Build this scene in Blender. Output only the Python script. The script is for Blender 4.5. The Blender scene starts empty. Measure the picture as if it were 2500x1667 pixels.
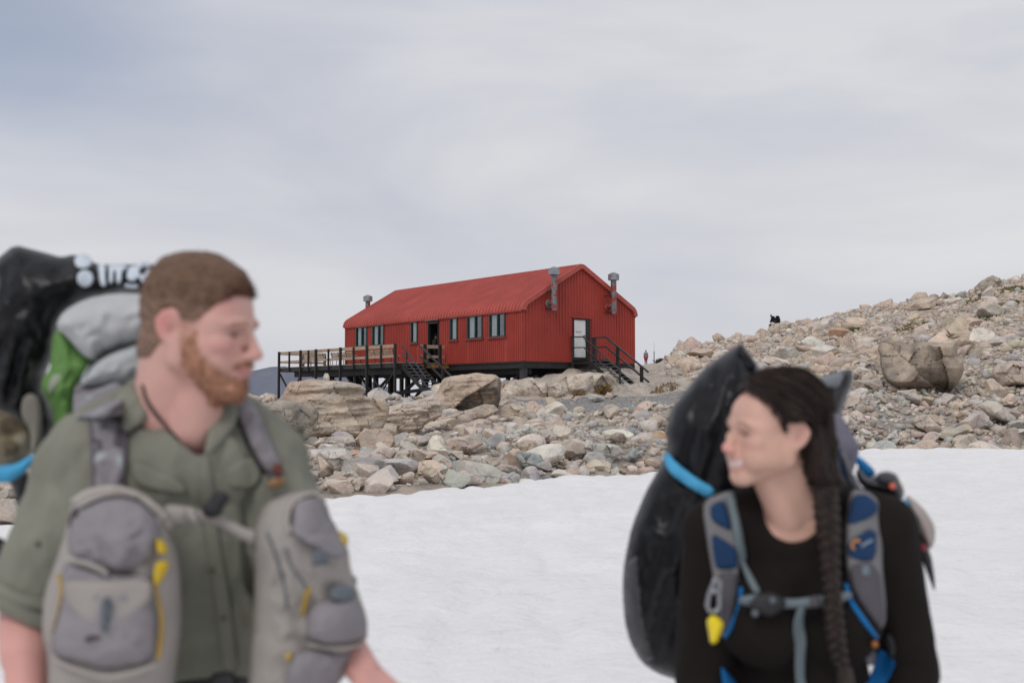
import bpy, bmesh, math, random
import numpy as np
from mathutils import Vector, Matrix, Euler
from mathutils.bvhtree import BVHTree
from mathutils.geometry import delaunay_2d_cdt

scene = bpy.context.scene
COL = scene.collection
R = math.radians
QUICK = False
random.seed(11)
RNG = np.random.default_rng(11)

# ------------------------------------------------------------------ camera
F = 2500 * 40 / 36.0
PITCH = 0.0485
CAMZ = 1.58
cp, sp = math.cos(PITCH), math.sin(PITCH)
cam_d = bpy.data.cameras.new('camera'); cam = bpy.data.objects.new('camera', cam_d); COL.objects.link(cam)
cam.location = (0, 0, CAMZ); cam.rotation_euler = (math.pi / 2 + PITCH, 0, 0)
cam_d.lens = 40; cam_d.sensor_width = 36; cam_d.clip_start = 0.1; cam_d.clip_end = 30000
cam_d.dof.use_dof = True; cam_d.dof.focus_distance = 58; cam_d.dof.aperture_fstop = 3.3
scene.camera = cam
scene.view_settings.view_transform = 'Standard'; scene.view_settings.look = 'None'
scene.view_settings.exposure = 0; scene.view_settings.gamma = 1
scene.cycles.max_bounces = 6; scene.cycles.diffuse_bounces = 3; scene.cycles.glossy_bounces = 3
scene.cycles.use_denoising = True

def P(px, py, Y):
    """the point that lies Y metres ahead of the photographer in the direction of a photo pixel (2500 x 1667)"""
    a = (px - 1250) / F; b = (833.5 - py) / F
    t = Y / (cp - b * sp)
    return Vector((a * t, Y, CAMZ + (sp + b * cp) * t))

def project(p):
    x, y, z = p[0], p[1], p[2] - CAMZ
    d = y * cp + z * sp; u = -y * sp + z * cp
    return 1250 + F * x / d, 833.5 - F * u / d

# ------------------------------------------------------------------ numpy noise
def _hash(ix, iy, iz, seed):
    h = (ix.astype(np.int64) * 374761393 + iy.astype(np.int64) * 668265263 + iz.astype(np.int64) * 2147483647 + seed * 974711) & 0xFFFFFFFF
    h = ((h ^ (h >> 13)) * 1274126177) & 0xFFFFFFFF
    h = (h ^ (h >> 16)) & 0xFFFFFFFF
    h = (h * 2246822519) & 0xFFFFFFFF
    h = h ^ (h >> 15)
    return (h & 0xFFFF) / 65535.0 * 2 - 1

def vnoise(p, seed=0):
    p = np.asarray(p, float); i = np.floor(p).astype(np.int64); f = p - i; f = f * f * f * (f * (f * 6 - 15) + 10)
    out = 0
    for dx in (0, 1):
        for dy in (0, 1):
            for dz in (0, 1):
                w = (f[:, 0] if dx else 1 - f[:, 0]) * (f[:, 1] if dy else 1 - f[:, 1]) * (f[:, 2] if dz else 1 - f[:, 2])
                out = out + w * _hash(i[:, 0] + dx, i[:, 1] + dy, i[:, 2] + dz, seed)
    return out

def fbm(p, oct=4, seed=0, gain=0.5):
    p = np.asarray(p, float); a = 1; s = 0; out = 0
    for k in range(oct):
        out = out + a * vnoise(p * (2 ** k) + 17.3 * k, seed + k); s += a; a *= gain
    return out / s

# ------------------------------------------------------------------ materials
def new_mat(name):
    m = bpy.data.materials.new(name); m.use_nodes = True
    nt = m.node_tree; b = nt.nodes['Principled BSDF']
    return m, nt, b

def N(nt, typ, **kw):
    n = nt.nodes.new(typ)
    for k, v in kw.items():
        if k.startswith('i_'):
            n.inputs[int(k[2:]) if k[2:].isdigit() else k[2:]].default_value = v
        else:
            setattr(n, k, v)
    return n

def ramp(nt, pts):
    r = nt.nodes.new('ShaderNodeValToRGB'); e = r.color_ramp.elements
    while len(e) < len(pts): e.new(0.5)
    for k, (pos, c) in enumerate(pts):
        e[k].position = pos; e[k].color = (c[0], c[1], c[2], 1) if not isinstance(c, (int, float)) else (c, c, c, 1)
    return r

def mixc(nt, a, b, fac, mode='MIX'):
    m = nt.nodes.new('ShaderNodeMix'); m.data_type = 'RGBA'; m.blend_type = mode; m.clamp_factor = True
    def put(s, v):
        if hasattr(v, 'is_output') or isinstance(v, bpy.types.NodeSocket): nt.links.new(v, s)
        else: s.default_value = v if isinstance(v, (int, float)) else (*v[:3], 1)
    put(m.inputs[0], fac); put(m.inputs[6], a); put(m.inputs[7], b)
    return m.outputs[2]

def simple(name, col, rough=0.6, var=0.15, scale=8.0, bump=0.1, bscale=60.0, metal=0.0, spec=0.5, stretch=None, dirt=None, sheen=0.0):
    """paint, cloth or metal with uneven tone and a fine bump"""
    m, nt, b = new_mat(name)
    tc = N(nt, 'ShaderNodeTexCoord'); src = tc.outputs['Object']
    if stretch:
        mp = N(nt, 'ShaderNodeMapping'); mp.inputs['Scale'].default_value = stretch
        nt.links.new(src, mp.inputs['Vector']); src = mp.outputs[0]
    n1 = N(nt, 'ShaderNodeTexNoise'); n1.inputs['Scale'].default_value = scale; n1.inputs['Detail'].default_value = 5
    nt.links.new(src, n1.inputs['Vector'])
    lo = [max(0, c * (1 - var)) for c in col]; hi = [min(1, c * (1 + var)) for c in col]
    r = ramp(nt, [(0.3, lo), (0.7, hi)]); nt.links.new(n1.outputs['Fac'], r.inputs[0])
    c = r.outputs[0]
    if dirt:
        n3 = N(nt, 'ShaderNodeTexNoise'); n3.inputs['Scale'].default_value = dirt[1]; n3.inputs['Detail'].default_value = 8
        nt.links.new(src, n3.inputs['Vector'])
        r3 = ramp(nt, [(dirt[2], 0), (dirt[2] + dirt[3], 1)]); nt.links.new(n3.outputs['Fac'], r3.inputs[0])
        c = mixc(nt, c, dirt[0], r3.outputs[0])
    nt.links.new(c, b.inputs['Base Color'])
    b.inputs['Roughness'].default_value = rough; b.inputs['Metallic'].default_value = metal
    b.inputs['Specular IOR Level'].default_value = spec
    if sheen: b.inputs['Sheen Weight'].default_value = sheen
    if bump:
        n2 = N(nt, 'ShaderNodeTexNoise'); n2.inputs['Scale'].default_value = bscale; n2.inputs['Detail'].default_value = 4
        nt.links.new(src, n2.inputs['Vector'])
        bp = N(nt, 'ShaderNodeBump'); bp.inputs['Strength'].default_value = bump; bp.inputs['Distance'].default_value = 0.02
        nt.links.new(n2.outputs['Fac'], bp.inputs['Height']); nt.links.new(bp.outputs[0], b.inputs['Normal'])
    return m

def rock_mat(name, source, scale=1.0, stain=0.5):
    """stone: the tint comes from the object colour or a vertex colour; veins, stains, lichen and grain are noise"""
    m, nt, b = new_mat(name)
    tc = N(nt, 'ShaderNodeTexCoord'); geo = N(nt, 'ShaderNodeNewGeometry')
    if source == 'OBJECT':
        oi = N(nt, 'ShaderNodeObjectInfo'); tint = oi.outputs['Color']
        rnd = N(nt, 'ShaderNodeVectorMath', operation='SCALE'); 
        comb = N(nt, 'ShaderNodeCombineXYZ'); 
        for k in range(3): nt.links.new(oi.outputs['Random'], comb.inputs[k])
        nt.links.new(comb.outputs[0], rnd.inputs[0]); rnd.inputs['Scale'].default_value = 90
        add = N(nt, 'ShaderNodeVectorMath', operation='ADD'); nt.links.new(geo.outputs['Position'], add.inputs[0]); nt.links.new(rnd.outputs[0], add.inputs[1])
        src = add.outputs[0]
    else:
        at = N(nt, 'ShaderNodeAttribute', attribute_name='Col'); tint = at.outputs['Color']; src = geo.outputs['Position']
    def noise(sc, det=6, rough=0.6, dist=0.0):
        n = N(nt, 'ShaderNodeTexNoise'); n.inputs['Scale'].default_value = sc * scale; n.inputs['Detail'].default_value = det
        n.inputs['Roughness'].default_value = rough; n.inputs['Distortion'].default_value = dist; nt.links.new(src, n.inputs['Vector']); return n
    n1 = noise(1.6, 7, 0.62)
    r1 = ramp(nt, [(0.28, (0.60, 0.60, 0.62)), (0.5, (1, 0.99, 0.97)), (0.72, (1.25, 1.2, 1.15))]); nt.links.new(n1.outputs['Fac'], r1.inputs[0])
    c = mixc(nt, tint, r1.outputs[0], 1.0, 'MULTIPLY')
    # warm iron patches and cool patches
    n2 = noise(0.9, 5, 0.6, 0.6)
    r2 = ramp(nt, [(0.54, 0), (0.74, 0.38)]); nt.links.new(n2.outputs['Fac'], r2.inputs[0])
    c = mixc(nt, c, (0.50, 0.36, 0.26), r2.outputs[0])
    n2b = noise(1.3, 5, 0.6, 0.3)
    r2b = ramp(nt, [(0.56, 0), (0.74, 0.40)]); nt.links.new(n2b.outputs['Fac'], r2b.inputs[0])
    c = mixc(nt, c, (0.36, 0.38, 0.38), r2b.outputs[0])
    # thin dark cracks
    mp = N(nt, 'ShaderNodeMapping'); mp.inputs['Scale'].default_value = (1.0, 1.0, 2.2); mp.inputs['Rotation'].default_value = (0.35, 0.25, 0.1)
    nw = noise(1.2, 4, 0.6)
    ad = N(nt, 'ShaderNodeMix'); ad.data_type = 'VECTOR'; ad.inputs[0].default_value = 0.35
    nt.links.new(src, ad.inputs[4]); nt.links.new(nw.outputs['Color'], ad.inputs[5])
    nt.links.new(ad.outputs[1], mp.inputs['Vector'])
    vo = N(nt, 'ShaderNodeTexVoronoi', feature='DISTANCE_TO_EDGE'); vo.inputs['Scale'].default_value = 1.9 * scale
    nt.links.new(mp.outputs[0], vo.inputs['Vector'])
    r3 = ramp(nt, [(0.0, 1), (0.022, 0)]); nt.links.new(vo.outputs['Distance'], r3.inputs[0])
    nb = noise(2.2, 3); rb = ramp(nt, [(0.42, 0), (0.62, 0.8)]); nt.links.new(nb.outputs['Fac'], rb.inputs[0])
    cr = N(nt, 'ShaderNodeMath', operation='MULTIPLY'); nt.links.new(r3.outputs[0], cr.inputs[0]); nt.links.new(rb.outputs[0], cr.inputs[1])
    c = mixc(nt, c, (0.10, 0.09, 0.08), cr.outputs[0])
    # dark lichen stains
    n4 = noise(3.5, 9, 0.7, 0.4); r4 = ramp(nt, [(0.62, 0), (0.72, stain)]); nt.links.new(n4.outputs['Fac'], r4.inputs[0])
    c = mixc(nt, c, (0.12, 0.11, 0.09), r4.outputs[0])
    n5 = noise(28, 4, 0.7); r5 = ramp(nt, [(0.3, 0.82), (0.7, 1.15)]); nt.links.new(n5.outputs['Fac'], r5.inputs[0])
    c = mixc(nt, c, r5.outputs[0], 1.0, 'MULTIPLY')
    nt.links.new(c, b.inputs['Base Color']); b.inputs['Roughness'].default_value = 0.88; b.inputs['Specular IOR Level'].default_value = 0.25
    nbp = noise(6, 10, 0.68)
    bp = N(nt, 'ShaderNodeBump'); bp.inputs['Strength'].default_value = 0.55; bp.inputs['Distance'].default_value = 0.06
    sb = N(nt, 'ShaderNodeMath', operation='SUBTRACT'); nt.links.new(nbp.outputs['Fac'], sb.inputs[0]); nt.links.new(cr.outputs[0], sb.inputs[1])
    nt.links.new(sb.outputs[0], bp.inputs['Height']); nt.links.new(bp.outputs[0], b.inputs['Normal'])
    return m

# ------------------------------------------------------------------ objects
def tag(o, label=None, cat=None, group=None, kind=None):
    if label: o['label'] = label
    if cat: o['category'] = cat
    if group: o['group'] = group
    if kind: o['kind'] = kind
    return o

def empty(name, loc, label, cat, group=None, rot=(0, 0, 0)):
    o = bpy.data.objects.new(name, None); COL.objects.link(o); o.location = loc; o.rotation_euler = rot
    o.empty_display_size = 0.2
    return tag(o, label, cat, group)

def wloc(o):
    p = Vector((0, 0, 0))
    while o is not None:
        p = p + o.location; o = o.parent
    return p

def mesh_obj(name, verts, faces, mat, parent=None, smooth=False, local=False, base=None, col=None):
    """one mesh object; the coordinates are world ones unless local"""
    V = np.asarray(verts, float).reshape(-1, 3)
    off = Vector((0, 0, 0))
    if not local:
        if parent is not None: off = wloc(parent)
        elif base is not None: off = Vector(base)
        V = V - np.array(off)
    me = bpy.data.meshes.new(name); me.from_pydata(V.tolist(), [], [list(map(int, f)) for f in faces] if not isinstance(faces, np.ndarray) else faces.tolist())
    me.update()
    if smooth: me.polygons.foreach_set('use_smooth', [True] * len(me.polygons))
    if mat is not None: me.materials.append(mat)
    if col is not None:
        ca = me.color_attributes.new('Col', 'FLOAT_COLOR', 'POINT')
        cc = np.ones((len(V), 4)); cc[:, :3] = col; ca.data.foreach_set('color', cc.ravel())
    o = bpy.data.objects.new(name, me); COL.objects.link(o)
    if parent is not None: o.parent = parent
    elif base is not None and not local: o.location = base
    return o

class MB:
    """collects shapes for one mesh"""
    def __init__(s): s.v = []; s.f = []
    def add(s, verts, faces):
        n = len(s.v); s.v += [tuple(v) for v in verts]; s.f += [[i + n for i in f] for f in faces]; return s
    def box(s, c, size, X=(1, 0, 0), Y=(0, 1, 0), Z=(0, 0, 1)):
        c = Vector(c); X = Vector(X).normalized() * size[0] / 2; Y = Vector(Y).normalized() * size[1] / 2; Z = Vector(Z).normalized() * size[2] / 2
        vs = [c + X * i + Y * j + Z * k for i in (-1, 1) for j in (-1, 1) for k in (-1, 1)]
        fs = [[0, 1, 3, 2], [4, 6, 7, 5], [0, 4, 5, 1], [2, 3, 7, 6], [0, 2, 6, 4], [1, 5, 7, 3]]
        return s.add(vs, fs)
    def bar(s, a, b, w, h, up=(0, 0, 1)):
        a = Vector(a); b = Vector(b); d = (b - a); L = d.length; d.normalize()
        u = Vector(up)
        if abs(u.normalized().dot(d)) > 0.98: u = Vector((0, 1, 0.01))
        x = d.cross(u).normalized(); z = x.cross(d).normalized()
        return s.box((a + b) / 2, (w, L, h), x, d, z)
    def tube(s, pts, r, n=10, cap=True, closed=False):
        pts = [Vector(p) for p in pts]; rs = r if isinstance(r, (list, tuple)) else [r] * len(pts)
        ref = None; rings = []
        m = len(pts)
        for i, p in enumerate(pts):
            if closed: d = pts[(i + 1) % m] - pts[i - 1]
            else: d = pts[min(i + 1, m - 1)] - pts[max(i - 1, 0)]
            d.normalize()
            if ref is None: ref = d.orthogonal().normalized()
            x = (ref - d * ref.dot(d)).normalized(); ref = x; y = d.cross(x)
            rings.append([p + (x * math.cos(2 * math.pi * k / n) + y * math.sin(2 * math.pi * k / n)) * rs[i] for k in range(n)])
        vs = [v for ring in rings for v in ring]; fs = []
        for i in range(m if closed else m - 1):
            j = (i + 1) % m
            for k in range(n): fs.append([i * n + k, i * n + (k + 1) % n, j * n + (k + 1) % n, j * n + k])
        if cap and not closed: fs += [list(range(n))[::-1], [(m - 1) * n + k for k in range(n)]]
        return s.add(vs, fs)
    def lathe(s, base, axis, prof, n=24):
        """prof: (height along axis, radius)"""
        base = Vector(base); axis = Vector(axis).normalized(); x = axis.orthogonal().normalized(); y = axis.cross(x)
        vs = []; fs = []
        for h, r in prof:
            for k in range(n):
                t = 2 * math.pi * k / n; vs.append(base + axis * h + (x * math.cos(t) + y * math.sin(t)) * r)
        for i in range(len(prof) - 1):
            for k in range(n): fs.append([i * n + k, i * n + (k + 1) % n, (i + 1) * n + (k + 1) % n, (i + 1) * n + k])
        fs += [list(range(n))[::-1], [(len(prof) - 1) * n + k for k in range(n)]]
        return s.add(vs, fs)
    def ell(s, c, r, rot=None, seg=20, rings=12):
        c = Vector(c); M = Matrix.Identity(3) if rot is None else rot.to_matrix() if isinstance(rot, Euler) else rot.to_3x3()
        vs = [c + M @ Vector((0, 0, -r[2]))]; fs = []
        for i in range(1, rings):
            ph = -math.pi / 2 + math.pi * i / rings
            for k in range(seg):
                t = 2 * math.pi * k / seg
                vs.append(c + M @ Vector((r[0] * math.cos(ph) * math.cos(t), r[1] * math.cos(ph) * math.sin(t), r[2] * math.sin(ph))))
        vs.append(c + M @ Vector((0, 0, r[2])))
        for k in range(seg):
            fs.append([0, 1 + (k + 1) % seg, 1 + k]); 
            for i in range(rings - 2):
                a = 1 + i * seg; fs.append([a + k, a + (k + 1) % seg, a + seg + (k + 1) % seg, a + seg + k])
            a = 1 + (rings - 2) * seg; fs.append([a + k, a + (k + 1) % seg, len(vs) - 1])
        return s.add(vs, fs)
    def capsule(s, a, b, ra, rb, n=16):
        a = Vector(a); b = Vector(b); d = (b - a).normalized(); L = (b - a).length
        prof = []
        for i in range(0, 6): t = i / 5 * math.pi / 2; prof.append((-ra * math.cos(t), max(1e-4, ra * math.sin(t))))
        for i in range(0, 6): t = i / 5 * math.pi / 2; prof.append((L + rb * math.sin(t), max(1e-4, rb * math.cos(t))))
        return s.lathe(a, d, prof, n)
    def obj(s, name, mat, parent=None, smooth=False, local=False, base=None, bevel=0):
        o = mesh_obj(name, s.v, s.f, mat, parent, smooth, local, base)
        if bevel:
            m = o.modifiers.new('bevel', 'BEVEL'); m.width = bevel; m.segments = 2; m.limit_method = 'ANGLE'
        return o

def copy_tree(o, parent=None):
    c = o.copy(); COL.objects.link(c)
    if parent is not None: c.parent = parent
    for ch in list(o.children): copy_tree(ch, c)
    return c

# ------------------------------------------------------------------ sky and light
SUN_EL, SUN_AZ = R(48), R(205)      # azimuth clockwise from +Y: behind the photographer, to the left
w = bpy.data.worlds.new('World'); scene.world = w; w.use_nodes = True
nt = w.node_tree; nt.nodes.clear()
out = N(nt, 'ShaderNodeOutputWorld'); tc = N(nt, 'ShaderNodeTexCoord')
sky = N(nt, 'ShaderNodeTexSky', sky_type='NISHITA', sun_disc=False); sky.sun_elevation = SUN_EL; sky.sun_rotation = SUN_AZ
sky.altitude = 1800
bg1 = N(nt, 'ShaderNodeBackground'); bg1.inputs['Strength'].default_value = 0.10; nt.links.new(sky.outputs[0], bg1.inputs[0])
sepx = N(nt, 'ShaderNodeSeparateXYZ'); nt.links.new(tc.outputs['Generated'], sepx.inputs[0])
mp = N(nt, 'ShaderNodeMapping'); mp.inputs['Scale'].default_value = (1.0, 1.0, 3.4); mp.inputs['Location'].default_value = (0.3, 0.2, 0.35); mp.inputs['Rotation'].default_value = (0, 0.12, 0)
nt.links.new(tc.outputs['Generated'], mp.inputs[0])
n1 = N(nt, 'ShaderNodeTexNoise'); n1.inputs['Scale'].default_value = 2.3; n1.inputs['Detail'].default_value = 7; n1.inputs['Roughness'].default_value = 0.5; n1.inputs['Distortion'].default_value = 0.3
nt.links.new(mp.outputs[0], n1.inputs[0])
rc = ramp(nt, [(0.32, (0.485, 0.515, 0.605)), (0.5, (0.61, 0.625, 0.68)), (0.66, (0.75, 0.75, 0.765))]); nt.links.new(n1.outputs['Fac'], rc.inputs[0])
# paler, warmer towards the horizon
rz = ramp(nt, [(0.02, 1), (0.30, 0)]); nt.links.new(sepx.outputs['Z'], rz.inputs[0])
rzs = N(nt, 'ShaderNodeMath', operation='MULTIPLY'); nt.links.new(rz.outputs[0], rzs.inputs[0]); rzs.inputs[1].default_value = 0.55
cc = mixc(nt, rc.outputs[0], (0.715, 0.718, 0.735), rzs.outputs[0])
# lilac-grey band low over the far hills
rl = ramp(nt, [(-0.0 + 0.0, 1), (0.09, 0)]); nt.links.new(sepx.outputs['Z'], rl.inputs[0])
rls = N(nt, 'ShaderNodeMath', operation='MULTIPLY'); nt.links.new(rl.outputs[0], rls.inputs[0]); rls.inputs[1].default_value = 0.85
cc = mixc(nt, cc, (0.565, 0.575, 0.63), rls.outputs[0])
rt = ramp(nt, [(0.17, 0), (0.34, 0.38), (0.6, 0.0)]); nt.links.new(sepx.outputs['Z'], rt.inputs[0]); cc = mixc(nt, cc, (0.515, 0.545, 0.63), rt.outputs[0])
bg2 = N(nt, 'ShaderNodeBackground'); bg2.inputs['Strength'].default_value = 1.0; nt.links.new(cc, bg2.inputs[0])
# a thin place in the cloud up on the left where the blue shows through
dp = N(nt, 'ShaderNodeVectorMath', operation='DOT_PRODUCT'); nt.links.new(tc.outputs['Generated'], dp.inputs[0])
bd = Vector((-0.52, 0.86, 0.285)).normalized(); dp.inputs[1].default_value = bd
rb = ramp(nt, [(0.962, 0), (0.997, 1)]); nt.links.new(dp.outputs['Value'], rb.inputs[0])
n2 = N(nt, 'ShaderNodeTexNoise'); n2.inputs['Scale'].default_value = 2.6; n2.inputs['Detail'].default_value = 5
mp2 = N(nt, 'ShaderNodeMapping'); mp2.inputs['Scale'].default_value = (1, 1, 3.0); mp2.inputs['Location'].default_value = (0.1, 0.0, 1.7); nt.links.new(tc.outputs['Generated'], mp2.inputs[0]); nt.links.new(mp2.outputs[0], n2.inputs[0])
r2 = ramp(nt, [(0.34, 0), (0.6, 1)]); nt.links.new(n2.outputs['Fac'], r2.inputs[0])
ml = N(nt, 'ShaderNodeMath', operation='MULTIPLY'); nt.links.new(rb.outputs[0], ml.inputs[0]); nt.links.new(r2.outputs[0], ml.inputs[1])
rh = ramp(nt, [(0.15, 0), (0.27, 1)]); nt.links.new(sepx.outputs['Z'], rh.inputs[0]); mlh = N(nt, 'ShaderNodeMath', operation='MULTIPLY'); nt.links.new(ml.outputs[0], mlh.inputs[0]); nt.links.new(rh.outputs[0], mlh.inputs[1])
ml2 = N(nt, 'ShaderNodeMath', operation='MULTIPLY'); nt.links.new(mlh.outputs[0], ml2.inputs[0]); ml2.inputs[1].default_value = 0.5
mx = N(nt, 'ShaderNodeMixShader'); nt.links.new(ml2.outputs[0], mx.inputs[0]); nt.links.new(bg2.outputs[0], mx.inputs[1]); nt.links.new(bg1.outputs[0], mx.inputs[2])
nt.links.new(mx.outputs[0], out.inputs[0])
sd = bpy.data.lights.new('sun', 'SUN'); sd.energy = 1.0; sd.angle = R(18); sd.color = (1, 0.96, 0.91)
sun = bpy.data.objects.new('sun', sd); COL.objects.link(sun)
sdir = Vector((math.sin(SUN_AZ) * math.cos(SUN_EL), math.cos(SUN_AZ) * math.cos(SUN_EL), math.sin(SUN_EL)))
sun.rotation_euler = sdir.to_track_quat('Z', 'Y').to_euler(); sun.location = (0, 0, 30)

# ------------------------------------------------------------------ the lie of the land
# per photo column: (distance ahead, photo row) down the line of sight
COLS = {
    -1500: [(11, 1345), (18, 1240), (30, 1120), (60, 1080), (90, 1060)],
    -300: [(12.9, 1302), (20, 1185), (33, 1075), (48, 1030), (60, 1035)],
    0: [(14.2, 1275), (20, 1175), (32, 1070), (45, 1015), (55, 1020)],
    400: [(16.2, 1238), (21, 1160), (32, 1060), (42, 1000), (50, 1010)],
    640: [(17.8, 1213), (22, 1145), (30, 1072), (36, 1015), (41, 990), (47, 1005)],
    850: [(18.7, 1203), (23, 1140), (31, 1068), (38, 1010), (43, 985), (48, 1000)],
    1000: [(19.4, 1194), (24, 1125), (33, 1055), (42, 1000), (49, 975), (55, 985)],
    1150: [(20.9, 1181), (26, 1110), (35, 1045), (45, 995), (55, 950), (60, 935), (66, 950)],
    1280: [(22.1, 1167), (28, 1095), (37, 1040), (45, 1007), (55, 985), (57.5, 968), (60, 932), (63, 922), (68, 950)],
    1400: [(23.4, 1157), (29, 1092), (37, 1045), (45, 1012), (56, 984), (58.2, 965), (60, 930), (62, 904), (68, 895), (76, 900)],
    1560: [(24.9, 1147), (30, 1085), (37, 1040), (45, 1006), (54, 982), (57.5, 967), (60, 945), (64, 912), (72, 893), (95, 890.5), (120, 890), (150, 890)],
    1602: [(25.4, 1144), (30.5, 1083), (38, 1036), (46, 1000), (55, 977), (58.5, 962), (61, 940), (65, 905), (74, 889), (95, 884), (120, 886), (150, 888)],
    1680: [(26.5, 1139), (32, 1075), (40, 1025), (48, 990), (57, 965), (62, 925), (70, 893), (84, 853), (92, 853), (110, 870)],
    1800: [(28.5, 1128), (34, 1065), (42, 1010), (52, 965), (62, 925), (75, 885), (90, 850), (102, 828), (112, 840)],
    1960: [(32, 1112), (37, 1060), (44, 995), (54, 950), (66, 910), (80, 860), (98, 810), (118, 784), (128, 800)],
    2130: [(35.5, 1098), (39, 1050), (44, 985), (50, 945), (62, 895), (78, 840), (95, 780), (105, 752), (118, 770)],
    2300: [(37.5, 1092), (41, 1045), (46, 980), (51, 930), (62, 870), (75, 815), (90, 755), (100, 726), (112, 745)],
    2500: [(37.5, 1096), (41, 1050), (46, 985), (52, 915), (62, 845), (74, 775), (88, 705), (95, 684), (106, 705)],
    3000: [(40, 1092), (46, 1010), (60, 850), (80, 690), (95, 610), (110, 620)],
    4200: [(44, 1090), (60, 900), (80, 760), (110, 640), (140, 650)],
}
CU = []; CT = []
for px in sorted(COLS):
    pts = [(Y, P(px, py, Y).z) for Y, py in COLS[px]]
    Y0 = pts[0][0]; z0 = pts[0][1]
    YL, zL = pts[-1]
    pts = [(Y0 - 6, z0 - 0.9), (Y0 - 1.2, z0 - 0.16), (Y0, z0 - 0.02)] + pts[1:] + [(YL + 12, zL - 5), (YL + 60, zL - 50), (YL + 400, zL - 260)]
    CU.append((px - 1250) / F); CT.append(pts)
CU = np.array(CU)

def land(x, y):
    x = np.asarray(x, float); y = np.asarray(y, float); shp = x.shape; x = x.ravel(); y = y.ravel()
    u = np.clip(x / np.maximum(y, 1), CU[0], CU[-1] - 1e-9)
    Z = np.stack([np.interp(y, [p[0] for p in c], [p[1] for p in c]) for c in CT])
    k = np.clip(np.searchsorted(CU, u, side='right') - 1, 0, len(CU) - 2)
    t = (u - CU[k]) / (CU[k + 1] - CU[k]); t = t * t * (3 - 2 * t)
    i = np.arange(len(u))
    z = Z[k, i] * (1 - t) + Z[k + 1, i] * t
    return z.reshape(shp)

def land1(x, y): return float(land(np.array([x]), np.array([y]))[0])

# the snow's far edge
EDGE_PX = [(-2600, 1420), (-1500, 1345), (-300, 1302), (0, 1276), (300, 1246), (740, 1205), (870, 1203), (950, 1198), (1084, 1186), (1150, 1181), (1218, 1177), (1296, 1164), (1350, 1163), (1460, 1153),
           (1604, 1145), (1800, 1127), (1960, 1111), (2098, 1097), (2247, 1087), (2351, 1092), (2500, 1096), (3000, 1092), (4200, 1090)]
APEX = 9.0
EW = []
for px, py in EDGE_PX:
    a = (px - 1250) / F; b = (833.5 - py) / F
    t = -CAMZ / (sp + b * cp); EW.append((a * t, (cp - b * sp) * t))
EUQ = np.array([x / (y + APEX) for x, y in EW]); EY = np.array([y for x, y in EW])
def snow_edge(uq):
    s = np.interp(uq, EUQ, EY)
    q = np.stack([uq * 55, uq * 0, uq * 0], -1)
    return s * (1 + 0.012 * fbm(q, 4, 5)) 
# ------------------------------------------------------------------ ground, snow, gravel
M_ground = rock_mat('bedrock', 'VERT', 0.8, 0.35)
M_rock = rock_mat('stone', 'OBJECT', 1.0, 0.45)
M_scree = rock_mat('small_stone', 'VERT', 1.0, 0.35)

TAN = np.array((0.61, 0.52, 0.435)); GREY = np.array((0.53, 0.515, 0.495)); PINK = np.array((0.62, 0.50, 0.42)); GREEN = np.array((0.32, 0.35, 0.34)); PALE = np.array((0.69, 0.635, 0.575)); RUST = np.array((0.54, 0.37, 0.25))

def pxof(x, y): return 1250 + F * np.asarray(x) / np.asarray(y)

def gravel_mask(x, y):
    """1 on the grey gravel flat before the hut"""
    px = pxof(x, y); q = np.stack([np.asarray(x) * 0.45, np.asarray(y) * 0.25, np.asarray(x) * 0], -1).reshape(-1, 3)
    n = fbm(q, 4, 3).reshape(np.shape(x))
    lo = np.interp(px, [1180, 1280, 1400, 1560, 1700, 1760], [55, 50, 47, 46, 48, 60]) + n * 2.0
    hi = np.interp(px, [1180, 1280, 1400, 1560, 1700, 1760], [56, 56.0, 57.2, 57.5, 58, 60]) + n * 0.6
    m = np.clip((y - lo) / 0.8 + 0.5, 0, 1) * np.clip((hi - y) / 0.6 + 0.5, 0, 1)
    return m

nu, ny = 420, 460
us = np.concatenate([np.linspace(CU[0], -0.5, 30)[:-1], np.linspace(-0.5, 0.5, nu), np.linspace(0.5, CU[-1], 40)[1:]])
ys = np.concatenate([np.geomspace(7, 130, ny), np.geomspace(133, 900, 40)])
U, Yg = np.meshgrid(us, ys); Xg = U * Yg
Zg = land(Xg, Yg)
q = np.stack([Xg, Yg, Zg], -1).reshape(-1, 3)
px = pxof(Xg, Yg)
rough = np.clip((Yg - 16) / 10, 0.1, 1) * (1 - 0.95 * gravel_mask(Xg, Yg))
out_m = np.clip((px - 1180) / 60, 0, 1) * np.clip((1850 - px) / 80, 0, 1) * np.clip((Yg - 57) / 2, 0, 1)   # bedrock under and beside the hut
d = fbm(q * 0.35, 5, 21).reshape(Zg.shape) * 0.45 + fbm(q * 1.7, 4, 22).reshape(Zg.shape) * 0.14
rid = -np.abs(fbm(q * np.array([0.42, 0.42, 0.9]), 4, 25).reshape(Zg.shape)) * 1.1
Zg2 = Zg + rough * (d + out_m * (rid + 0.25) * 0.9)
gap = np.exp(-((px - 1582) / 34) ** 2) * np.clip((Yg - 60) / 2, 0, 1); Zg2 = Zg + (Zg2 - Zg) * (1 - 0.85 * gap) - 0.22 * gap; Zg2 = np.where(Yg > 125, Zg, Zg2); far_flat = np.clip((Yg - 80) / 10, 0, 1) * np.clip((1640 - px) / 30, 0, 1); Zg2 = Zg2 * (1 - far_flat) + (Zg - 0.05) * far_flat
nn = fbm(q * 0.25, 4, 31).reshape(-1); n2 = fbm(q * 1.1, 3, 32).reshape(-1)
colr = TAN[None] * (0.80 + 0.18 * n2)[:, None] + np.clip(nn, -0.5, 0.5)[:, None] * (PINK - GREY)[None] * 0.6; colr = colr * 0.72 + GREY[None] * 0.22
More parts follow.
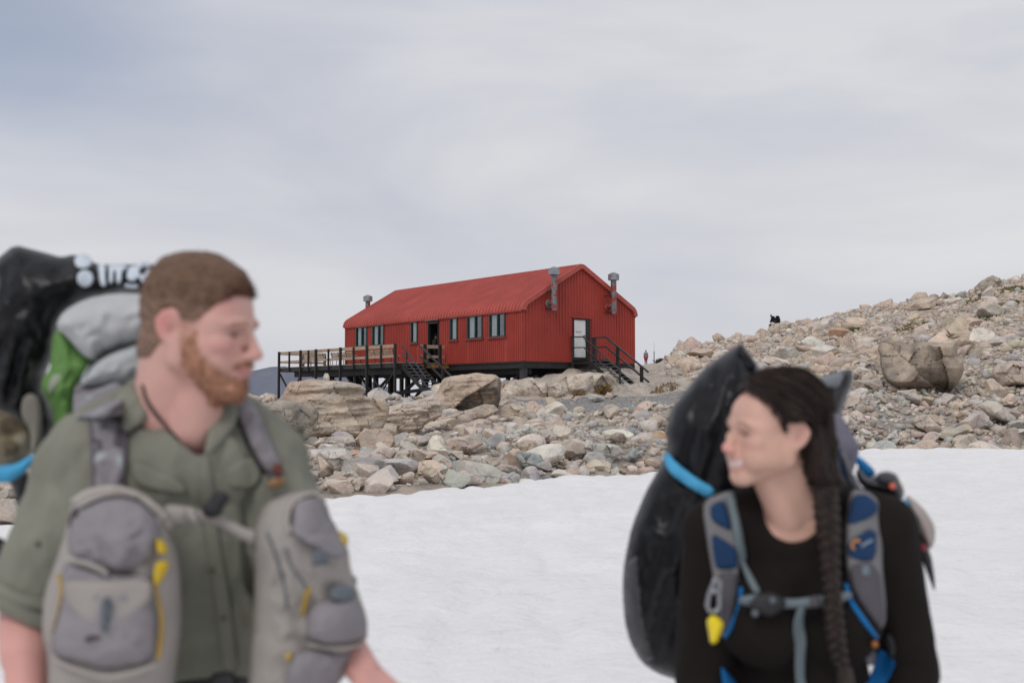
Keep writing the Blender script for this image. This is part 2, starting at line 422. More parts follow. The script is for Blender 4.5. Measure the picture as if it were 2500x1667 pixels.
dark = 1.0 * (1 - out_m.reshape(-1)) * np.clip((60 - Yg.reshape(-1)) / 20, 0, 1)
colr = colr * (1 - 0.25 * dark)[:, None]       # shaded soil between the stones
nY, nX = Zg.shape
idx = np.arange(nY * nX).reshape(nY, nX)
fc = np.stack([idx[:-1, :-1], idx[:-1, 1:], idx[1:, 1:], idx[1:, :-1]], -1).reshape(-1, 4)
ground = mesh_obj('ground', np.stack([Xg, Yg, Zg2], -1).reshape(-1, 3), fc, M_ground, smooth=True, col=np.clip(colr, 0.02, 0.9))
tag(ground, kind='structure')
GROUND_BVH = BVHTree.FromPolygons([tuple(v) for v in np.stack([Xg, Yg, Zg2], -1).reshape(-1, 3)], fc.tolist())
def gz(x, y):
    h = GROUND_BVH.ray_cast(Vector((x, y, 60)), Vector((0, 0, -1)))
    return h[0].z if h[0] else land1(x, y)

# snow sheet
m, nt, b = new_mat('old_snow')
tc = N(nt, 'ShaderNodeTexCoord'); 
na = N(nt, 'ShaderNodeTexNoise'); na.inputs['Scale'].default_value = 0.55; na.inputs['Detail'].default_value = 8; na.inputs['Roughness'].default_value = 0.65; nt.links.new(tc.outputs['Object'], na.inputs[0])
ra = ramp(nt, [(0.3, (0.84, 0.82, 0.81)), (0.55, (0.89, 0.88, 0.875)), (0.75, (0.92, 0.915, 0.915))]); nt.links.new(na.outputs['Fac'], ra.inputs[0])
nb_ = N(nt, 'ShaderNodeTexNoise'); nb_.inputs['Scale'].default_value = 5.5; nb_.inputs['Detail'].default_value = 9; nb_.inputs['Roughness'].default_value = 0.75; nt.links.new(tc.outputs['Object'], nb_.inputs[0])
rb_ = ramp(nt, [(0.52, 0), (0.74, 0.45)]); nt.links.new(nb_.outputs['Fac'], rb_.inputs[0])
c = mixc(nt, ra.outputs[0], (0.62, 0.58, 0.545), rb_.outputs[0])
nt.links.new(c, b.inputs['Base Color']); b.inputs['Roughness'].default_value = 0.72; b.inputs['Specular IOR Level'].default_value = 0.25
nc = N(nt, 'ShaderNodeTexNoise'); nc.inputs['Scale'].default_value = 9; nc.inputs['Detail'].default_value = 7; nc.inputs['Roughness'].default_value = 0.62; nt.links.new(tc.outputs['Object'], nc.inputs[0])
bp = N(nt, 'ShaderNodeBump'); bp.inputs['Strength'].default_value = 0.62; bp.inputs['Distance'].default_value = 0.065
nt.links.new(nc.outputs['Fac'], bp.inputs['Height']); nt.links.new(bp.outputs[0], b.inputs['Normal'])
M_snow = m
uq = np.concatenate([np.linspace(EUQ[0], -0.5, 40)[:-1], np.linspace(-0.5, 0.5, 520), np.linspace(0.5, EUQ[-1], 60)[1:]])
tt = np.concatenate([np.linspace(0, 0.90, 230), np.linspace(0.90, 1.0, 60)[1:], [1.004, 1.012]])
UQ, TT = np.meshgrid(uq, tt)
SE = np.stack([snow_edge(uq)] * len(tt))
Ys = -6 + (SE + 6) * TT; Xs = UQ * (Ys + APEX)
q = np.stack([Xs, Ys, Xs * 0], -1).reshape(-1, 3)
cup = np.abs(fbm(q * np.array([1.6, 0.9, 1]), 3, 44)).reshape(Xs.shape)
far = np.clip((Ys - 3) / 6, 0, 1)
Zs = far * (0.09 * (fbm(q * 0.3, 3, 41).reshape(Xs.shape)) + 0.035 * fbm(q * np.array([1.1, 0.7, 1]), 3, 47).reshape(Xs.shape) - 0.06 * (1 - np.clip(cup * 2.2, 0, 1)) + 0.025)
dist = (SE - Ys)
Zs = Zs + np.where(dist < 0.9, -0.10 * (1 - np.clip(dist / 0.9, 0, 1)) ** 2, 0)
Zs = np.where(TT > 1.002, Zs - 0.10, Zs); Zs = np.where(TT > 1.008, Zs - 0.45, Zs)
nY, nX = Xs.shape; idx = np.arange(nY * nX).reshape(nY, nX)
fc = np.stack([idx[:-1, :-1], idx[:-1, 1:], idx[1:, 1:], idx[1:, :-1]], -1).reshape(-1, 4)
snow = mesh_obj('snow', np.stack([Xs, Ys, Zs], -1).reshape(-1, 3), fc, M_snow, smooth=True); tag(snow, kind='structure')

# gravel flat
gx, gy = [], []
uu = np.linspace((1150 - 1250) / F, (1790 - 1250) / F, 200); yy = np.linspace(42, 61, 190)
UU, YY = np.meshgrid(uu, yy); XX = UU * YY
msk = gravel_mask(XX, YY)
ZZ = np.array([gz(x, y) for x, y in zip(XX.ravel(), YY.ravel())]).reshape(XX.shape)
ZZ = ZZ + 0.012 + 0.02 * fbm(np.stack([XX * 2, YY * 2, XX * 0], -1).reshape(-1, 3), 3, 51).reshape(XX.shape) - 0.25 * (1 - np.clip(msk * 2, 0, 1))
idx = np.arange(XX.size).reshape(XX.shape)
keep = (msk[:-1, :-1] > 0.05) | (msk[1:, 1:] > 0.05)
fc = np.stack([idx[:-1, :-1], idx[:-1, 1:], idx[1:, 1:], idx[1:, :-1]], -1)[keep]
m, nt, b = new_mat('grey_gravel')
geo = N(nt, 'ShaderNodeNewGeometry'); src = geo.outputs['Position']
v1 = N(nt, 'ShaderNodeTexVoronoi'); v1.inputs['Scale'].default_value = 11; nt.links.new(src, v1.inputs['Vector'])
sv = N(nt, 'ShaderNodeSeparateColor'); nt.links.new(v1.outputs['Color'], sv.inputs[0])
r = ramp(nt, [(0.0, (0.13, 0.13, 0.135)), (0.55, (0.24, 0.238, 0.235)), (0.85, (0.33, 0.315, 0.30)), (1.0, (0.52, 0.47, 0.42))]); nt.links.new(sv.outputs[0], r.inputs[0])
n1 = N(nt, 'ShaderNodeTexNoise'); n1.inputs['Scale'].default_value = 0.7; n1.inputs['Detail'].default_value = 6; nt.links.new(src, n1.inputs[0])
r2 = ramp(nt, [(0.45, 0), (0.75, 0.5)]); nt.links.new(n1.outputs['Fac'], r2.inputs[0])
nt.links.new(mixc(nt, r.outputs[0], (0.36, 0.31, 0.26), r2.outputs[0]), b.inputs['Base Color']); b.inputs['Roughness'].default_value = 0.95
bp = N(nt, 'ShaderNodeBump'); bp.inputs['Strength'].default_value = 0.8; bp.inputs['Distance'].default_value = 0.05; nt.links.new(v1.outputs['Distance'], bp.inputs['Height']); nt.links.new(bp.outputs[0], b.inputs['Normal'])
gravel = mesh_obj('gravel', np.stack([XX, YY, ZZ], -1).reshape(-1, 3), fc.reshape(-1, 4), m, smooth=True); tag(gravel, kind='structure')

# the valley and the far hills, blue with distance
m, nt, b = new_mat('hazy_hillside')
geo = N(nt, 'ShaderNodeNewGeometry')
n1 = N(nt, 'ShaderNodeTexNoise'); n1.inputs['Scale'].default_value = 0.02; n1.inputs['Detail'].default_value = 9; n1.inputs['Roughness'].default_value = 0.65; nt.links.new(geo.outputs['Position'], n1.inputs[0])
r = ramp(nt, [(0.35, (0.125, 0.16, 0.21)), (0.6, (0.18, 0.21, 0.26)), (0.75, (0.23, 0.245, 0.285))]); nt.links.new(n1.outputs['Fac'], r.inputs[0])
sp_ = N(nt, 'ShaderNodeSeparateXYZ'); nt.links.new(geo.outputs['Position'], sp_.inputs[0])
at = N(nt, 'ShaderNodeAttribute', attribute_name='Col')
nt.links.new(mixc(nt, r.outputs[0], at.outputs['Color'], 0.55), b.inputs['Base Color']); b.inputs['Roughness'].default_value = 1; b.inputs['Specular IOR Level'].default_value = 0
M_hill = m
xs = np.linspace(-1700, 300, 260); yv = np.linspace(2100, 3000, 120)
XX, YY = np.meshgrid(xs, yv)
pxr = 1250 + F * xs / 2600.0
ridge = np.interp(pxr, [-600, -100, 300, 560, 620, 660, 700, 760, 850, 905, 960, 1010, 1060, 1300, 1600], [880, 930, 915, 908, 904, 895, 893, 902, 915, 930, 948, 966, 985, 1040, 1060])
zr = np.array([P(1250, r_, 2600).z for r_ in ridge])
prof = np.where(yv < 2600, (yv - 2100) / 500, 1 - (yv - 2600) / 500)
q = np.stack([XX, YY, XX * 0], -1).reshape(-1, 3)
rr = fbm(q * 0.006, 6, 61).reshape(XX.shape)
ZZ = -420 + (zr[None] + 420) * np.clip(prof, 0, 1)[:, None] ** 0.8 + rr * 26 * np.clip(1 - np.abs(YY - 2600) / 90, 0.25, 1) * 0 + rr * 30 * np.clip((2600 - YY) / 120, 0, 1)
hi = np.clip((YY - 2440) / 130 + rr, 0, 1)
cc = np.array((0.125, 0.165, 0.22))[None, None] * (1 - hi[..., None]) + np.array((0.21, 0.205, 0.25))[None, None] * hi[..., None]
pxg = 1250 + F * XX / YY
sn = (fbm(q * np.array([0.02, 0.006, 1]), 4, 64).reshape(XX.shape) > 0.22) & (YY > 2450) & (pxg > 700)
cc = np.where(sn[..., None], np.array((1.0, 1.0, 1.05))[None, None], cc)
idx = np.arange(XX.size).reshape(XX.shape)
fc = np.stack([idx[:-1, :-1], idx[:-1, 1:], idx[1:, 1:], idx[1:, :-1]], -1).reshape(-1, 4)
hill = mesh_obj('distant_mountain', np.stack([XX, YY, ZZ], -1).reshape(-1, 3), fc, M_hill, smooth=True, col=cc.reshape(-1, 3)); tag(hill, kind='structure')
M_valley = simple('hazy_valley', (0.36, 0.39, 0.46), 1.0, 0.1, 0.01, 0)
vb = MB(); vb.add([(-15000, 300, -430), (15000, 300, -430), (15000, 20000, -430), (-15000, 20000, -430)], [[0, 1, 2, 3]])
tag(vb.obj('valley_floor', M_valley), kind='structure')
# ------------------------------------------------------------------ stones
def ico(sub):
    bm = bmesh.new(); bmesh.ops.create_icosphere(bm, subdivisions=sub, radius=1)
    bm.verts.ensure_lookup_table(); v = np.array([x.co[:] for x in bm.verts]); f = np.array([[q.index for q in x.verts] for x in bm.faces]); bm.free()
    return v / np.linalg.norm(v, axis=1, keepdims=True), f
ICO = {k: ico(k) for k in (2, 3, 5)}     # blender counts subdivision 1 as the plain icosahedron

def stone_shape(seed, sub, planes=13, sharp=60, rough=0.05, strata=0.0):
    r_ = np.random.default_rng(seed); v, f = ICO[sub]
    n = r_.normal(size=(planes, 3)); n /= np.linalg.norm(n, axis=1, keepdims=True)
    d = r_.uniform(0.45, 1.0, planes)
    c = np.maximum(v @ n.T, 0.02)
    rad = d[None] / c
    rr = (np.sum(rad ** (-sharp), axis=1)) ** (-1.0 / sharp)
    rr = np.minimum(rr, 1.25)
    p = v * rr[:, None]
    if rough:
        p = p * (1 + rough * fbm(p * 2.2 + seed * 3.1, 4, seed % 97))[:, None]
        if strata:
            p[:, :2] *= (1 + strata * np.abs(vnoise(p * np.array([0.6, 0.6, 9.0]) + seed, seed % 31)))[:, None]
    p = p * np.array([1.0, r_.uniform(0.62, 0.95), r_.uniform(0.42, 0.72)])
    p /= np.max(np.abs(p))
    return p, f

def ground_row_Y(px, py, lo=10.0, hi=125.0):
    """how far away the ground lies that is seen at this photo pixel"""
    prev = None
    for Y in np.geomspace(lo, hi, 260):
        p = P(px, py, Y)
        if gz(p.x, p.y) >= p.z: return float(Y)
    return None

def slab(name, outline, Y=None, tint=TAN, label='', cat='boulder', group=None, depth=0.5, facets=4, strata=0.0, rough=0.05, seed=1, shade=None, overhang=None, sink=0.0, step=None, rimw=0.16, cells=14, blocky=0.08):
    """a boulder: its outline is a chain of corners, its front and back bulge in broken facets"""
    r_ = np.random.default_rng(seed)
    O = np.array(outline, float); cx, cy = O.mean(0)
    by = O[:, 1].max(); bx = O[O[:, 1] > by - 6][:, 0].mean()
    if Y is None: Y = ground_row_Y(bx, by - 1)
    W = np.ptp(O[:, 0]); H = np.ptp(O[:, 1]); S = min(W, H * 1.6)
    step = step or max(1.0, S / (62 if cat == 'boulder' or cat == 'outcrop' else 36))
    # densify and roughen the outline
    D = []
    for i in range(len(O)):
        a, b = O[i], O[(i + 1) % len(O)]; n = max(1, int(np.hypot(*(b - a)) / step))
        for k in range(n): D.append(a + (b - a) * k / n)
    D = np.array(D)
    w = fbm(np.stack([D[:, 0] / S * 5 + seed, D[:, 1] / S * 5, D[:, 0] * 0], -1), 3, seed); w2 = fbm(np.stack([D[:, 0] / S * 5 + seed + 40, D[:, 1] / S * 5, D[:, 0] * 0], -1), 3, seed + 9)
    D = D + np.stack([w, w2], -1) * S * 0.028
    g = []
    for yy in np.arange(O[:, 1].min(), O[:, 1].max(), step):
        for xx in np.arange(O[:, 0].min(), O[:, 0].max(), step): g.append((xx + r_.uniform(-.3, .3) * step, yy + r_.uniform(-.3, .3) * step))
    g = np.array(g); A = D; B = np.roll(D, -1, 0)
    def sdist(Q):
        best = np.full(len(Q), 1e9); ins = np.zeros(len(Q), bool)
        for a, b in zip(A, B):
            ab = b - a; t = np.clip(((Q - a) @ ab) / max(1e-9, ab @ ab), 0, 1); dd = np.hypot(*(Q - a - t[:, None] * ab).T); best = np.minimum(best, dd)
            cnd = (a[1] > Q[:, 1]) != (b[1] > Q[:, 1])
            with np.errstate(divide='ignore', invalid='ignore'): xi = (b[0] - a[0]) * (Q[:, 1] - a[1]) / (b[1] - a[1]) + a[0]
            ins ^= cnd & (Q[:, 0] < xi)
        return best, ins
    d, ins = sdist(g); g = g[ins & (d > step * 0.45)]
    n = len(D)
    pts = [Vector(p) for p in D] + [Vector(p) for p in g]
    vs, es, fs, *_ = delaunay_2d_cdt(pts, [(i, (i + 1) % n) for i in range(n)], [], 1, 1e-5)
    Q = np.array([v[:] for v in vs]); d, _i = sdist(Q); edge = d < 1e-3
    dn = d / S
    rim = (1 - (1 - np.clip(dn / rimw, 0, 1)) ** 2.2) ** 0.6
    hgt = rim.copy()
    xn = (Q[:, 0] - cx) / S; yn = (Q[:, 1] - cy) / S
    for k in range(facets):
        an = r_.uniform(0, 2 * math.pi); sl = r_.uniform(0.5, 1.5)
        hgt = np.minimum(hgt, r_.uniform(0.75, 1.0) - sl * (xn * math.cos(an) + yn * math.sin(an)))
    hgt = np.minimum(hgt, 0.95 + 0.9 * (yn + 0.25))       # the top tips back to the light
    # broken blocks: every cell of a warped mosaic has its own plane
    wq = np.stack([xn, yn * 1.35], 1) + 0.10 * np.stack([fbm(np.stack([xn * 3 + seed, yn * 3, xn * 0], -1), 3, seed + 60), fbm(np.stack([xn * 3 + seed + 9, yn * 3, xn * 0], -1), 3, seed + 61)], 1)
    cs = np.stack([r_.uniform(xn.min(), xn.max(), cells), r_.uniform(yn.min(), yn.max(), cells) * 1.35], 1)
    dc = np.hypot(wq[:, None, 0] - cs[None, :, 0], wq[:, None, 1] - cs[None, :, 1]); o2 = np.argsort(dc, 1)[:, :2]; near = o2[:, 0]; dd0 = dc[np.arange(len(Q)), near]; dd1 = dc[np.arange(len(Q)), o2[:, 1]]
    crack = np.clip(1 - (dd1 - dd0) / 0.013, 0, 1)
    cofs = r_.uniform(-1, 1, cells); cg = r_.normal(size=(cells, 2)) * 1.6
    hgt = hgt + rim * blocky * (cofs[near] + ((wq - cs[near]) * cg[near]).sum(1)) - rim * 0.04 * crack * (blocky > 0)
    hgt = np.maximum(hgt, 0.15 * rim) * rim ** 0.3
    q3 = np.stack([xn * 3.2 + seed * 7, yn * 3.2, hgt * 2], -1)
    hgt = hgt + rim * rough * 2.2 * fbm(q3, 5, seed)
    if strata:
        lay = vnoise(np.stack([xn * 1.5 + seed, yn * 15 + xn * 1.2, xn * 0], -1), seed + 3) + 0.5 * vnoise(np.stack([xn * 4, yn * 34 + xn * 2, xn * 0], -1), seed + 4)
        hgt = hgt + rim * strata * lay
    if overhang is not None: hgt = hgt - rim * overhang(Q)
    mpp = Y / F * S * depth
    front = np.array([P(x, y, Y - max(-0.6, h) * mpp)[:] for (x, y), h in zip(Q, hgt)])
    inner = np.where(~edge)[0]; back_of = -np.ones(len(Q), int); back_of[inner] = len(Q) + np.arange(len(inner)); back_of[edge] = np.where(edge)[0]
    back = np.array([P(x, y, Y + h * mpp * 0.8)[:] for (x, y), h in zip(Q[inner], hgt[inner])]).reshape(-1, 3)
    V = np.concatenate([front, back]); V[:, 2] -= sink
    FF = []
    for f in fs:
        a, b, c = [int(k) for k in f]
        nz = np.cross(Q[b] - Q[a], Q[c] - Q[a])
        if nz > 0: b, c = c, b
        FF.append([a, c, b] if False else [a, b, c]); FF.append([back_of[a], back_of[c], back_of[b]])
    tone = 1 + 0.16 * fbm(q3 * 1.3 + 5, 4, seed + 2)
    colr = (np.array(tint) * 0.98 + 0.11)[None] * tone[:, None]
    if shade is not None: colr = colr * shade(Q)[:, None] if np.ndim(shade(Q)) == 1 else shade(Q)
    colr = colr * (1 + 0.10 * cofs[near])[:, None]
    colr = np.concatenate([colr, colr[inner]])
    base = P(bx, by, Y); base.z -= sink
    o = mesh_obj(name, V, FF, M_ground_rock, base=base, smooth=False, col=np.clip(colr, 0.02, 0.9))
    return tag(o, label, cat, group)

M_ground_rock = rock_mat('broken_rock', 'VERT', 1.5, 0.35)
BANK = 'big stones in the rubble between the snow and the hut'
RIGHT = 'big stones in the rubble below the hillside'
def lower_dark(Q):      # the split face under the leaning boulder's edge, its overhang shade painted in
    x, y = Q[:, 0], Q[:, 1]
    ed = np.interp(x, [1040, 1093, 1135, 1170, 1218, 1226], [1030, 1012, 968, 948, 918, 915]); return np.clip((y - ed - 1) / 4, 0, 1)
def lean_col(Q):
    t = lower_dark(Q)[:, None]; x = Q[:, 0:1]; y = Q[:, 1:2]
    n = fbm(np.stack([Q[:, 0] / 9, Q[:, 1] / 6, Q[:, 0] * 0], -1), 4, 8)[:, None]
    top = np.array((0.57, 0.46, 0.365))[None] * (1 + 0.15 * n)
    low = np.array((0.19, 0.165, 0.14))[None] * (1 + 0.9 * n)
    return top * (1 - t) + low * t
def ledge_col(Q):
    n = fbm(np.stack([Q[:, 0] / 60, Q[:, 1] / 9, Q[:, 0] * 0], -1), 5, 12)[:, None]
    red = np.clip((790 - Q[:, 0]) / 60, 0, 1) * np.clip((985 - Q[:, 1]) / 20, 0, 1)
    c = np.array((0.56, 0.475, 0.385))[None] * (1 + 0.35 * n); r = np.array((0.54, 0.39, 0.31))[None] * (1 + 0.35 * n)
    return c * (1 - red[:, None] * 0.75) + r * red[:, None] * 0.75
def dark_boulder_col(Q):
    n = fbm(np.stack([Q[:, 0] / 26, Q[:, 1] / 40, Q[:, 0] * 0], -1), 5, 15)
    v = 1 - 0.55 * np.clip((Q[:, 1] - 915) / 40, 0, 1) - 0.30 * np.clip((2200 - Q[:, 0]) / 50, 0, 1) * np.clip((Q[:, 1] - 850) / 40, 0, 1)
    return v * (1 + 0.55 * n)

slab('boulder', [(709, 928), (750, 925), (817, 926), (850, 931), (881, 937), (896, 947), (890, 962), (915, 966), (939, 970), (955, 990), (951, 1013), (938, 1040), (926, 1055), (870, 1068), (800, 1072), (740, 1075), (690, 1070), (660, 1040), (660, 990), (679, 975), (695, 950)],
     label='large layered sandstone boulder with ledges standing in front of the deck', depth=0.34, facets=3, strata=0.12, rough=0.06, seed=3, shade=ledge_col, rimw=0.09, blocky=0.12)
slab('boulder', [(636, 990), (666, 978), (720, 980), (760, 986), (778, 1008), (775, 1040), (750, 1075), (700, 1100), (640, 1095)],
     label='mottled boulder dark with lichen, in front of the layered boulder', depth=0.4, rough=0.13, seed=4, tint=(0.36, 0.315, 0.25), shade=lambda Q: 1 - 0.5 * np.clip(fbm(np.stack([Q[:, 0] / 20, Q[:, 1] / 20, Q[:, 0] * 0], -1), 4, 2) + 0.3, 0, 1))
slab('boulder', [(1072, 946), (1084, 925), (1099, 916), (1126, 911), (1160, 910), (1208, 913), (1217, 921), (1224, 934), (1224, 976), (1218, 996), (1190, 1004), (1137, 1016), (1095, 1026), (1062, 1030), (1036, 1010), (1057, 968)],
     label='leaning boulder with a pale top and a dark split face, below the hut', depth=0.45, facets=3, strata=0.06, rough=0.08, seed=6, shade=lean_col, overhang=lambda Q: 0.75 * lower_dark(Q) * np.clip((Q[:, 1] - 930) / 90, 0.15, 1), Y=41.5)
slab('boulder', [(930, 1000), (955, 991), (988, 982), (1023, 972), (1057, 965), (1082, 985), (1078, 1015), (1034, 1036), (1030, 1046), (988, 1066), (950, 1062), (925, 1050)],
     label='broad low rock slab sloping left from the leaning boulder', depth=0.45, facets=3, strata=0.10, rough=0.07, seed=7, tint=(0.52, 0.43, 0.345), rimw=0.10, blocky=0.12)
ROCKS = [
 ([(1084, 1020), (1141, 1001), (1183, 985), (1206, 988), (1220, 1001), (1180, 1024), (1141, 1030), (1095, 1029)], (0.48, 0.39, 0.30), 'long tan stone lying under the dark face of the leaning boulder', BANK),
 ([(1220, 996), (1231, 988), (1256, 985), (1287, 1003), (1302, 1015), (1306, 1028), (1227, 1030)], (0.50, 0.41, 0.31), 'rounded tan rock right of the leaning boulder, beside the gravel', BANK),
 ([(1304, 1017), (1309, 1001), (1321, 995), (1330, 1001), (1341, 1017), (1323, 1022)], (0.50, 0.42, 0.31), 'small cone-shaped tan rock at the near side of the gravel', BANK),
 ([(1535, 1024), (1548, 999), (1560, 993), (1571, 997), (1590, 1018), (1575, 1026)], (0.47, 0.28, 0.17), 'orange-brown domed rock at the near side of the gravel', BANK),
 ([(1573, 1040), (1583, 1018), (1604, 1012), (1625, 1020), (1628, 1040), (1594, 1047)], (0.47, 0.37, 0.285), 'tan rock just right of the orange-brown domed rock', BANK),
 ([(1528, 1114), (1545, 1087), (1573, 1112), (1537, 1125)], (0.27, 0.30, 0.31), 'blue-grey triangular rock near the snow edge', BANK),
 ([(1414, 1091), (1437, 1081), (1489, 1082), (1508, 1087), (1527, 1107), (1495, 1118), (1460, 1129), (1437, 1130), (1420, 1112)], (0.43, 0.42, 0.385), 'large grey rounded rock left of the blue-grey triangular rock', BANK),
 ([(1255, 1113), (1261, 1101), (1301, 1104), (1320, 1110), (1334, 1128), (1332, 1156), (1313, 1153), (1290, 1146), (1274, 1141)], (0.26, 0.285, 0.27), 'green-grey block with a dark underside near the snow edge', BANK),
 ([(1262, 1105), (1265, 1082), (1281, 1071), (1307, 1075), (1324, 1103), (1313, 1110), (1288, 1110)], (0.46, 0.36, 0.27), 'tan block directly behind the green-grey block', BANK),
 ([(1483, 1072), (1491, 1061), (1506, 1055), (1523, 1058), (1532, 1072), (1512, 1085)], (0.30, 0.24, 0.18), 'dark brown domed rock among pale stones', BANK),
 ([(1513, 1054), (1535, 1040), (1548, 1044), (1573, 1074), (1540, 1082)], (0.26, 0.29, 0.30), 'blue-grey slanted rock behind the dark brown domed rock', BANK),
 ([(1241, 1064), (1248, 1053), (1283, 1043), (1294, 1041), (1312, 1075), (1275, 1071), (1248, 1075)], (0.47, 0.46, 0.42), 'pale grey wedge with a shadowed underside in mid bank', BANK),
 ([(1026, 1069), (1040, 1058), (1069, 1056), (1084, 1072), (1065, 1089), (1030, 1087)], (0.44, 0.37, 0.31), 'tan faceted stone below the broad low slab', BANK),
 ([(1084, 1074), (1122, 1065), (1170, 1069), (1182, 1084), (1141, 1107), (1092, 1109)], (0.48, 0.38, 0.31), 'broad pinkish stone in the middle of the bank', BANK),
 ([(956, 1145), (969, 1100), (1017, 1092), (1042, 1107), (1036, 1126), (1023, 1149), (988, 1157)], (0.49, 0.41, 0.335), 'biggest smooth tan block in the left of the bank', BANK),
 ([(1023, 1149), (1038, 1135), (1053, 1136), (1088, 1164), (1083, 1180), (1063, 1183), (1042, 1168)], (0.50, 0.40, 0.305), 'tilted orange-tan block close to the snow edge', BANK),
 ([(1090, 1180), (1095, 1162), (1118, 1151), (1134, 1147), (1180, 1172), (1177, 1181), (1134, 1187)], (0.50, 0.43, 0.37), 'low two-tone stone on the snow edge, half tan half grey', BANK),
 ([(778, 1106), (804, 1094), (845, 1094), (858, 1120), (866, 1131), (840, 1153), (830, 1164), (794, 1122)], (0.54, 0.49, 0.44), 'pale flat slab with a long crack, beside the man in the green shirt', BANK),
 ([(772, 1094), (799, 1067), (855, 1063), (869, 1080), (837, 1094), (799, 1098)], (0.51, 0.45, 0.395), 'pale wide stone directly below the layered boulder', BANK),
 ([(862, 1144), (906, 1102), (932, 1089), (962, 1091), (968, 1105), (947, 1140), (919, 1150), (886, 1150)], (0.50, 0.42, 0.36), 'large pinkish rock leaning right of the pale cracked slab', BANK),
 ([(836, 1161), (845, 1150), (881, 1146), (910, 1164), (906, 1177), (855, 1172)], (0.55, 0.51, 0.46), 'long whitish stone just above the snow, beside the man', BANK),
 ([(836, 1182), (850, 1166), (881, 1168), (887, 1179), (873, 1197), (855, 1200)], (0.50, 0.42, 0.345), 'pinkish stone touching the snow left of centre', BANK),
 ([(1390, 1108), (1412, 1090), (1418, 1102), (1405, 1114), (1358, 1112), (1362, 1104)], (0.33, 0.33, 0.34), 'flat dark grey slate lying left of the large grey rounded rock', BANK),
 ([(1325, 1100), (1340, 1088), (1372, 1078), (1384, 1088), (1372, 1102), (1340, 1110)], (0.47, 0.39, 0.335), 'low pinkish stone right of the tan block', BANK),
 ([(1310, 1072), (1318, 1050), (1340, 1046), (1362, 1064), (1358, 1080), (1330, 1084)], (0.47, 0.42, 0.36), 'tan-grey domed stone right of the pale grey wedge', BANK),
 ([(1350, 1124), (1356, 1106), (1376, 1106), (1380, 1120), (1370, 1138)], (0.53, 0.49, 0.45), 'whitish upright stone in front of the flat slate', BANK),
 ([(1390, 1122), (1391, 1106), (1412, 1106), (1413, 1122), (1400, 1128)], (0.50, 0.48, 0.45), 'small pale cube-like stone under the flat slate', BANK),
 ([(1140, 1128), (1155, 1112), (1190, 1110), (1204, 1132), (1198, 1146), (1150, 1150)], (0.49, 0.45, 0.40), 'broad pale stone below the pinkish one in mid bank', BANK),
 ([(1206, 1142), (1222, 1132), (1262, 1138), (1274, 1152), (1240, 1160), (1214, 1158)], (0.42, 0.385, 0.335), 'brownish wedge left of the green-grey block', BANK),
 ([(1072, 1122), (1078, 1104), (1096, 1102), (1112, 1118), (1098, 1128)], (0.42, 0.33, 0.25), 'brown blocky stone right of the biggest smooth tan block', BANK),
 ([(2107, 900), (2116, 883), (2134, 882), (2148, 904), (2140, 916), (2122, 916)], (0.36, 0.31, 0.265), 'grey-brown rounded stone leaning against the big dark boulder', RIGHT),
 ([(2080, 932), (2084, 912), (2098, 898), (2116, 910), (2152, 922), (2128, 932)], (0.40, 0.315, 0.26), 'reddish stone at the left foot of the big dark boulder', RIGHT),
 ([(2079, 949), (2083, 929), (2142, 925), (2157, 941), (2122, 963), (2098, 963)], (0.43, 0.37, 0.31), 'flat-topped slab left below the big dark boulder', RIGHT),
 ([(2416, 918), (2425, 898), (2461, 880), (2520, 881), (2520, 942), (2476, 941), (2437, 946)], (0.46, 0.37, 0.295), 'wide tan boulder at the right margin of the photo', RIGHT),
 ([(2226, 1028), (2238, 1014), (2262, 1011), (2300, 1044), (2298, 1058), (2274, 1064), (2241, 1046)], (0.51, 0.43, 0.36), 'oval pinkish stone in the rubble below the big dark boulder', RIGHT),
 ([(2375, 998), (2411, 976), (2434, 981), (2483, 1023), (2477, 1037), (2455, 1032), (2426, 1020)], (0.50, 0.45, 0.39), 'long pale slab slanting down to the right', RIGHT),
 ([(2440, 978), (2461, 963), (2489, 982), (2482, 993), (2452, 990)], (0.50, 0.41, 0.33), 'smooth tan pebble-shaped stone behind the long pale slab', RIGHT),
 ([(2375, 1022), (2396, 1011), (2426, 1032), (2423, 1049), (2393, 1046)], (0.48, 0.43, 0.39), 'grey-pink block in front of the long pale slab', RIGHT),
 ([(2330, 1016), (2345, 1002), (2372, 1017), (2366, 1037), (2345, 1034)], (0.42, 0.31, 0.21), 'rust-brown wedge left of the long pale slab', RIGHT),
 ([(2089, 1055), (2107, 1043), (2134, 1062), (2125, 1073), (2095, 1070)], (0.54, 0.51, 0.47), 'whitish flat stone right of the woman', RIGHT),
 ([(2151, 1079), (2172, 1058), (2187, 1052), (2202, 1071), (2181, 1091)], (0.50, 0.47, 0.43), 'pale rounded stone at the snow edge right of the woman', RIGHT),
 ([(2456, 1070), (2479, 1047), (2520, 1043), (2520, 1086), (2470, 1089)], (0.47, 0.42, 0.37), 'grey-tan rock at the snow edge by the right margin', RIGHT),
 ([(2440, 820), (2449, 803), (2485, 809), (2489, 822), (2461, 827)], (0.51, 0.40, 0.31), 'smooth peach boulder up the slope at the right', RIGHT),
 ([(2030, 1046), (2042, 1020), (2070, 1012), (2096, 1030), (2092, 1050), (2060, 1058)], (0.47, 0.42, 0.37), 'grey-tan block just right of the woman\'s head', RIGHT),
 ([(2186, 968), (2200, 952), (2236, 950), (2242, 968), (2214, 976)], (0.48, 0.38, 0.31), 'pinkish stone under the front of the big dark boulder', RIGHT),
]
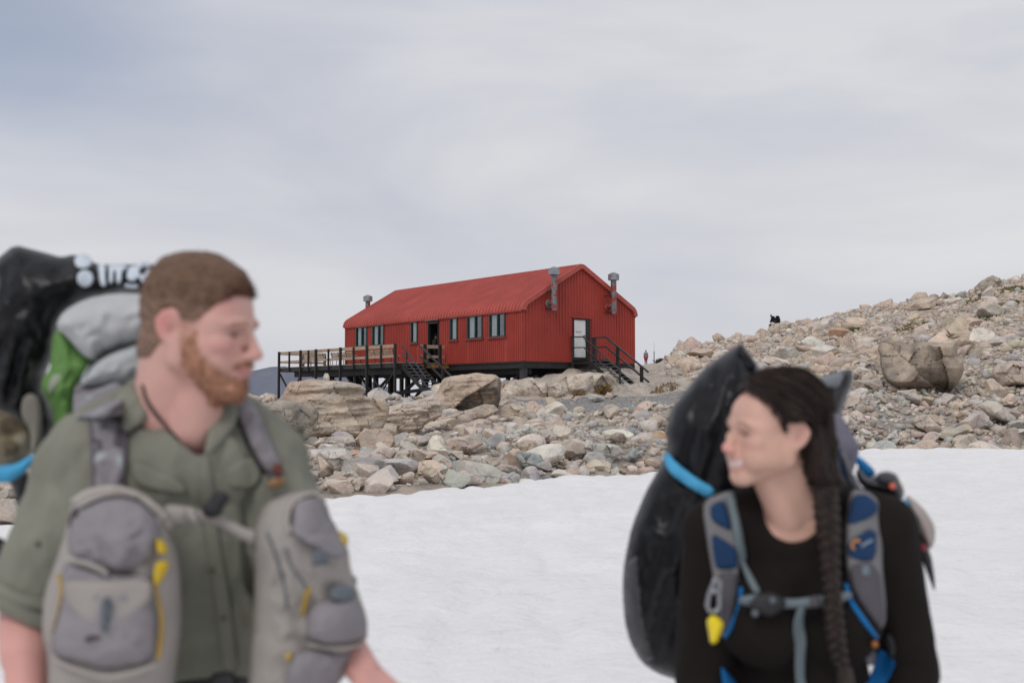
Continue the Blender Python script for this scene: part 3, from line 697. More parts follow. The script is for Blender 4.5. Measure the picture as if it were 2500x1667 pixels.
for k, (ol, ti, lab, gr) in enumerate(ROCKS if not QUICK else ROCKS[:1]):
    slab('rock', ol, tint=ti, label=lab, cat='rock', group=gr, depth=0.62, facets=7, rough=0.05, seed=100 + k, strata=0.0, cells=7, blocky=0.16)
slab('boulder', [(2150, 827), (2169, 823), (2187, 836), (2247, 837), (2306, 836), (2333, 837), (2338, 868), (2351, 877), (2354, 898), (2348, 919), (2330, 946), (2324, 956), (2306, 950), (2265, 948), (2193, 950), (2163, 930), (2154, 913), (2151, 874), (2145, 854)],
     label='huge dark-stained block of rock on the rubble below the hillside', depth=0.5, facets=3, rough=0.05, seed=9, tint=(0.29, 0.225, 0.16), shade=dark_boulder_col, overhang=lambda Q: 0.35 * np.clip((Q[:, 1] - 932) / 22, 0, 1), rimw=0.07, cells=11, blocky=0.17)
slab('boulder', [(2379, 700), (2396, 684), (2423, 672), (2441, 678), (2453, 694), (2444, 712), (2420, 722), (2399, 726), (2381, 720)], Y=93, label='pile-like dark boulder crowning the ridge at the right', depth=0.6, rough=0.16, seed=10, tint=(0.34, 0.285, 0.225), facets=7)
slab('rock', [(2289, 731), (2303, 713), (2317, 722), (2306, 737)], Y=98, label='dark pointed rock standing up on the skyline', cat='rock', depth=0.6, seed=11, tint=(0.24, 0.20, 0.165), facets=5)
slab('rock', [(2073, 768), (2077, 754), (2089, 755), (2091, 768)], Y=116, label='small upright stone like a cairn on the skyline', cat='rock', depth=0.6, seed=12, tint=(0.42, 0.37, 0.31), facets=5)
slab('boulder', [(1866, 820), (1877, 794), (1900, 787), (1919, 782), (1933, 789), (1927, 806), (1889, 824)], Y=107, label='pale crag on the skyline that the resting hiker sits on', depth=0.6, seed=13, tint=(0.50, 0.43, 0.35), facets=6, rough=0.1)
# bedrock that carries the hut
BED = 'bedrock outcrops under and beside the hut'
for ol, yy, lab, sd_ in [
    ([(1218, 955), (1230, 940), (1245, 931), (1262, 926), (1285, 921), (1300, 919), (1318, 932), (1336, 928), (1340, 955), (1338, 988), (1290, 990), (1240, 990), (1218, 985)], 59.3, 'cracked pale outcrop carrying the concrete footing at the hut corner', 21),
    ([(1336, 955), (1342, 938), (1360, 930), (1377, 940), (1386, 968), (1380, 988), (1340, 990)], 58.9, 'narrow pale outcrop between two cracked ones under the hut', 22),
    ([(1362, 935), (1380, 914), (1398, 909), (1440, 905), (1484, 908), (1504, 925), (1510, 952), (1492, 972), (1440, 978), (1390, 984), (1372, 960)], 60.2, 'rounded outcrop with dark cracks behind the end staircase', 23)]:
    slab('outcrop', ol, Y=yy - 1.2, label=lab, cat='outcrop', group=BED, depth=0.55, facets=4, rough=0.07, seed=sd_, tint=(0.53, 0.45, 0.365), sink=0.05, cells=12, blocky=0.16)
# the loose stone perched on the layered boulder
slab('rock', [(789, 929), (788, 921), (793, 911), (801, 911), (805, 922), (804, 930), (797, 931)], Y=34.0, label='small upright stone perched on top of the layered boulder', cat='rock', depth=0.7, seed=14, tint=(0.46, 0.40, 0.33), facets=4)

# --- stones strewn by size
def strew(px0, px1, ylo, yhi, n, r0, r1, seed, taken=None, sep=0.62, mask=None, ex=1.3):
    r_ = np.random.default_rng(seed); got = []
    if QUICK: n = n // 40
    tx = list(taken) if taken is not None else []
    tries = 0
    while len(got) < n and tries < n * 30:
        m = 4000; tries += m
        u = r_.uniform((px0 - 1250) / F, (px1 - 1250) / F, m); Y = np.sqrt(r_.uniform(0, 1, m) * (140 ** 2 - 12 ** 2) + 12 ** 2)
        px = 1250 + F * u
        lo = ylo(px, u, Y); hi = yhi(px)
        ok = (Y > lo) & (Y < hi)
        if mask is not None: ok &= mask(px, Y)
        for uu_, YY_ in zip(u[ok], Y[ok]):
            r = r0 * (r1 / r0) ** (r_.uniform() ** ex); x = uu_ * YY_
            if sep > 0 and tx:
                T = np.asarray(tx); dd = np.hypot(T[:, 0] - x, T[:, 1] - YY_)
                if np.any(dd < sep * (T[:, 2] + r)): continue
            tx.append((x, YY_, r)); got.append((x, YY_, r))
            if len(got) >= n: break
    return got, tx

def lo_edge(px, u, Y):
    x = u * Y; return snow_edge(x / (Y + APEX)) - 0.10
bank_hi = lambda px: np.interp(px, [-300, 600, 850, 1000, 1180, 1260, 1330, 1500, 1640, 1900, 1960], [50, 44, 44, 48, 56, 52, 46, 45, 47, 50, 50])
right_hi = lambda px: np.interp(px, [1800, 2000, 2900], [58, 60, 62])
hill_lo = lambda px, u, Y: np.interp(px, [1560, 1618, 1622, 1650, 1750, 1850, 2900], [200, 200, 66, 62, 58, 56, 60])
hill_hi = lambda px: np.interp(px, [1560, 1680, 1800, 1960, 2130, 2300, 2500, 3000], [74, 92, 108, 124, 112, 108, 102, 100])
STONES = []   # (x, y, r, zone)
tk = []
for n, a, b, s_ in [(230, .34, .60, 1), (1500, .20, .34, 2), (4200, .10, .20, 3)]:
    g_, tk = strew(-260, 1960, lo_edge, bank_hi, n, a, b, s_, tk, sep=0.46 if b > .3 else 0.34); STONES += [(x, y, r, 'bank') for x, y, r in g_]
tk2 = []
for n, a, b, s_ in [(170, .34, .66, 4), (1200, .20, .34, 5), (3800, .10, .20, 6)]:
    g_, tk2 = strew(1860, 2900, lo_edge, right_hi, n, a, b, s_, tk2, sep=0.46 if b > .3 else 0.34); STONES += [(x, y, r, 'right') for x, y, r in g_]
tk3 = []
for n, a, b, s_ in [(170, .6, 1.25, 7), (1200, .32, .6, 8), (6000, .15, .32, 9)]:
    g_, tk3 = strew(1560, 2900, hill_lo, hill_hi, n, a, b, s_, tk3, sep=0.55 if b > .5 else 0.42); STONES += [(x, y, r, 'hill') for x, y, r in g_]
for n, a, b, s_ in [(30, .5, 1.1, 10)]:
    g_, _t = strew(1625, 1800, lambda px, u, Y: np.interp(px, [1570, 1680, 1800], [60, 60, 60]), lambda px: np.interp(px, [1570, 1680, 1800], [72, 80, 86]), n, a, b, s_, [], sep=0.4); STONES += [(x, y, r, 'outcrop') for x, y, r in g_]
SMALL = []
g_, _t = strew(-260, 1960, lo_edge, bank_hi, 5200, .035, .10, 12, None, 0); SMALL += [(x, y, r, 'bank') for x, y, r in g_]
g_, _t = strew(-260, 1960, lo_edge, lambda px: np.interp(px, [p_[0] for p_ in EDGE_PX], EY) + 1.8, 2600, .035, .13, 16, None, 0); SMALL += [(x, y, r, 'bank') for x, y, r in g_]
g_, _t = strew(1860, 2900, lo_edge, right_hi, 3600, .045, .10, 13, None, 0); SMALL += [(x, y, r, 'right') for x, y, r in g_]
g_, _t = strew(1560, 2900, hill_lo, hill_hi, 7000, .07, .17, 14, None, 0); SMALL += [(x, y, r, 'hill') for x, y, r in g_]
g_, _t = strew(1230, 1720, lambda px, u, Y: px * 0 + 45.5, lambda px: px * 0 + 57.3, 260, .03, .10, 15, None, 0); SMALL += [(x, y, r, 'gravel') for x, y, r in g_]

PAL = [('tan', TAN, .44), ('pale', PALE, .28), ('grey', GREY, .20), ('pinkish', PINK, .055), ('green-grey', GREEN, .015), ('rusty', RUST, .01)]
PALH = [('tan', TAN * np.array((1.02, 1.0, 0.98)), .54), ('pale', PALE, .26), ('grey', GREY, .06), ('pinkish', PINK, .11), ('green-grey', GREEN, .01), ('rusty', RUST, .02)]
def tint_for(zone, r_):
    pal = PALH if zone in ('hill', 'outcrop') else PAL
    k = r_.choice(len(pal), p=np.array([p[2] for p in pal]) / sum(p[2] for p in pal))
    return pal[k][0], np.clip(pal[k][1] * r_.uniform(0.8, 1.12) * (1 + r_.normal(size=3) * 0.025), 0.03, 0.85)

def seen(x, y, z):
    px, py = project((x, y, z))
    if px < -10 or px > 2510 or py > 1680: return False, 0
    hid = (px < 690 and not (px < 40 and 1190 < py < 1290)) or (1640 < px < 2060 and py > 900) or (1560 < px < 2060 and py > 1010)
    return (not hid), 0
r_ = np.random.default_rng(77)
cand = []
for k, (x, y, r, zn) in enumerate(STONES):
    ok, _ = seen(x, y, gz(x, y)); cand.append((r / y if ok else 0, k))
cand.sort(reverse=True)
NBIG = 300 - len(ROCKS) - 12
big = set(k for s_, k in cand[:NBIG])
VAR = []
for k in range(22):
    p, f = stone_shape(500 + k, 5 if k < 14 else 5, planes=int(r_.integers(8, 13)), sharp=55, rough=0.06, strata=0.03 if k % 3 == 0 else 0)
    me = bpy.data.meshes.new('rock'); me.from_pydata(p.tolist(), [], f.tolist()); me.update(); me.materials.append(M_rock)
    me.polygons.foreach_set('use_smooth', [True] * len(me.polygons)); me.set_sharp_from_angle(angle=R(28)); VAR.append(me)
SIZEW = lambda r, zn: ('large' if r > (0.38 if zn != 'hill' else 0.8) else 'middling' if r > (0.26 if zn != 'hill' else 0.6) else 'small')
def region(px, py, y, zn):
    if zn == 'hill': return 'on the open hillside ' + ('at the far right' if px > 2300 else 'above the big dark boulder' if px > 2050 else 'behind the woman')
    if zn == 'outcrop': return 'in the rocky shoulder right of the end staircase'
    if zn == 'right': return 'right of the woman ' + ('along the snow edge' if py > 1050 else 'at the big dark boulder' if py < 985 else 'below the big dark boulder')
    if py > 1130: rr_ = 'along the snow edge '
    elif py > 1060: rr_ = 'mid rubble bank '
    else: rr_ = 'high in the rubble '
    return rr_ + ('next to the man' if px < 900 else 'under the deck staircase' if px < 1100 else 'under the hut corner' if px < 1330 else 'left of the woman')
for k in sorted(big):
    x, y, r, zn = STONES[k]; z = gz(x, y); px, py = project((x, y, z)); word, ti = tint_for(zn, r_)
    o = bpy.data.objects.new('rock', VAR[int(r_.integers(len(VAR)))]); COL.objects.link(o)
    flat = r_.uniform(0.75, 1.1)
    o.scale = (r, r * r_.uniform(0.85, 1.1), r * flat * (0.7 if zn == 'outcrop' else 1))
    o.rotation_euler = (r_.normal() * 0.22, r_.normal() * 0.22, r_.uniform(0, 6.28)); o.location = (x, y, z + r * (0.30 if zn in ('bank', 'right') else 0.16 if zn != 'outcrop' else -0.25))
    o.color = (*ti, 1)
    lab = f'{SIZEW(r, zn)} {word} stone {region(px, py, y, zn)}'
    tag(o, lab, 'rock', lab.replace(' stone ', ' stones '))
# everything smaller is one mass of rubble
def hull_stone(seed, n):
    r2 = np.random.default_rng(seed); pts = r2.normal(size=(n, 3)); pts /= np.linalg.norm(pts, axis=1, keepdims=True); pts *= r2.uniform(0.72, 1.0, (n, 1)); pts *= np.array([1.0, r2.uniform(0.6, 0.95), r2.uniform(0.42, 0.8)])
    bm = bmesh.new(); [bm.verts.new(q) for q in pts]; bmesh.ops.convex_hull(bm, input=bm.verts[:]); bmesh.ops.delete(bm, geom=[v for v in bm.verts if not v.link_faces], context='VERTS')
    bmesh.ops.triangulate(bm, faces=bm.faces[:]); bm.normal_update(); bm.verts.index_update()
    v = np.array([q.co[:] for q in bm.verts]); f = np.array([[q.index for q in x.verts] for x in bm.faces]); bm.free(); return v, f
BASES = {2: [hull_stone(900 + k, 12) for k in range(60)], 3: [hull_stone(990 + k, 20) for k in range(60)]}
VV, FFt, CC = [], [], []; off = 0
rest = [(STONES[k], 3 if STONES[k][2] / STONES[k][1] > 0.006 else 2) for k in range(len(STONES)) if k not in big] + [(s_, 2) for s_ in SMALL]
for (x, y, r, zn), sub in rest:
    p, f = BASES[sub][int(r_.integers(len(BASES[sub])))]
    e = Euler((r_.normal() * 0.3, r_.normal() * 0.3, r_.uniform(0, 6.28))).to_matrix()
    _w, ti = tint_for(zn, r_)
    if zn == 'gravel': ti = GREY * r_.uniform(0.6, 1.3)
    z = gz(x, y) if zn != 'hill' or r > 0.2 else gz(x, y)
    q = (p * r) @ np.array(e).T + np.array((x, y, z + r * (0.26 if zn in ('bank', 'right') else 0.14 if zn != 'outcrop' else -0.25)))
    VV.append(q); FFt.append(f + off); CC.append(np.repeat(ti[None], len(p), 0)); off += len(p)
VV = np.concatenate(VV); FFt = np.concatenate(FFt); CC = np.concatenate(CC)
me = bpy.data.meshes.new('loose_stones'); me.vertices.add(len(VV)); me.vertices.foreach_set('co', VV.ravel())
me.loops.add(FFt.size); me.loops.foreach_set('vertex_index', FFt.ravel()); me.polygons.add(len(FFt)); me.polygons.foreach_set('loop_start', np.arange(0, FFt.size, 3)); me.polygons.foreach_set('loop_total', np.full(len(FFt), 3))
me.update(calc_edges=True); me.materials.append(M_scree)
ca = me.color_attributes.new('Col', 'FLOAT_COLOR', 'POINT'); c4 = np.ones((len(VV), 4)); c4[:, :3] = CC; ca.data.foreach_set('color', c4.ravel())
o = bpy.data.objects.new('loose_stones', me); COL.objects.link(o); tag(o, 'small broken stones filling the gaps between the rocks and covering the hillside', 'rubble', kind='stuff')

# ------------------------------------------------------------------ the hut's own axes
HA = Vector((0.5751, 60.7921, CAMZ + 1.9015)); HYAW = 0.9221
HE = Vector((-math.cos(HYAW), math.sin(HYAW), 0)); HG = Vector((math.sin(HYAW), math.cos(HYAW), 0)); UP = Vector((0, 0, 1))
HL, HW, HH, HR = 19.49, 8.18, 2.75, 2.64
def H(s, g, h): return HA + HE * s + HG * g + UP * h
# ------------------------------------------------------------------ materials of the hut
def red_paint(name, col, spec=0.5, rough=0.42):
    m, nt, b = new_mat(name)
    geo = N(nt, 'ShaderNodeNewGeometry'); src = geo.outputs['Position']
    n1 = N(nt, 'ShaderNodeTexNoise'); n1.inputs['Scale'].default_value = 0.7; n1.inputs['Detail'].default_value = 7; nt.links.new(src, n1.inputs[0])
    lo = [c * 0.86 for c in col]; hi = [min(1, c * 1.1) for c in col]
    r = ramp(nt, [(0.3, lo), (0.7, hi)]); nt.links.new(n1.outputs['Fac'], r.inputs[0])
    mp = N(nt, 'ShaderNodeMapping'); mp.inputs['Scale'].default_value = (3, 3, 0.25); nt.links.new(src, mp.inputs[0])
    n2 = N(nt, 'ShaderNodeTexNoise'); n2.inputs['Scale'].default_value = 1.6; n2.inputs['Detail'].default_value = 5; nt.links.new(mp.outputs[0], n2.inputs[0])
    r2 = ramp(nt, [(0.5, 0), (0.8, 0.28)]); nt.links.new(n2.outputs['Fac'], r2.inputs[0])
    nt.links.new(mixc(nt, r.outputs[0], (col[0] * 0.55, col[1] * 0.6 + 0.01, col[2] * 0.6 + 0.01), r2.outputs[0]), b.inputs['Base Color'])
    b.inputs['Roughness'].default_value = rough; b.inputs['Specular IOR Level'].default_value = spec
    return m
M_red = red_paint('red_cladding', (0.385, 0.057, 0.042), 0.25)
M_redroof = red_paint('red_roofing', (0.49, 0.105, 0.086), 0.35, 0.55)
M_dark = simple('black_stained_timber', (0.020, 0.018, 0.018), 0.6, 0.35, 3, 0.15, 30)
M_dsteel = simple('dark_steel', (0.040, 0.039, 0.042), 0.45, 0.25, 3, 0.05, 30)
M_tread = simple('grey_steel_grating', (0.13, 0.135, 0.145), 0.5, 0.3, 4, 0.1, 40)
M_wood = simple('weathered_pine', (0.43, 0.32, 0.23), 0.75, 0.35, 2.5, 0.2, 25, stretch=(0.7, 6, 6))
M_boards = simple('grey_deck_boards', (0.33, 0.265, 0.21), 0.8, 0.3, 2, 0.2, 20)
M_yel = simple('old_yellow_paint', (0.28, 0.15, 0.03), 0.7, 0.5, 2.5, 0.1, 20)
M_white = simple('white_door_paint', (0.78, 0.78, 0.76), 0.45, 0.06, 2, 0.02, 20)
M_curt = simple('grey_curtain', (0.42, 0.45, 0.46), 0.8, 0.12, 3, 0)
M_wgreen = simple('dark_green_joinery', (0.022, 0.05, 0.045), 0.4, 0.2, 4, 0)
M_inside = simple('dim_interior', (0.10, 0.085, 0.07), 0.9, 0.2, 1, 0)
M_insidel = simple('pale_interior', (0.10, 0.11, 0.115), 0.8, 0.15, 0.8, 0)
M_black = simple('black_opening', (0.012, 0.011, 0.011), 0.8, 0.2, 1, 0)
M_conc = simple('old_concrete', (0.36, 0.335, 0.30), 0.9, 0.2, 3, 0.25, 25)
M_galv = simple('galvanised_sheet', (0.34, 0.35, 0.37), 0.42, 0.25, 5, 0.05, 30, metal=0.75)
M_flue = simple('worn_grey_flue', (0.21, 0.205, 0.215), 0.5, 0.3, 6, 0.08, 30, metal=0.3, dirt=((0.34, 0.06, 0.05), 3.2, 0.50, 0.06))
M_bolt = simple('zinc_bolt', (0.35, 0.35, 0.36), 0.4, 0.1, 5, 0, metal=0.6)
m, nt, b = new_mat('window_glass'); b.inputs['Base Color'].default_value = (0.9, 0.95, 0.95, 1); b.inputs['Roughness'].default_value = 0.04
tr = N(nt, 'ShaderNodeBsdfTransparent'); tr.inputs[0].default_value = (0.80, 0.86, 0.86, 1); gl = N(nt, 'ShaderNodeBsdfGlossy'); gl.inputs['Roughness'].default_value = 0.03; gl.inputs[0].default_value = (0.85, 0.9, 0.92, 1)
mx = N(nt, 'ShaderNodeMixShader'); mx.inputs[0].default_value = 0.24; nt.links.new(tr.outputs[0], mx.inputs[1]); nt.links.new(gl.outputs[0], mx.inputs[2]); nt.links.new(mx.outputs[0], nt.nodes['Material Output'].inputs[0])
M_glass = m

hut = empty('mountain_hut', H(HL / 2, HW / 2, 0), 'red corrugated mountain hut on dark piles on the rocks', 'hut')

def corr_profile(a, b, pitch, rib, depth):
    """(position, offset) pairs of a ribbed sheet between a and b"""
    pts = [(a, 0)]
    x = math.ceil(a / pitch) * pitch
    while x < b - rib * 1.2:
        if x - rib > a + 0.004: pts += [(x - rib * 0.8, 0), (x - rib * 0.4, depth), (x + rib * 0.4, depth), (x + rib * 0.8, 0)]
        x += pitch
    pts.append((b, 0)); return pts

def wall(name, origin, along, outw, length, top, openings, pitch, rib, depth, mat, parent=hut):
    """a ribbed wall; top(t) gives its height; openings are (t0, t1, h0, h1)"""
    mb = MB(); cuts = sorted(set([0, length] + [v for o in openings for v in o[:2]]))
    for a, b in zip(cuts[:-1], cuts[1:]):
        mid = (a + b) / 2; op = [o for o in openings if o[0] <= mid <= o[1]]
        prof = corr_profile(a, b, pitch, rib, depth)
        bands = []
        h = 0.0
        for o in sorted(op, key=lambda o: o[2]):
            if o[2] > h: bands.append((h, o[2]))
            h = o[3]
        bands.append((h, None))
        for h0, h1 in bands:
            vs = []
            for t, d in prof:
                p = origin + along * t + outw * d
                vs.append(p + UP * h0); vs.append(p + UP * (top(t) if h1 is None else h1))
            mb.add(vs, [[2 * i, 2 * i + 2, 2 * i + 3, 2 * i + 1] for i in range(len(prof) - 1)])
    return mb.obj(name, mat, parent)

WIN = [(16.53, 17.99, 2), (14.39, 15.84, 2), (10.43, 11.18, 1), (6.14, 6.89, 1), (3.66, 5.15, 2), (1.53, 3.01, 2)]
WH0, WH1 = 1.37, 2.68
DOOR = (8.09, 9.27, 0.02, 2.58)
flat_top = lambda t: HH + 0.03
gab = lambda g: HH + 0.05 + min(max(0, min(g, HW - g)) * 0.5774 + 0.36, 2.6) - (0.36 if min(g, HW - g) < 0.02 else 0)
def gable_top(g):
    k = min(g, HW - g); r = 0.62
    if k < r * 0.5: return HH + math.sqrt(max(0, r * r - (r - k) ** 2)) - 0.03
    z = HH + r * math.cos(R(30)) + (k - r * 0.5) * math.tan(R(30)); return min(z, HH + HR - 0.02) - 0.05
wall('wall', H(0, 0, 0), HE, -HG, HL, flat_top, [(a, b, WH0, WH1) for a, b, _ in WIN] + [DOOR], 0.19, 0.024, 0.034, M_red)
wall('wall', H(0, 0, 0), HG, -HE, HW, gable_top, [(3.50, 4.72, 0.12, 2.42)], 0.212, 0.024, 0.034, M_red)
wall('wall', H(HL, 0, 0), HG, HE, HW, gable_top, [], 0.212, 0.03, 0.028, M_red)
wall('wall', H(0, HW, 0), HE, HG, HL, flat_top, [], 0.15, 0.03, 0.02, M_red)
# corner flashings
mb = MB()
for s_, g_ in ((0, 0), (0, HW), (HL, 0), (HL, HW)):
    sx = -1 if s_ == 0 else 1; gx = -1 if g_ == 0 else 1
    mb.box(H(s_ - sx * 0.06, g_ + gx * 0.027, HH / 2 + 0.01), (0.14, 0.008, HH - 0.02), HE, HG); mb.box(H(s_ + sx * 0.027, g_ - gx * 0.06, HH / 2 + 0.012), (0.008, 0.14, HH - 0.024), HE, HG)
mb.obj('corner_flashing', M_red, hut)
# roof: one curved ribbed sheet
rr, rg = 0.62, 0.42; sl = R(30)
prof = []
def arc(cg, ch, r, a0, a1, n):
    for k in range(n + 1):
        a = a0 + (a1 - a0) * k / n; prof.append((cg + r * math.cos(a), ch + r * math.sin(a), math.cos(a), math.sin(a)))
ga = -0.07
arc(ga + rr, HH - 0.02, rr, math.pi, math.pi - (math.pi / 2 - sl), 9)
top_h = HH + HR
arc(HW / 2, top_h - rg, rg, math.pi / 2 + sl, math.pi / 2 - sl, 8)
arc(HW - ga - rr, HH - 0.02, rr, math.pi / 2 - sl, 0, 9)
# make the straight slope meet: lift the ridge arc to the line of the eave arcs
g0, h0 = prof[9][0], prof[9][1]; g1 = prof[10][0]; need = h0 + (g1 - g0) * math.tan(sl); dz = need - prof[10][1]
prof = [(g, h + dz, a, b) if 10 <= i <= 18 else (g, h, a, b) for i, (g, h, a, b) in enumerate(prof)]
rib = corr_profile(-0.10, HL + 0.10, 0.30, 0.06, 0.075)
vs = []; fs = []
for s_, d in rib:
    for g, h, ng, nh in prof: vs.append(H(s_, g + ng * d, h + nh * d))
n = len(prof)
for i in range(len(rib) - 1):
    for k in range(n - 1): fs.append([i * n + k, i * n + k + 1, (i + 1) * n + k + 1, (i + 1) * n + k])
mb = MB(); mb.add(vs, fs); roof = mb.obj('roof', M_redroof, hut)
# ridge cap and eave gutter line
mb = MB()
for s0_, s1_ in ((-0.12, HL + 0.12),):
    pr = prof[10:19]; v = [H(s0_, g + ng * 0.045, h + nh * 0.045) for g, h, ng, nh in pr] + [H(s1_, g + ng * 0.045, h + nh * 0.045) for g, h, ng, nh in pr]
    mb.add(v, [[k, k + 1, len(pr) + k + 1, len(pr) + k] for k in range(len(pr) - 1)])
mb.obj('ridge_cap', M_redroof, roof)
mb = MB(); mb.bar(H(-0.02, -0.075, HH - 0.05), H(HL + 0.02, -0.075, HH - 0.05), 0.05, 0.07); mb.bar(H(-0.02, HW + 0.075, HH - 0.05), H(HL + 0.02, HW + 0.075, HH - 0.05), 0.05, 0.07)
mb.obj('eave_trim', M_red, hut)
for s0_, s1_ in ((-0.15, 0.03), (HL - 0.03, HL + 0.15)):       # smooth barge band over each gable
    mb = MB(); v = []; wb = 0.20
    for s_ in (s0_, s1_):
        for g, h, ng, nh in prof: v.append(H(s_, g + ng * 0.05, h + nh * 0.05))
        for g, h, ng, nh in prof: v.append(H(s_, g - ng * wb, h - nh * wb))
    n2_ = len(prof); f = []
    for k in range(n2_ - 1):
        f.append([k, k + 1, 2 * n2_ + k + 1, 2 * n2_ + k]); f.append([n2_ + k, 3 * n2_ + k, 3 * n2_ + k + 1, n2_ + k + 1])
        f.append([k, n2_ + k, n2_ + k + 1, k + 1]); f.append([2 * n2_ + k, 2 * n2_ + k + 1, 3 * n2_ + k + 1, 3 * n2_ + k])
    mb.add(v, f); mb.obj('barge_board', M_redroof, hut)
# inner shell: floor and a pale room behind the windows
mb = MB(); mb.box(H(HL / 2, HW / 2, -0.04), (HL - 0.02, HW - 0.02, 0.08), HE, HG); mb.obj('floor', M_dark, hut)
mb = MB(); mb.box(H(HL / 2, 2.6, 1.35), (HL - 0.3, 0.05, 2.6), HE, HG)
for s_ in (0.4, 3.3, 7.4, 9.9, 13.2, 16.2): mb.box(H(s_, 1.3, 1.35), (0.08, 2.5, 2.6), HE, HG)
mb.box(H(HL / 2, 1.3, 2.72), (HL - 0.3, 2.6, 0.04), HE, HG); mb.obj('inner_partition', M_insidel, hut)
# windows
for a, b_, nl in WIN:
    mb = MB(); fw = 0.075; c = (a + b_) / 2; y = -0.035
    for t in ([a + fw / 2, b_ - fw / 2] + ([c - 0.05] if nl == 2 else [])): mb.box(H(t, y + 0.02, (WH0 + WH1) / 2), (fw, 0.11, WH1 - WH0), HE, HG)
    for h_ in (WH0 + fw / 2, WH1 - fw / 2): mb.box(H(c, y + 0.022, h_), (b_ - a - 2 * fw, 0.105, fw), HE, HG)
    fr = mb.obj('window', M_wgreen, hut, bevel=0.004)
    mb = MB(); mb.add([H(a + fw - .01, 0.02, WH0 + fw - .01), H(a + fw - .01, 0.02, WH1 - fw + .01), H(b_ - fw + .01, 0.02, WH1 - fw + .01), H(b_ - fw + .01, 0.02, WH0 + fw - .01)], [[3, 2, 1, 0]]); mb.obj('pane', M_glass, fr)
    mb = MB(); mb.box(H(c, -0.055, WH0 - 0.035), (b_ - a + 0.24, 0.11, 0.05), HE, HG); mb.obj('sill', M_red, fr)
    mb = MB(); wc = (b_ - a) * (0.34 if nl == 2 else 0.7)       # a pale blind behind part of the glass
    n_ = 7
    for k in range(n_): mb.box(H(b_ - fw - wc * (k + 0.5) / n_, 0.10 + 0.02 * (k % 2), (WH0 + WH1) / 2), (wc / n_, 0.012, WH1 - WH0), HE, HG)
    mb.obj('curtain', M_curt, fr)
# doorway on the long side: dark frame, canopy strip, white inner door
mb = MB()
for t in (DOOR[0] + 0.03, DOOR[1] - 0.05): mb.box(H(t, 0.02, 1.29), (0.06 if t < 9 else 0.10, 0.16, 2.54), HE, HG)
mb.box(H((DOOR[0] + DOOR[1]) / 2, 0.02, 2.50), (DOOR[1] - DOOR[0] - 0.17, 0.155, 0.12), HE, HG)
dr = mb.obj('door', M_dark, hut)
mb = MB(); mb.box(H((DOOR[0] + DOOR[1]) / 2, 1.35, 1.25), (1.6, 0.04, 2.5), HE, HG); mb.box(H(9.36, 0.72, 1.25), (0.05, 1.2, 2.5), HE, HG); mb.obj('porch_wall', M_black, dr)
mb = MB(); mb.box(H(8.38, 0.42, 1.12), (0.56, 0.045, 2.24), HE, HG); lf = mb.obj('door_leaf', M_white, dr)
mb = MB(); mb.box(H((DOOR[0] + DOOR[1]) / 2, -0.09, 2.66), (1.42, 0.2, 0.03), HE, HG); mb.obj('door_hood', M_galv, dr)
# gable door
mb = MB()
mb.box(H(-0.01, 3.52, 1.27), (0.12, 0.06, 2.30), HE, HG); mb.box(H(-0.012, 4.57, 1.27), (0.124, 0.30, 2.30), HE, HG); mb.box(H(-0.011, 4.0, 2.39), (0.118, 0.90, 0.06), HE, HG); mb.box(H(-0.011, 4.0, 0.20), (0.118, 0.90, 0.16), HE, HG)
d2 = mb.obj('door', M_dark, hut)
mb = MB(); mb.box(H(0.0, 3.985, 1.32), (0.05, 0.86, 2.08), HE, HG); lf2 = mb.obj('door_leaf', M_white, d2, bevel=0.006)
mb = MB()
for h_ in (1.72, 1.43): mb.bar(H(-0.05, 3.72, h_), H(-0.05, 4.08, h_), 0.025, 0.02); mb.bar(H(-0.04, 3.72, h_), H(-0.04, 3.72, h_ - 0.05), 0.02, 0.02); mb.bar(H(-0.04, 4.08, h_), H(-0.04, 4.08, h_ + 0.05), 0.02, 0.02)
mb.obj('notice_holder', M_bolt, d2)
mb = MB(); mb.bar(H(-0.06, 4.28, 1.48), H(-0.06, 4.40, 1.48), 0.03, 0.03); mb.box(H(-0.04, 4.29, 1.44), (0.03, 0.05, 0.14), HE, HG); mb.bar(H(-0.05, 4.30, 1.40), H(-0.05, 4.38, 1.15), 0.012, 0.012); mb.obj('handle', M_dark, d2)
mb = MB(); mb.box(H(-0.06, 4.12, 2.50), (0.12, 1.42, 0.05), HE, HG); mb.box(H(-0.055, 4.12, 2.455), (0.10, 1.40, 0.034), HE, HG); mb.obj('door_head_flashing', M_red, d2)
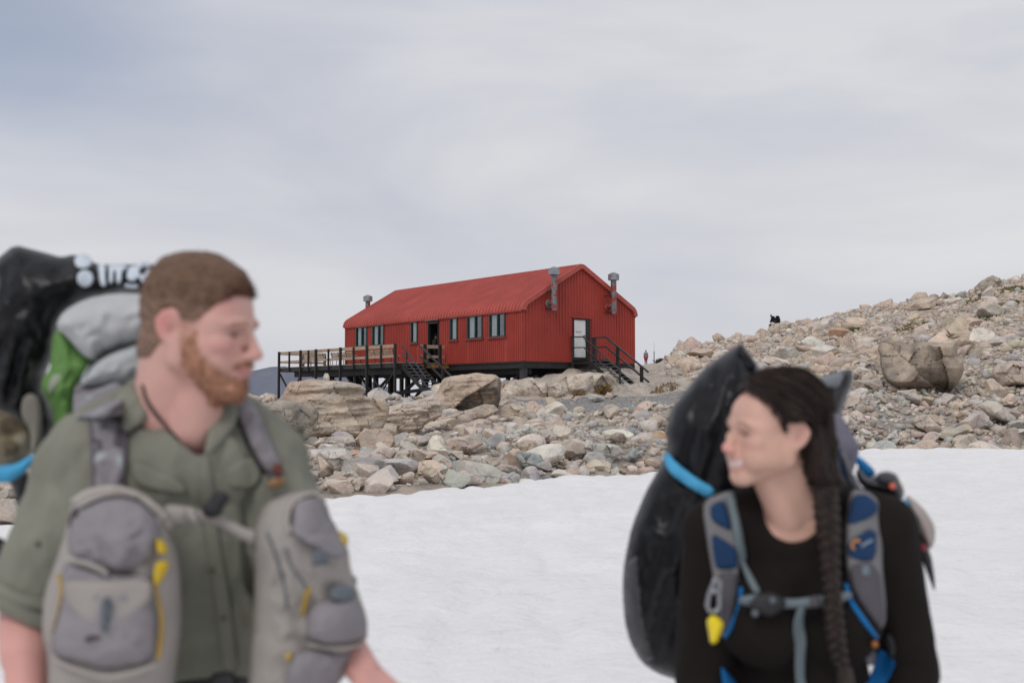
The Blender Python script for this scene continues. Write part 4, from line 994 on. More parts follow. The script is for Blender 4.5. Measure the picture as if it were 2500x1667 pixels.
# flues
def flue(s_, g_, h0_, h1_, bracket=True):
    mb = MB(); r = 0.165; c = H(s_, g_, 0)
    mb.lathe(c + UP * h0_, UP, [(0, r), (0.02, r * 1.03), (0.05, r), ((h1_ - h0_) * 0.52, r), ((h1_ - h0_) * 0.52 + 0.01, r * 1.05), ((h1_ - h0_) * 0.52 + 0.04, r * 1.05), ((h1_ - h0_) * 0.52 + 0.05, r), (h1_ - h0_ - 0.3, r)], 24)
    f = mb.obj('flue', M_flue, hut, smooth=False); 
    mb = MB(); R_ = 0.315; mb.lathe(c + UP * (h1_ - 0.42), UP, [(0, r), (0.0, R_), (0.15, R_), (0.155, R_ * 1.03), (0.19, R_ * 1.03), (0.195, R_), (0.30, R_), (0.315, R_ * 1.04), (0.43, 0.10), (0.45, 0.02)], 28); mb.obj('cowl', M_galv, f)
    if bracket:
        sg = 1 if s_ > HL / 2 else -1
        mb = MB()
        for h_ in (h0_ + 0.10, h0_ + 1.06):
            mb.bar(H(0 if sg < 0 else HL, g_ - 0.22, h_), H(s_, g_ - 0.22, h_), 0.05, 0.05); mb.bar(H(s_, g_ - 0.30, h_), H(s_, g_ + 0.05, h_), 0.05, 0.05); mb.bar(H(0 if sg < 0 else HL, g_ + 0.16, h_), H(s_, g_ + 0.16, h_), 0.05, 0.05)
        mb.obj('bracket', M_dsteel, f)
        mb = MB(); w0 = 0 if sg < 0 else HL
        mb.tube([H(w0, g_ - 0.02, h0_ + 0.40), H(w0 + sg * 0.15, g_ - 0.02, h0_ + 0.42), H(s_, g_ - 0.02, h0_ + 0.55), H(s_, g_, h0_ + 0.7)], [0.15, 0.15, 0.15, 0.14], 14); mb.lathe(H(w0 + sg * 0.02, g_ - 0.02, h0_ + 0.40), HE * sg, [(0, 0.24), (0.06, 0.24), (0.07, 0.18)], 18)
        mb.obj('elbow_pipe', M_flue, f, smooth=True)
flue(-0.48, 1.78, 2.76, 5.12); flue(-0.48, 6.12, 2.75, 5.10); flue(HL + 0.45, 1.98, 2.6, 5.06)
# base: steel bearers, joists and piles
mb = MB()
mb.bar(H(-0.02, 0.06, -0.22), H(HL, 0.06, -0.22), 0.10, 0.28); mb.bar(H(0.08, 0.12, -0.224), H(0.08, HW - 0.1, -0.224), 0.10, 0.28); mb.bar(H(-0.02, HW - 0.06, -0.22), H(HL, HW - 0.06, -0.22), 0.10, 0.28); mb.bar(H(HL - 0.06, 0.12, -0.224), H(HL - 0.06, HW - 0.12, -0.224), 0.10, 0.28)
mb.bar(H(-0.02, 0.03, -0.372), H(HL, 0.03, -0.372), 0.16, 0.02); mb.bar(H(-0.02, 0.03, -0.087), H(HL, 0.03, -0.087), 0.16, 0.012)
for g_ in (0.75, 3.0, 5.2, 7.4): mb.bar(H(0.3, g_, -0.53), H(HL - 0.2, g_, -0.53), 0.18, 0.30)
for k in range(14): mb.bar(H(0.4 + k * 1.42, 0.2, -0.25), H(0.4 + k * 1.42, HW - 0.2, -0.25), 0.08, 0.26)
mb.obj('base_frame', M_dark, hut)
for s_, g_ in [(0.22, 0.22), (5.2, 0.9), (10.0, 0.9), (14.8, 0.9), (19.1, 0.9), (1.2, 3.1), (6.0, 4.2), (11.0, 4.2), (16, 4.2), (19.1, 4.2), (5.2, 7.3), (11, 7.3), (16, 7.3), (19.1, 7.3)]:
    p = H(s_, g_, 0); zb = max(min(gz(p.x, p.y), p.z - 0.9), p.z - 7) - 0.15
    mb = MB(); wd = 0.30 if (s_, g_) == (0.22, 0.22) else 0.22
    mb.box((p.x, p.y, (zb + p.z - 0.37) / 2), (wd, wd, p.z - 0.37 - zb), HE, HG); mb.obj('pile', M_dsteel if wd == 0.3 else M_dark, hut)
p = H(0.22, 0.22, -1.02); mb = MB(); a_, b_ = 0.42, 0.16
top = [p + HE * i * a_ + HG * j * a_ for i, j in ((-1, -1), (1, -1), (1, 1), (-1, 1))]; bot = [p + HE * i * b_ + HG * j * b_ - UP * 0.5 for i, j in ((-1, -1), (1, -1), (1, 1), (-1, 1))]
mb.add(top + bot, [[0, 1, 2, 3], [7, 6, 5, 4], [0, 4, 5, 1], [1, 5, 6, 2], [2, 6, 7, 3], [3, 7, 4, 0]]); mb.obj('footing', M_conc, hut)
for a, b_ in [((2.6, 0.9, -1.35), (0.9, 0.9, -0.42)), ((0.9, 2.9, -0.42), (0.9, 1.0, -1.2)), ((1.2, 3.2, -1.2), (0.9, 4.6, -0.42)), ((5.4, 0.9, -0.5), (7.4, 0.9, -2.0)), ((9.8, 0.9, -0.5), (8.0, 0.9, -2.2)), ((10.2, 0.9, -0.5), (12.4, 0.9, -2.2))]:
    mb = MB(); mb.bar(H(*a), H(*b_), 0.16, 0.16); mb.obj('brace', M_dark, hut)

# ------------------------------------------------------------------ the deck
deck = empty('timber_deck', H(14.5, -1.8, 0), 'raised timber deck on black posts along the hut front', 'deck')
DS0, DS1, DG = 7.15, 22.05, -3.53
mb = MB()
nb_ = 27
for k in range(nb_):
    g_ = -0.06 - (abs(DG) - 0.02) * (k + 0.5) / nb_; mb.box(H((DS0 + DS1) / 2, g_, 0.03), (DS1 - DS0, abs(DG) / nb_ - 0.012, 0.045), HE, HG)
mb.obj('deck_boards', M_boards, deck)
mb = MB()
mb.bar(H(DS0, DG + 0.03, -0.13), H(DS1, DG + 0.03, -0.13), 0.07, 0.26); mb.bar(H(DS0 + 0.03, DG + 0.08, -0.131), H(DS0 + 0.03, -0.12, -0.131), 0.06, 0.26); mb.bar(H(DS1 - 0.03, DG + 0.08, -0.131), H(DS1 - 0.03, -0.12, -0.131), 0.06, 0.26)
for g_ in (-3.0, -1.7, -0.4): mb.bar(H(DS0 + 0.2, g_, -0.44), H(20.8, g_, -0.44), 0.16, 0.34)
for k in range(19): mb.bar(H(DS0 + 0.4 + k * 0.79, DG + 0.1, -0.14), H(DS0 + 0.4 + k * 0.79, -0.15, -0.14), 0.05, 0.22)
mb.obj('deck_frame', M_dark, deck)
mb = MB()
for k in range(46):
    s_ = DS0 + 0.35 + k * 0.318; mb.lathe(H(s_, DG - 0.006, -0.09 - 0.05 * (k % 2)), -HG, [(0, 0.018), (0.02, 0.016)], 8)
mb.obj('bolt_row', M_bolt, deck)
LONG = [7.15, 10.33, 13.54, 16.75, 18.88, 22.03]; SHORT = [8.73, 11.94, 15.11, 17.81, 20.53]
for s_ in LONG:
    p = H(s_, DG - 0.07, 0); zb = max(gz(p.x, p.y), p.z - 6) - 0.2; mb = MB(); mb.box((p.x, p.y, (zb + p.z + 1.10) / 2), (0.14, 0.13, p.z + 1.10 - zb), HE, HG); mb.obj('post', M_dark, deck)
for s_ in SHORT: mb = MB(); mb.box(H(s_, DG - 0.055, 0.40), (0.10, 0.10, 1.32), HE, HG); mb.obj('post', M_dark, deck)
for g_ in (-1.80, -0.1): mb = MB(); mb.box(H(DS1 + 0.05, g_, 0.40), (0.10, 0.10, 1.32), HE, HG); mb.obj('post', M_dark, deck)
for h_, hh in ((0.98, 0.20), (0.40, 0.145)):
    mb = MB(); mb.box(H((DS0 + DS1) / 2, DG + 0.02, h_), (DS1 - DS0, 0.045, hh), HE, HG); mb.obj('rail', M_wood, deck)
    mb = MB(); mb.box(H(DS1 - 0.02, DG / 2, h_ - 0.002), (0.045, abs(DG) - 0.15, hh), HE, HG); mb.obj('rail', M_wood, deck)
    mb = MB(); mb.box(H(DS0 - 0.02, -1.10, h_ + 0.01), (0.045, 1.62, hh), HE, HG); mb.obj('rail', M_wood, deck)
for g_ in (-1.66, -0.62): mb = MB(); mb.box(H(DS0 - 0.10, g_, 0.38), (0.12, 0.16, 1.46), HE, HG); mb.obj('post', M_dark, deck)
mb = MB(); mb.bar(H(DS0 - 0.06, -1.9, -0.15), H(DS0 - 0.06, 0.02, -0.15), 0.07, 0.2); mb.obj('yellow_beam', M_yel, deck)
# back row of piles and the cross bracing
for s_, g_ in [(8.6, -0.6), (10.6, -0.6), (12.6, -0.6), (15.2, -0.6), (17.6, -0.6), (20.2, -0.6), (12.0, -2.0), (14.4, -2.0), (18, -2.0)]:
    p = H(s_, g_, 0); zb = max(gz(p.x, p.y), p.z - 6) - 0.2; mb = MB(); mb.box((p.x, p.y, (zb + p.z - 0.27) / 2), (0.24, 0.24, p.z - 0.27 - zb), HE, HG); mb.obj('pile', M_dark, deck)
for a, b_, wd in [((10.3, DG, -0.25), (7.9, DG, -2.35), 0.07), ((7.2, DG, -0.35), (9.6, DG, -2.35), 0.07), ((22.0, DG, -0.4), (20.2, DG, -1.9), 0.09), ((18.9, DG, -0.4), (20.0, DG, -1.6), 0.09), ((17.9, -0.7, -0.6), (15.6, -0.7, -1.8), 0.14), ((8.8, -0.7, -0.6), (11.8, -0.7, -2.1), 0.16), ((12.4, -0.7, -0.6), (14.8, -0.7, -1.9), 0.14), ((20.0, -0.7, -0.7), (17.8, -0.7, -1.6), 0.14), ((14.0, -2.0, -0.6), (12.2, -2.0, -1.7), 0.12)]:
    mb = MB(); mb.bar(H(*a), H(*b_), wd, wd); mb.obj('brace', M_dark, deck)
mb = MB(); mb.bar(H(6.6, -0.75, -1.35), H(12.4, -0.75, -1.75), 0.12, 0.2); mb.obj('brace', M_dark, deck)

# ------------------------------------------------------------------ stairs
def staircase(name, label, g0, g1, s_top, h_top, s_bot, h_bot, nt_, rails, near_posts, far_posts, extra=None):
    c = H(s_top, (g0 + g1) / 2, h_bot); st = empty(name, c, label, 'staircase')
    def at(s_): return h_top + (h_bot - h_top) * (s_ - s_top) / (s_bot - s_top)
    for g_ in (g0, g1):
        mb = MB(); mb.bar(H(s_top + 0.05, g_, at(s_top + 0.05) - 0.12), H(s_bot, g_, h_bot - 0.06), 0.055, 0.22); mb.obj('stringer', M_dark, st)
    for k in range(nt_):
        s_ = s_top + (s_bot - s_top) * (k + 0.3) / nt_; mb = MB(); mb.box(H(s_, (g0 + g1) / 2, at(s_) - 0.02), (0.27, abs(g1 - g0) - 0.06, 0.045), HE, HG); mb.obj('tread', M_tread, st)
    for g_, pts, r_ in rails:
        mb = MB()
        for a, b_ in zip(pts[:-1], pts[1:]): mb.bar(H(a[0], g_, a[1]), H(b_[0], g_, b_[1]), r_, r_)
        mb.obj('handrail', M_dsteel, st)
    for g_, posts in ((g0, near_posts), (g1, far_posts)):
        for s_, hb, ht, wd in posts: mb = MB(); mb.box(H(s_, g_, (hb + ht) / 2), (wd, wd, ht - hb), HE, HG); mb.obj('post', M_dark if wd > 0.1 else M_dsteel, st)
    return st, at
GN, GF = 3.40, 4.70
zst = lambda s_, g_: gz(*H(s_, g_, 0).xy) - HA.z
st1, at1 = staircase('end_staircase', 'black steel stairs with handrails at the hut end door', GN, GF, -1.42, 0.14, -4.70, -1.86, 11,
    [(GN - 0.04, [(-0.03, 1.39), (-1.02, 1.37), (-3.97, -0.50)], 0.06), (GN - 0.04, [(-0.03, 0.80), (-1.10, 0.78), (-4.25, -1.20)], 0.055),
     (GF + 0.04, [(-0.22, 1.36), (-1.37, 1.37), (-4.67, -0.60)], 0.085), (GF + 0.04, [(-0.40, 0.84), (-1.37, 0.84), (-4.72, -1.14)], 0.085)],
    [(-0.10, -1.0, 1.40, 0.09), (-2.05, -0.36, 0.72, 0.075), (-3.93, -2.0, -0.45, 0.08)],
    [(-0.42, 0.06, 1.36, 0.16), (-2.34, -0.40, 0.80, 0.14), (-4.21, -1.60, -0.32, 0.14)])
mb = MB(); mb.box(H(-0.76, (GN + GF) / 2, 0.115), (1.36, GF - GN + 0.1, 0.05), HE, HG); mb.bar(H(-0.05, GN + 0.03, -0.02), H(-1.42, GN + 0.03, -0.02), 0.05, 0.21); mb.bar(H(-0.05, GF - 0.03, -0.02), H(-1.42, GF - 0.03, -0.02), 0.05, 0.21); mb.bar(H(-1.38, GN + 0.07, -0.02), H(-1.38, GF - 0.07, -0.02), 0.05, 0.20)
mb.obj('landing', M_dark, st1)
mb = MB(); mb.box(H(-0.10, GN - 0.04, -1.06), (0.5, 1.1, 0.22), HE, HG); mb.obj('footing', M_conc, st1)
st2, at2 = staircase('deck_staircase', 'open black stairs with handrails running down from the deck', -3.20, -1.95, 7.10, -0.05, 3.75, -2.12, 11,
    [(-3.24, [(7.05, 1.08), (4.53, -0.84)], 0.06), (-3.24, [(7.05, 0.55), (4.3, -1.42)], 0.05), (-1.90, [(7.28, 1.07), (4.06, -0.74)], 0.09), (-1.90, [(7.25, 0.47), (4.2, -1.25)], 0.09)],
    [(6.55, -0.35, 0.72, 0.075), (4.9, -2.4, -0.55, 0.075)], [(4.75, -2.4, -0.34, 0.14)])
# ------------------------------------------------------------------ benches on the deck
BENCH_L = 3.0
bench = empty('bench', H(18.85, -2.62, 0.055), 'slatted wooden bench on the deck, farthest of the three', 'bench', 'slatted benches on the deck')
bench.rotation_euler = (0, 0, math.atan2(HE.y, HE.x))     # local X runs along the hut, local Y points to the photographer... the back
def loc_obj(mb, name, mat, parent): return mb.obj(name, mat, parent, local=True)
yb = 1 if (Matrix.Rotation(bench.rotation_euler.z, 3, 'Z') @ Vector((0, 1, 0))).dot(-HG) > 0 else -1
mb = MB()
for k in range(4): mb.box((0, -yb * (0.10 + k * 0.12), 0.44), (BENCH_L, 0.105, 0.035))
loc_obj(mb, 'seat', M_wood, bench)
mb = MB()
for k in range(3): mb.box((0, yb * (0.03 + 0.035 * k), 0.54 + k * 0.115), (BENCH_L, 0.035, 0.100))
loc_obj(mb, 'backrest', M_wood, bench)
for x in (-1.35, -0.5, 0.5, 1.35):
    mb = MB(); mb.tube([(x, -yb * 0.46, 0), (x, -yb * 0.48, 0.30), (x, -yb * 0.42, 0.40), (x, 0, 0.41), (x, yb * 0.02, 0.46), (x, yb * 0.14, 0.84)], 0.02, 8); mb.tube([(x, yb * 0.02, 0.41), (x, yb * 0.04, 0.2), (x, yb * 0.02, 0)], 0.02, 8)
    loc_obj(mb, 'leg', M_dsteel, bench)
for s_, lab in ((14.95, 'slatted wooden bench on the deck, middle of the three'), (10.50, 'slatted wooden bench on the deck, closest to the stairs')):
    c = copy_tree(bench); c.location = H(s_, -2.62, 0.055); c['label'] = lab
# a low table behind the benches
tb = empty('picnic_table', H(16.6, -1.55, 0.055), 'low picnic table standing behind the benches on the deck', 'table'); tb.rotation_euler = bench.rotation_euler
mb = MB()
for k in range(4): mb.box((0, -0.27 + k * 0.18, 0.70), (1.9, 0.165, 0.04))
loc_obj(mb, 'tabletop', M_wood, tb)
for x in (-0.75, 0.75):
    for y in (-0.28, 0.28): mb = MB(); mb.tube([(x, y, 0), (x * 0.98, y * 0.75, 0.68)], 0.022, 8); loc_obj(mb, 'leg', M_dsteel, tb)

# ------------------------------------------------------------------ small things about the hut
x, y = P(1597, 880, 92).xy; zg = gz(x, y)
pole = empty('radio_mast', (x, y, zg), 'thin grey and white radio mast on the rocks right of the hut', 'mast')
mb = MB(); mb.tube([(x, y, zg - 0.2), (x, y, zg + 0.95)], 0.045, 8); mb.obj('pole', M_galv, pole)
mb = MB(); mb.tube([(x, y, zg + 0.95), (x, y, zg + 1.75)], 0.028, 8); mb.obj('whip_antenna', M_white, pole)
p0 = P(1392, 978, 57.0); p1 = P(1412, 957, 58.0); p0.z = gz(p0.x, p0.y) - 0.05
stk = empty('marker_stake', p0, 'rusty leaning stake with an orange tip at the gravel edge', 'stake')
mb = MB(); mb.bar(p0, p1, 0.07, 0.05); mb.obj('shaft', simple('rusty_iron', (0.13, 0.055, 0.04), 0.8, 0.3, 10, 0.2), stk)
mb = MB(); mb.tube([p1, p1 + (p1 - p0).normalized() * 0.22], [0.075, 0.055], 8); mb.obj('tip', simple('orange_paint', (0.65, 0.16, 0.09), 0.5), stk)
M_oldwood = simple('silvered_timber', (0.36, 0.32, 0.29), 0.85, 0.3, 3, 0.2, 30)
a = P(1066, 1031, 35.2); b_ = P(1432, 1035, 39.5)
bmz = lambda q: q
mb = MB(); mb.bar(a, P(1250, 1033, 37.3), 0.11, 0.13); mb.bar(P(1251, 1032.4, 37.3), b_, 0.10, 0.12)
tag(mb.obj('timber_edging', M_oldwood, base=a), 'long silvered timber edging lying level across the rubble bank', 'timber')
c = P(1462, 978, 57.0)
# broken grey slab lying by the stairs and a few loose stones there
slab('rock', [(1430, 968), (1437, 960), (1466, 966), (1479, 974), (1470, 980), (1458, 980), (1450, 984)], tint=(0.50, 0.49, 0.46), label='broken pale grey slab lying on the gravel by the end stairs', cat='rock', depth=0.6, seed=41, facets=4)
slab('rock', [(1476, 968), (1483, 957), (1493, 958), (1498, 970), (1490, 977), (1480, 976)], tint=(0.50, 0.41, 0.35), label='pinkish block right of the broken pale grey slab', cat='rock', depth=0.7, seed=42, facets=5)
slab('rock', [(1547, 979), (1556, 971), (1566, 972), (1569, 979), (1558, 982)], tint=(0.52, 0.45, 0.35), label='small cream stone on the gravel at the foot of the end stairs', cat='rock', depth=0.7, seed=43, facets=5)
slab('rock', [(1396, 976), (1402, 970), (1410, 972), (1407, 980), (1402, 981)], tint=(0.51, 0.42, 0.36), label='small pinkish stone beside the rusty stake', cat='rock', depth=0.7, seed=44, facets=5)

# tufts of dry grass and cushion plants
def tuft(name, px, py, w_, h_, n, cols, label, Y=None, cat='plant', group=None):
    Y = Y or ground_row_Y(px, py); c = P(px, py, Y); r_ = np.random.default_rng(int(px)); mb = MB(); cl = []
    for k in range(n):
        a_ = r_.uniform(0, 6.28); rr_ = math.sqrt(r_.uniform()) * w_; x_, y_ = c.x + rr_ * math.cos(a_), c.y + rr_ * math.sin(a_) * 0.7; z_ = gz(x_, y_)
        hh = h_ * r_.uniform(0.5, 1.1); d = Vector((r_.normal(), r_.normal(), 0)) * hh * 0.5; b0 = Vector((x_, y_, z_ - 0.03)); t = Vector((math.cos(a_ * 3), math.sin(a_ * 3), 0)) * hh * 0.09
        mb.add([b0 - t, b0 + t, b0 + d * 0.4 + UP * hh * 0.7 + t * 0.7, b0 + d + UP * hh], [[0, 1, 2], [0, 2, 3]]); ck = np.array(cols[int(r_.integers(len(cols)))]) * r_.uniform(0.7, 1.2); cl += [ck] * 4
    o = mesh_obj(name, mb.v, mb.f, M_leaf, base=c, col=np.array(cl)); return tag(o, label, cat, group)
m, nt, b = new_mat('grass_blades'); at = N(nt, 'ShaderNodeAttribute', attribute_name='Col'); nt.links.new(at.outputs['Color'], b.inputs['Base Color']); b.inputs['Roughness'].default_value = 0.8; M_leaf = m
DRY = [(0.26, 0.17, 0.06), (0.33, 0.20, 0.08), (0.16, 0.10, 0.04)]; GRN = [(0.10, 0.12, 0.03), (0.16, 0.15, 0.04), (0.07, 0.09, 0.025)]; OLV = [(0.20, 0.18, 0.05), (0.14, 0.13, 0.04), (0.26, 0.21, 0.08)]
tuft('grass_tussock', 1468, 958, 0.42, 0.42, 420, DRY, 'brown dry grass tussock by the rocks left of the end stairs', 58.2)
tuft('grass_tussock', 1415, 968, 0.30, 0.25, 200, DRY, 'low rusty grass near the orange-tipped stake', 57.9)
tuft('grass_tussock', 1498, 974, 0.22, 0.15, 160, GRN, 'small green tuft at the foot of the end stairs', 57.4)
tuft('grass_tussock', 1275, 973, 1.1, 0.22, 420, [(0.36, 0.19, 0.09), (0.42, 0.24, 0.12), (0.28, 0.14, 0.07)], 'strip of rust-coloured dry plants along the outcrop foot', 58.0)
tuft('grass_tussock', 1625, 969, 0.8, 0.2, 260, DRY, 'dry brown plants along the outcrop right of the stairs', 58.6)
tuft('grass_tussock', 1035, 964, 0.30, 0.3, 200, [(0.30, 0.27, 0.16), (0.22, 0.2, 0.1)], 'pale tuft beneath the deck stairs by the leaning boulder', 46)
tuft('shrub', 1611, 876, 0.30, 0.32, 260, [(0.05, 0.045, 0.03), (0.09, 0.08, 0.05)], 'small dark shrub on the skyline right of the radio mast', 88)
GP = 'green cushion plants on the scree slope'
for px_, py_, w_, cs, lab in [(2075, 815, 0.9, GRN, 'bright green cushion plant in the middle of the scree slope'), (2235, 797, 1.5, OLV, 'wide olive green cushion plant on the scree above the dark block'), (2395, 782, 1.7, GRN, 'long green cushion plant high on the scree at the right'), (2010, 812, 0.6, OLV, 'little olive plant left of the bright green one'), (2025, 836, 1.0, OLV, 'low yellow-green plants low on the scree'), (2310, 828, 0.8, OLV, 'olive plant just above the dark block'), (2455, 747, 1.1, OLV, 'yellowish plant near the ridge at the right margin'), (2470, 712, 0.9, OLV, 'highest yellowish plant right of the ridge boulder'), (2390, 735, 1.0, OLV, 'yellow-green plant under the ridge boulder')]:
    tuft('cushion_plant', px_, py_, w_, 0.28, 420, cs, lab, group=GP)
# ------------------------------------------------------------------ figures: modelled like clay, then skinned into one surface
def clay(mb, voxel, smooth=4, fac=0.5):
    me = bpy.data.meshes.new('clay'); me.from_pydata([tuple(v) for v in mb.v], [], mb.f); me.update()
    o = bpy.data.objects.new('clay', me); COL.objects.link(o)
    r = o.modifiers.new('r', 'REMESH'); r.mode = 'VOXEL'; r.voxel_size = voxel; r.use_smooth_shade = True
    if smooth: s_ = o.modifiers.new('s', 'SMOOTH'); s_.factor = fac; s_.iterations = smooth
    dg = bpy.context.evaluated_depsgraph_get(); ev = o.evaluated_get(dg); m2 = ev.to_mesh()
    V = np.zeros(len(m2.vertices) * 3); m2.vertices.foreach_get('co', V); V = V.reshape(-1, 3)
    m2.calc_loop_triangles(); Fq = [tuple(p.vertices) for p in m2.polygons]
    Nn = np.zeros(len(m2.vertices) * 3); m2.vertices.foreach_get('normal', Nn); Nn = Nn.reshape(-1, 3)
    ev.to_mesh_clear(); bpy.data.objects.remove(o); bpy.data.meshes.remove(me)
    return V, Fq, Nn

def drop(V, Fq, keep_face, extra=()):
    """keep only the faces wanted and the vertices they use"""
    Fk = [f for f, k in zip(Fq, keep_face) if k]; used = sorted({i for f in Fk for i in f}); mp = {o: n for n, o in enumerate(used)}
    return (V[used], [[mp[i] for i in f] for f in Fk]) + tuple(e[used] for e in extra)

def fair_edges(V, Fq, it=14):
    """smooth the open borders of a cut mesh"""
    from collections import Counter
    ec = Counter(); 
    for f in Fq:
        for i in range(len(f)): a, b = f[i], f[(i + 1) % len(f)]; ec[(min(a, b), max(a, b))] += 1
    be = np.array([e for e, c in ec.items() if c == 1])
    if not len(be): return V
    V = V.copy(); n = len(V); cnt = np.bincount(be.ravel(), minlength=n).astype(float); m = cnt > 1
    for _ in range(it):
        s = np.zeros_like(V); np.add.at(s, be[:, 0], V[be[:, 1]]); np.add.at(s, be[:, 1], V[be[:, 0]])
        V[m] = 0.5 * V[m] + 0.5 * s[m] / cnt[m][:, None]
    return V

def inside(poly, Q):
    A = np.array(poly, float); B = np.roll(A, -1, 0); ins = np.zeros(len(Q), bool)
    for a, b in zip(A, B):
        c = (a[1] > Q[:, 1]) != (b[1] > Q[:, 1])
        with np.errstate(divide='ignore', invalid='ignore'): xi = (b[0] - a[0]) * (Q[:, 1] - a[1]) / (b[1] - a[1]) + a[0]
        ins ^= c & (Q[:, 0] < xi)
    return ins

def polydist(poly, Q, closed=True):
    A = np.array(poly, float); B = np.roll(A, -1, 0); best = np.full(len(Q), 1e9)
    for a, b in zip(A, B):
        ab = b - a; t = np.clip(((Q - a) @ ab) / max(1e-9, ab @ ab), 0, 1); best = np.minimum(best, np.hypot(*(Q - a - t[:, None] * ab).T))
    return best

def projv(V):
    x, y, z = V[:, 0], V[:, 1], V[:, 2] - CAMZ; d = y * cp + z * sp; u = -y * sp + z * cp
    return np.stack([1250 + F * x / d, 833.5 - F * u / d], -1)

def vmat(name, rough=0.6, spec=0.4, bump=0.0, bscale=200, var=0.08, vscale=30, sss=0.0, sheen=0.0):
    m, nt, b = new_mat(name); at = N(nt, 'ShaderNodeAttribute', attribute_name='Col'); tc = N(nt, 'ShaderNodeTexCoord')
    n1 = N(nt, 'ShaderNodeTexNoise'); n1.inputs['Scale'].default_value = vscale; n1.inputs['Detail'].default_value = 5; nt.links.new(tc.outputs['Object'], n1.inputs[0])
    r = ramp(nt, [(0.3, 1 - var), (0.7, 1 + var)]); nt.links.new(n1.outputs['Fac'], r.inputs[0])
    nt.links.new(mixc(nt, at.outputs['Color'], r.outputs[0], 1.0, 'MULTIPLY'), b.inputs['Base Color'])
    b.inputs['Roughness'].default_value = rough; b.inputs['Specular IOR Level'].default_value = spec
    if sheen: b.inputs['Sheen Weight'].default_value = sheen
    if sss: b.inputs['Subsurface Weight'].default_value = sss; b.inputs['Subsurface Radius'].default_value = (0.012, 0.005, 0.003); b.inputs['Subsurface Scale'].default_value = 1.0
    if bump:
        n2 = N(nt, 'ShaderNodeTexNoise'); n2.inputs['Scale'].default_value = bscale; n2.inputs['Detail'].default_value = 3; nt.links.new(tc.outputs['Object'], n2.inputs[0])
        bp = N(nt, 'ShaderNodeBump'); bp.inputs['Strength'].default_value = bump; bp.inputs['Distance'].default_value = 0.004; nt.links.new(n2.outputs['Fac'], bp.inputs['Height']); nt.links.new(bp.outputs[0], b.inputs['Normal'])
    return m
M_skin = vmat('skin', 0.52, 0.35, 0.12, 260, 0.05, 22, sss=0.08)
M_hair = vmat('hair', 0.62, 0.3, 0.9, 420, 0.35, 160)
M_hairlong = simple('dark_brown_hair', (0.024, 0.0150, 0.0118), 0.5, 0.5, 60, 0.8, 240, stretch=(1, 1, 0.12), spec=0.28)
def cloth(name, col, var=0.12, bump=0.5, rough=0.85, scale=14): return simple(name, col, rough, var, scale, bump * 0.16, 260, spec=0.2)

def strand_mesh(name, pts, rad, col, mat, parent):
    """pts: strands x points x 3; thin three-sided hairs tapering to a tip"""
    S, K, _ = pts.shape; d = np.gradient(pts, axis=1); d /= np.linalg.norm(d, axis=2, keepdims=True) + 1e-9
    a = np.cross(d, np.array((0.31, 0.77, 0.55))); a /= np.linalg.norm(a, axis=2, keepdims=True) + 1e-9; b = np.cross(d, a)
    tap = np.linspace(1, 0.12, K)[None, :, None] * np.asarray(rad).reshape(-1, 1, 1)
    ring = np.stack([pts + (a * math.cos(t) + b * math.sin(t)) * tap for t in (0, 2.094, 4.189)], 2)      # S K 3 3
    V = ring.reshape(-1, 3); base = (np.arange(S) * K * 3)[:, None, None] + (np.arange(K - 1) * 3)[None, :, None]; k = np.arange(3)[None, None]; k2 = (np.arange(3) + 1)[None, None] % 3
    Fc = np.stack([base + k, base + k2, base + 3 + k2, base + 3 + k], -1).reshape(-1, 4)
    cc = np.repeat(np.asarray(col)[:, None, :], K * 3, 1).reshape(-1, 3)
    return mesh_obj(name, V, Fc, mat, parent, smooth=True, col=np.clip(cc, 0.003, 0.9))

class Head:
    """the face frame: r to the person's right, f out of the face, u up"""
    def __init__(s, yaw, pitch, roll, scale):
        fv = Vector((math.sin(yaw), -math.cos(yaw), 0)); s.k = scale
        uv = Vector((0, 0, 1)); rv = fv.cross(uv)
        q = Matrix.Rotation(roll, 3, fv) @ Matrix.Rotation(-pitch, 3, rv)
        s.f, s.u, s.r = q @ fv, q @ uv, q @ rv; s.c = Vector((0, 0, 0))
        s.M = Matrix((s.r, s.f, s.u)).transposed()
    def W(s, r, f, u): return s.c + s.M @ (Vector((r, f, u)) * s.k)
    def put(s, local, world): s.c = Vector(world) - s.M @ (Vector(local) * s.k)
    def L(s, V): return ((V - np.array(s.c)) @ np.array(s.M)) / s.k
    def ell(s, mb, c, rad, e=(0, 0, 0)): mb.ell(s.W(*c), [x * s.k for x in rad], s.M @ Euler(e).to_matrix(), 22, 14)
    def cap(s, mb, a, b, ra, rb): mb.capsule(s.W(*a), s.W(*b), ra * s.k, rb * s.k, 14)

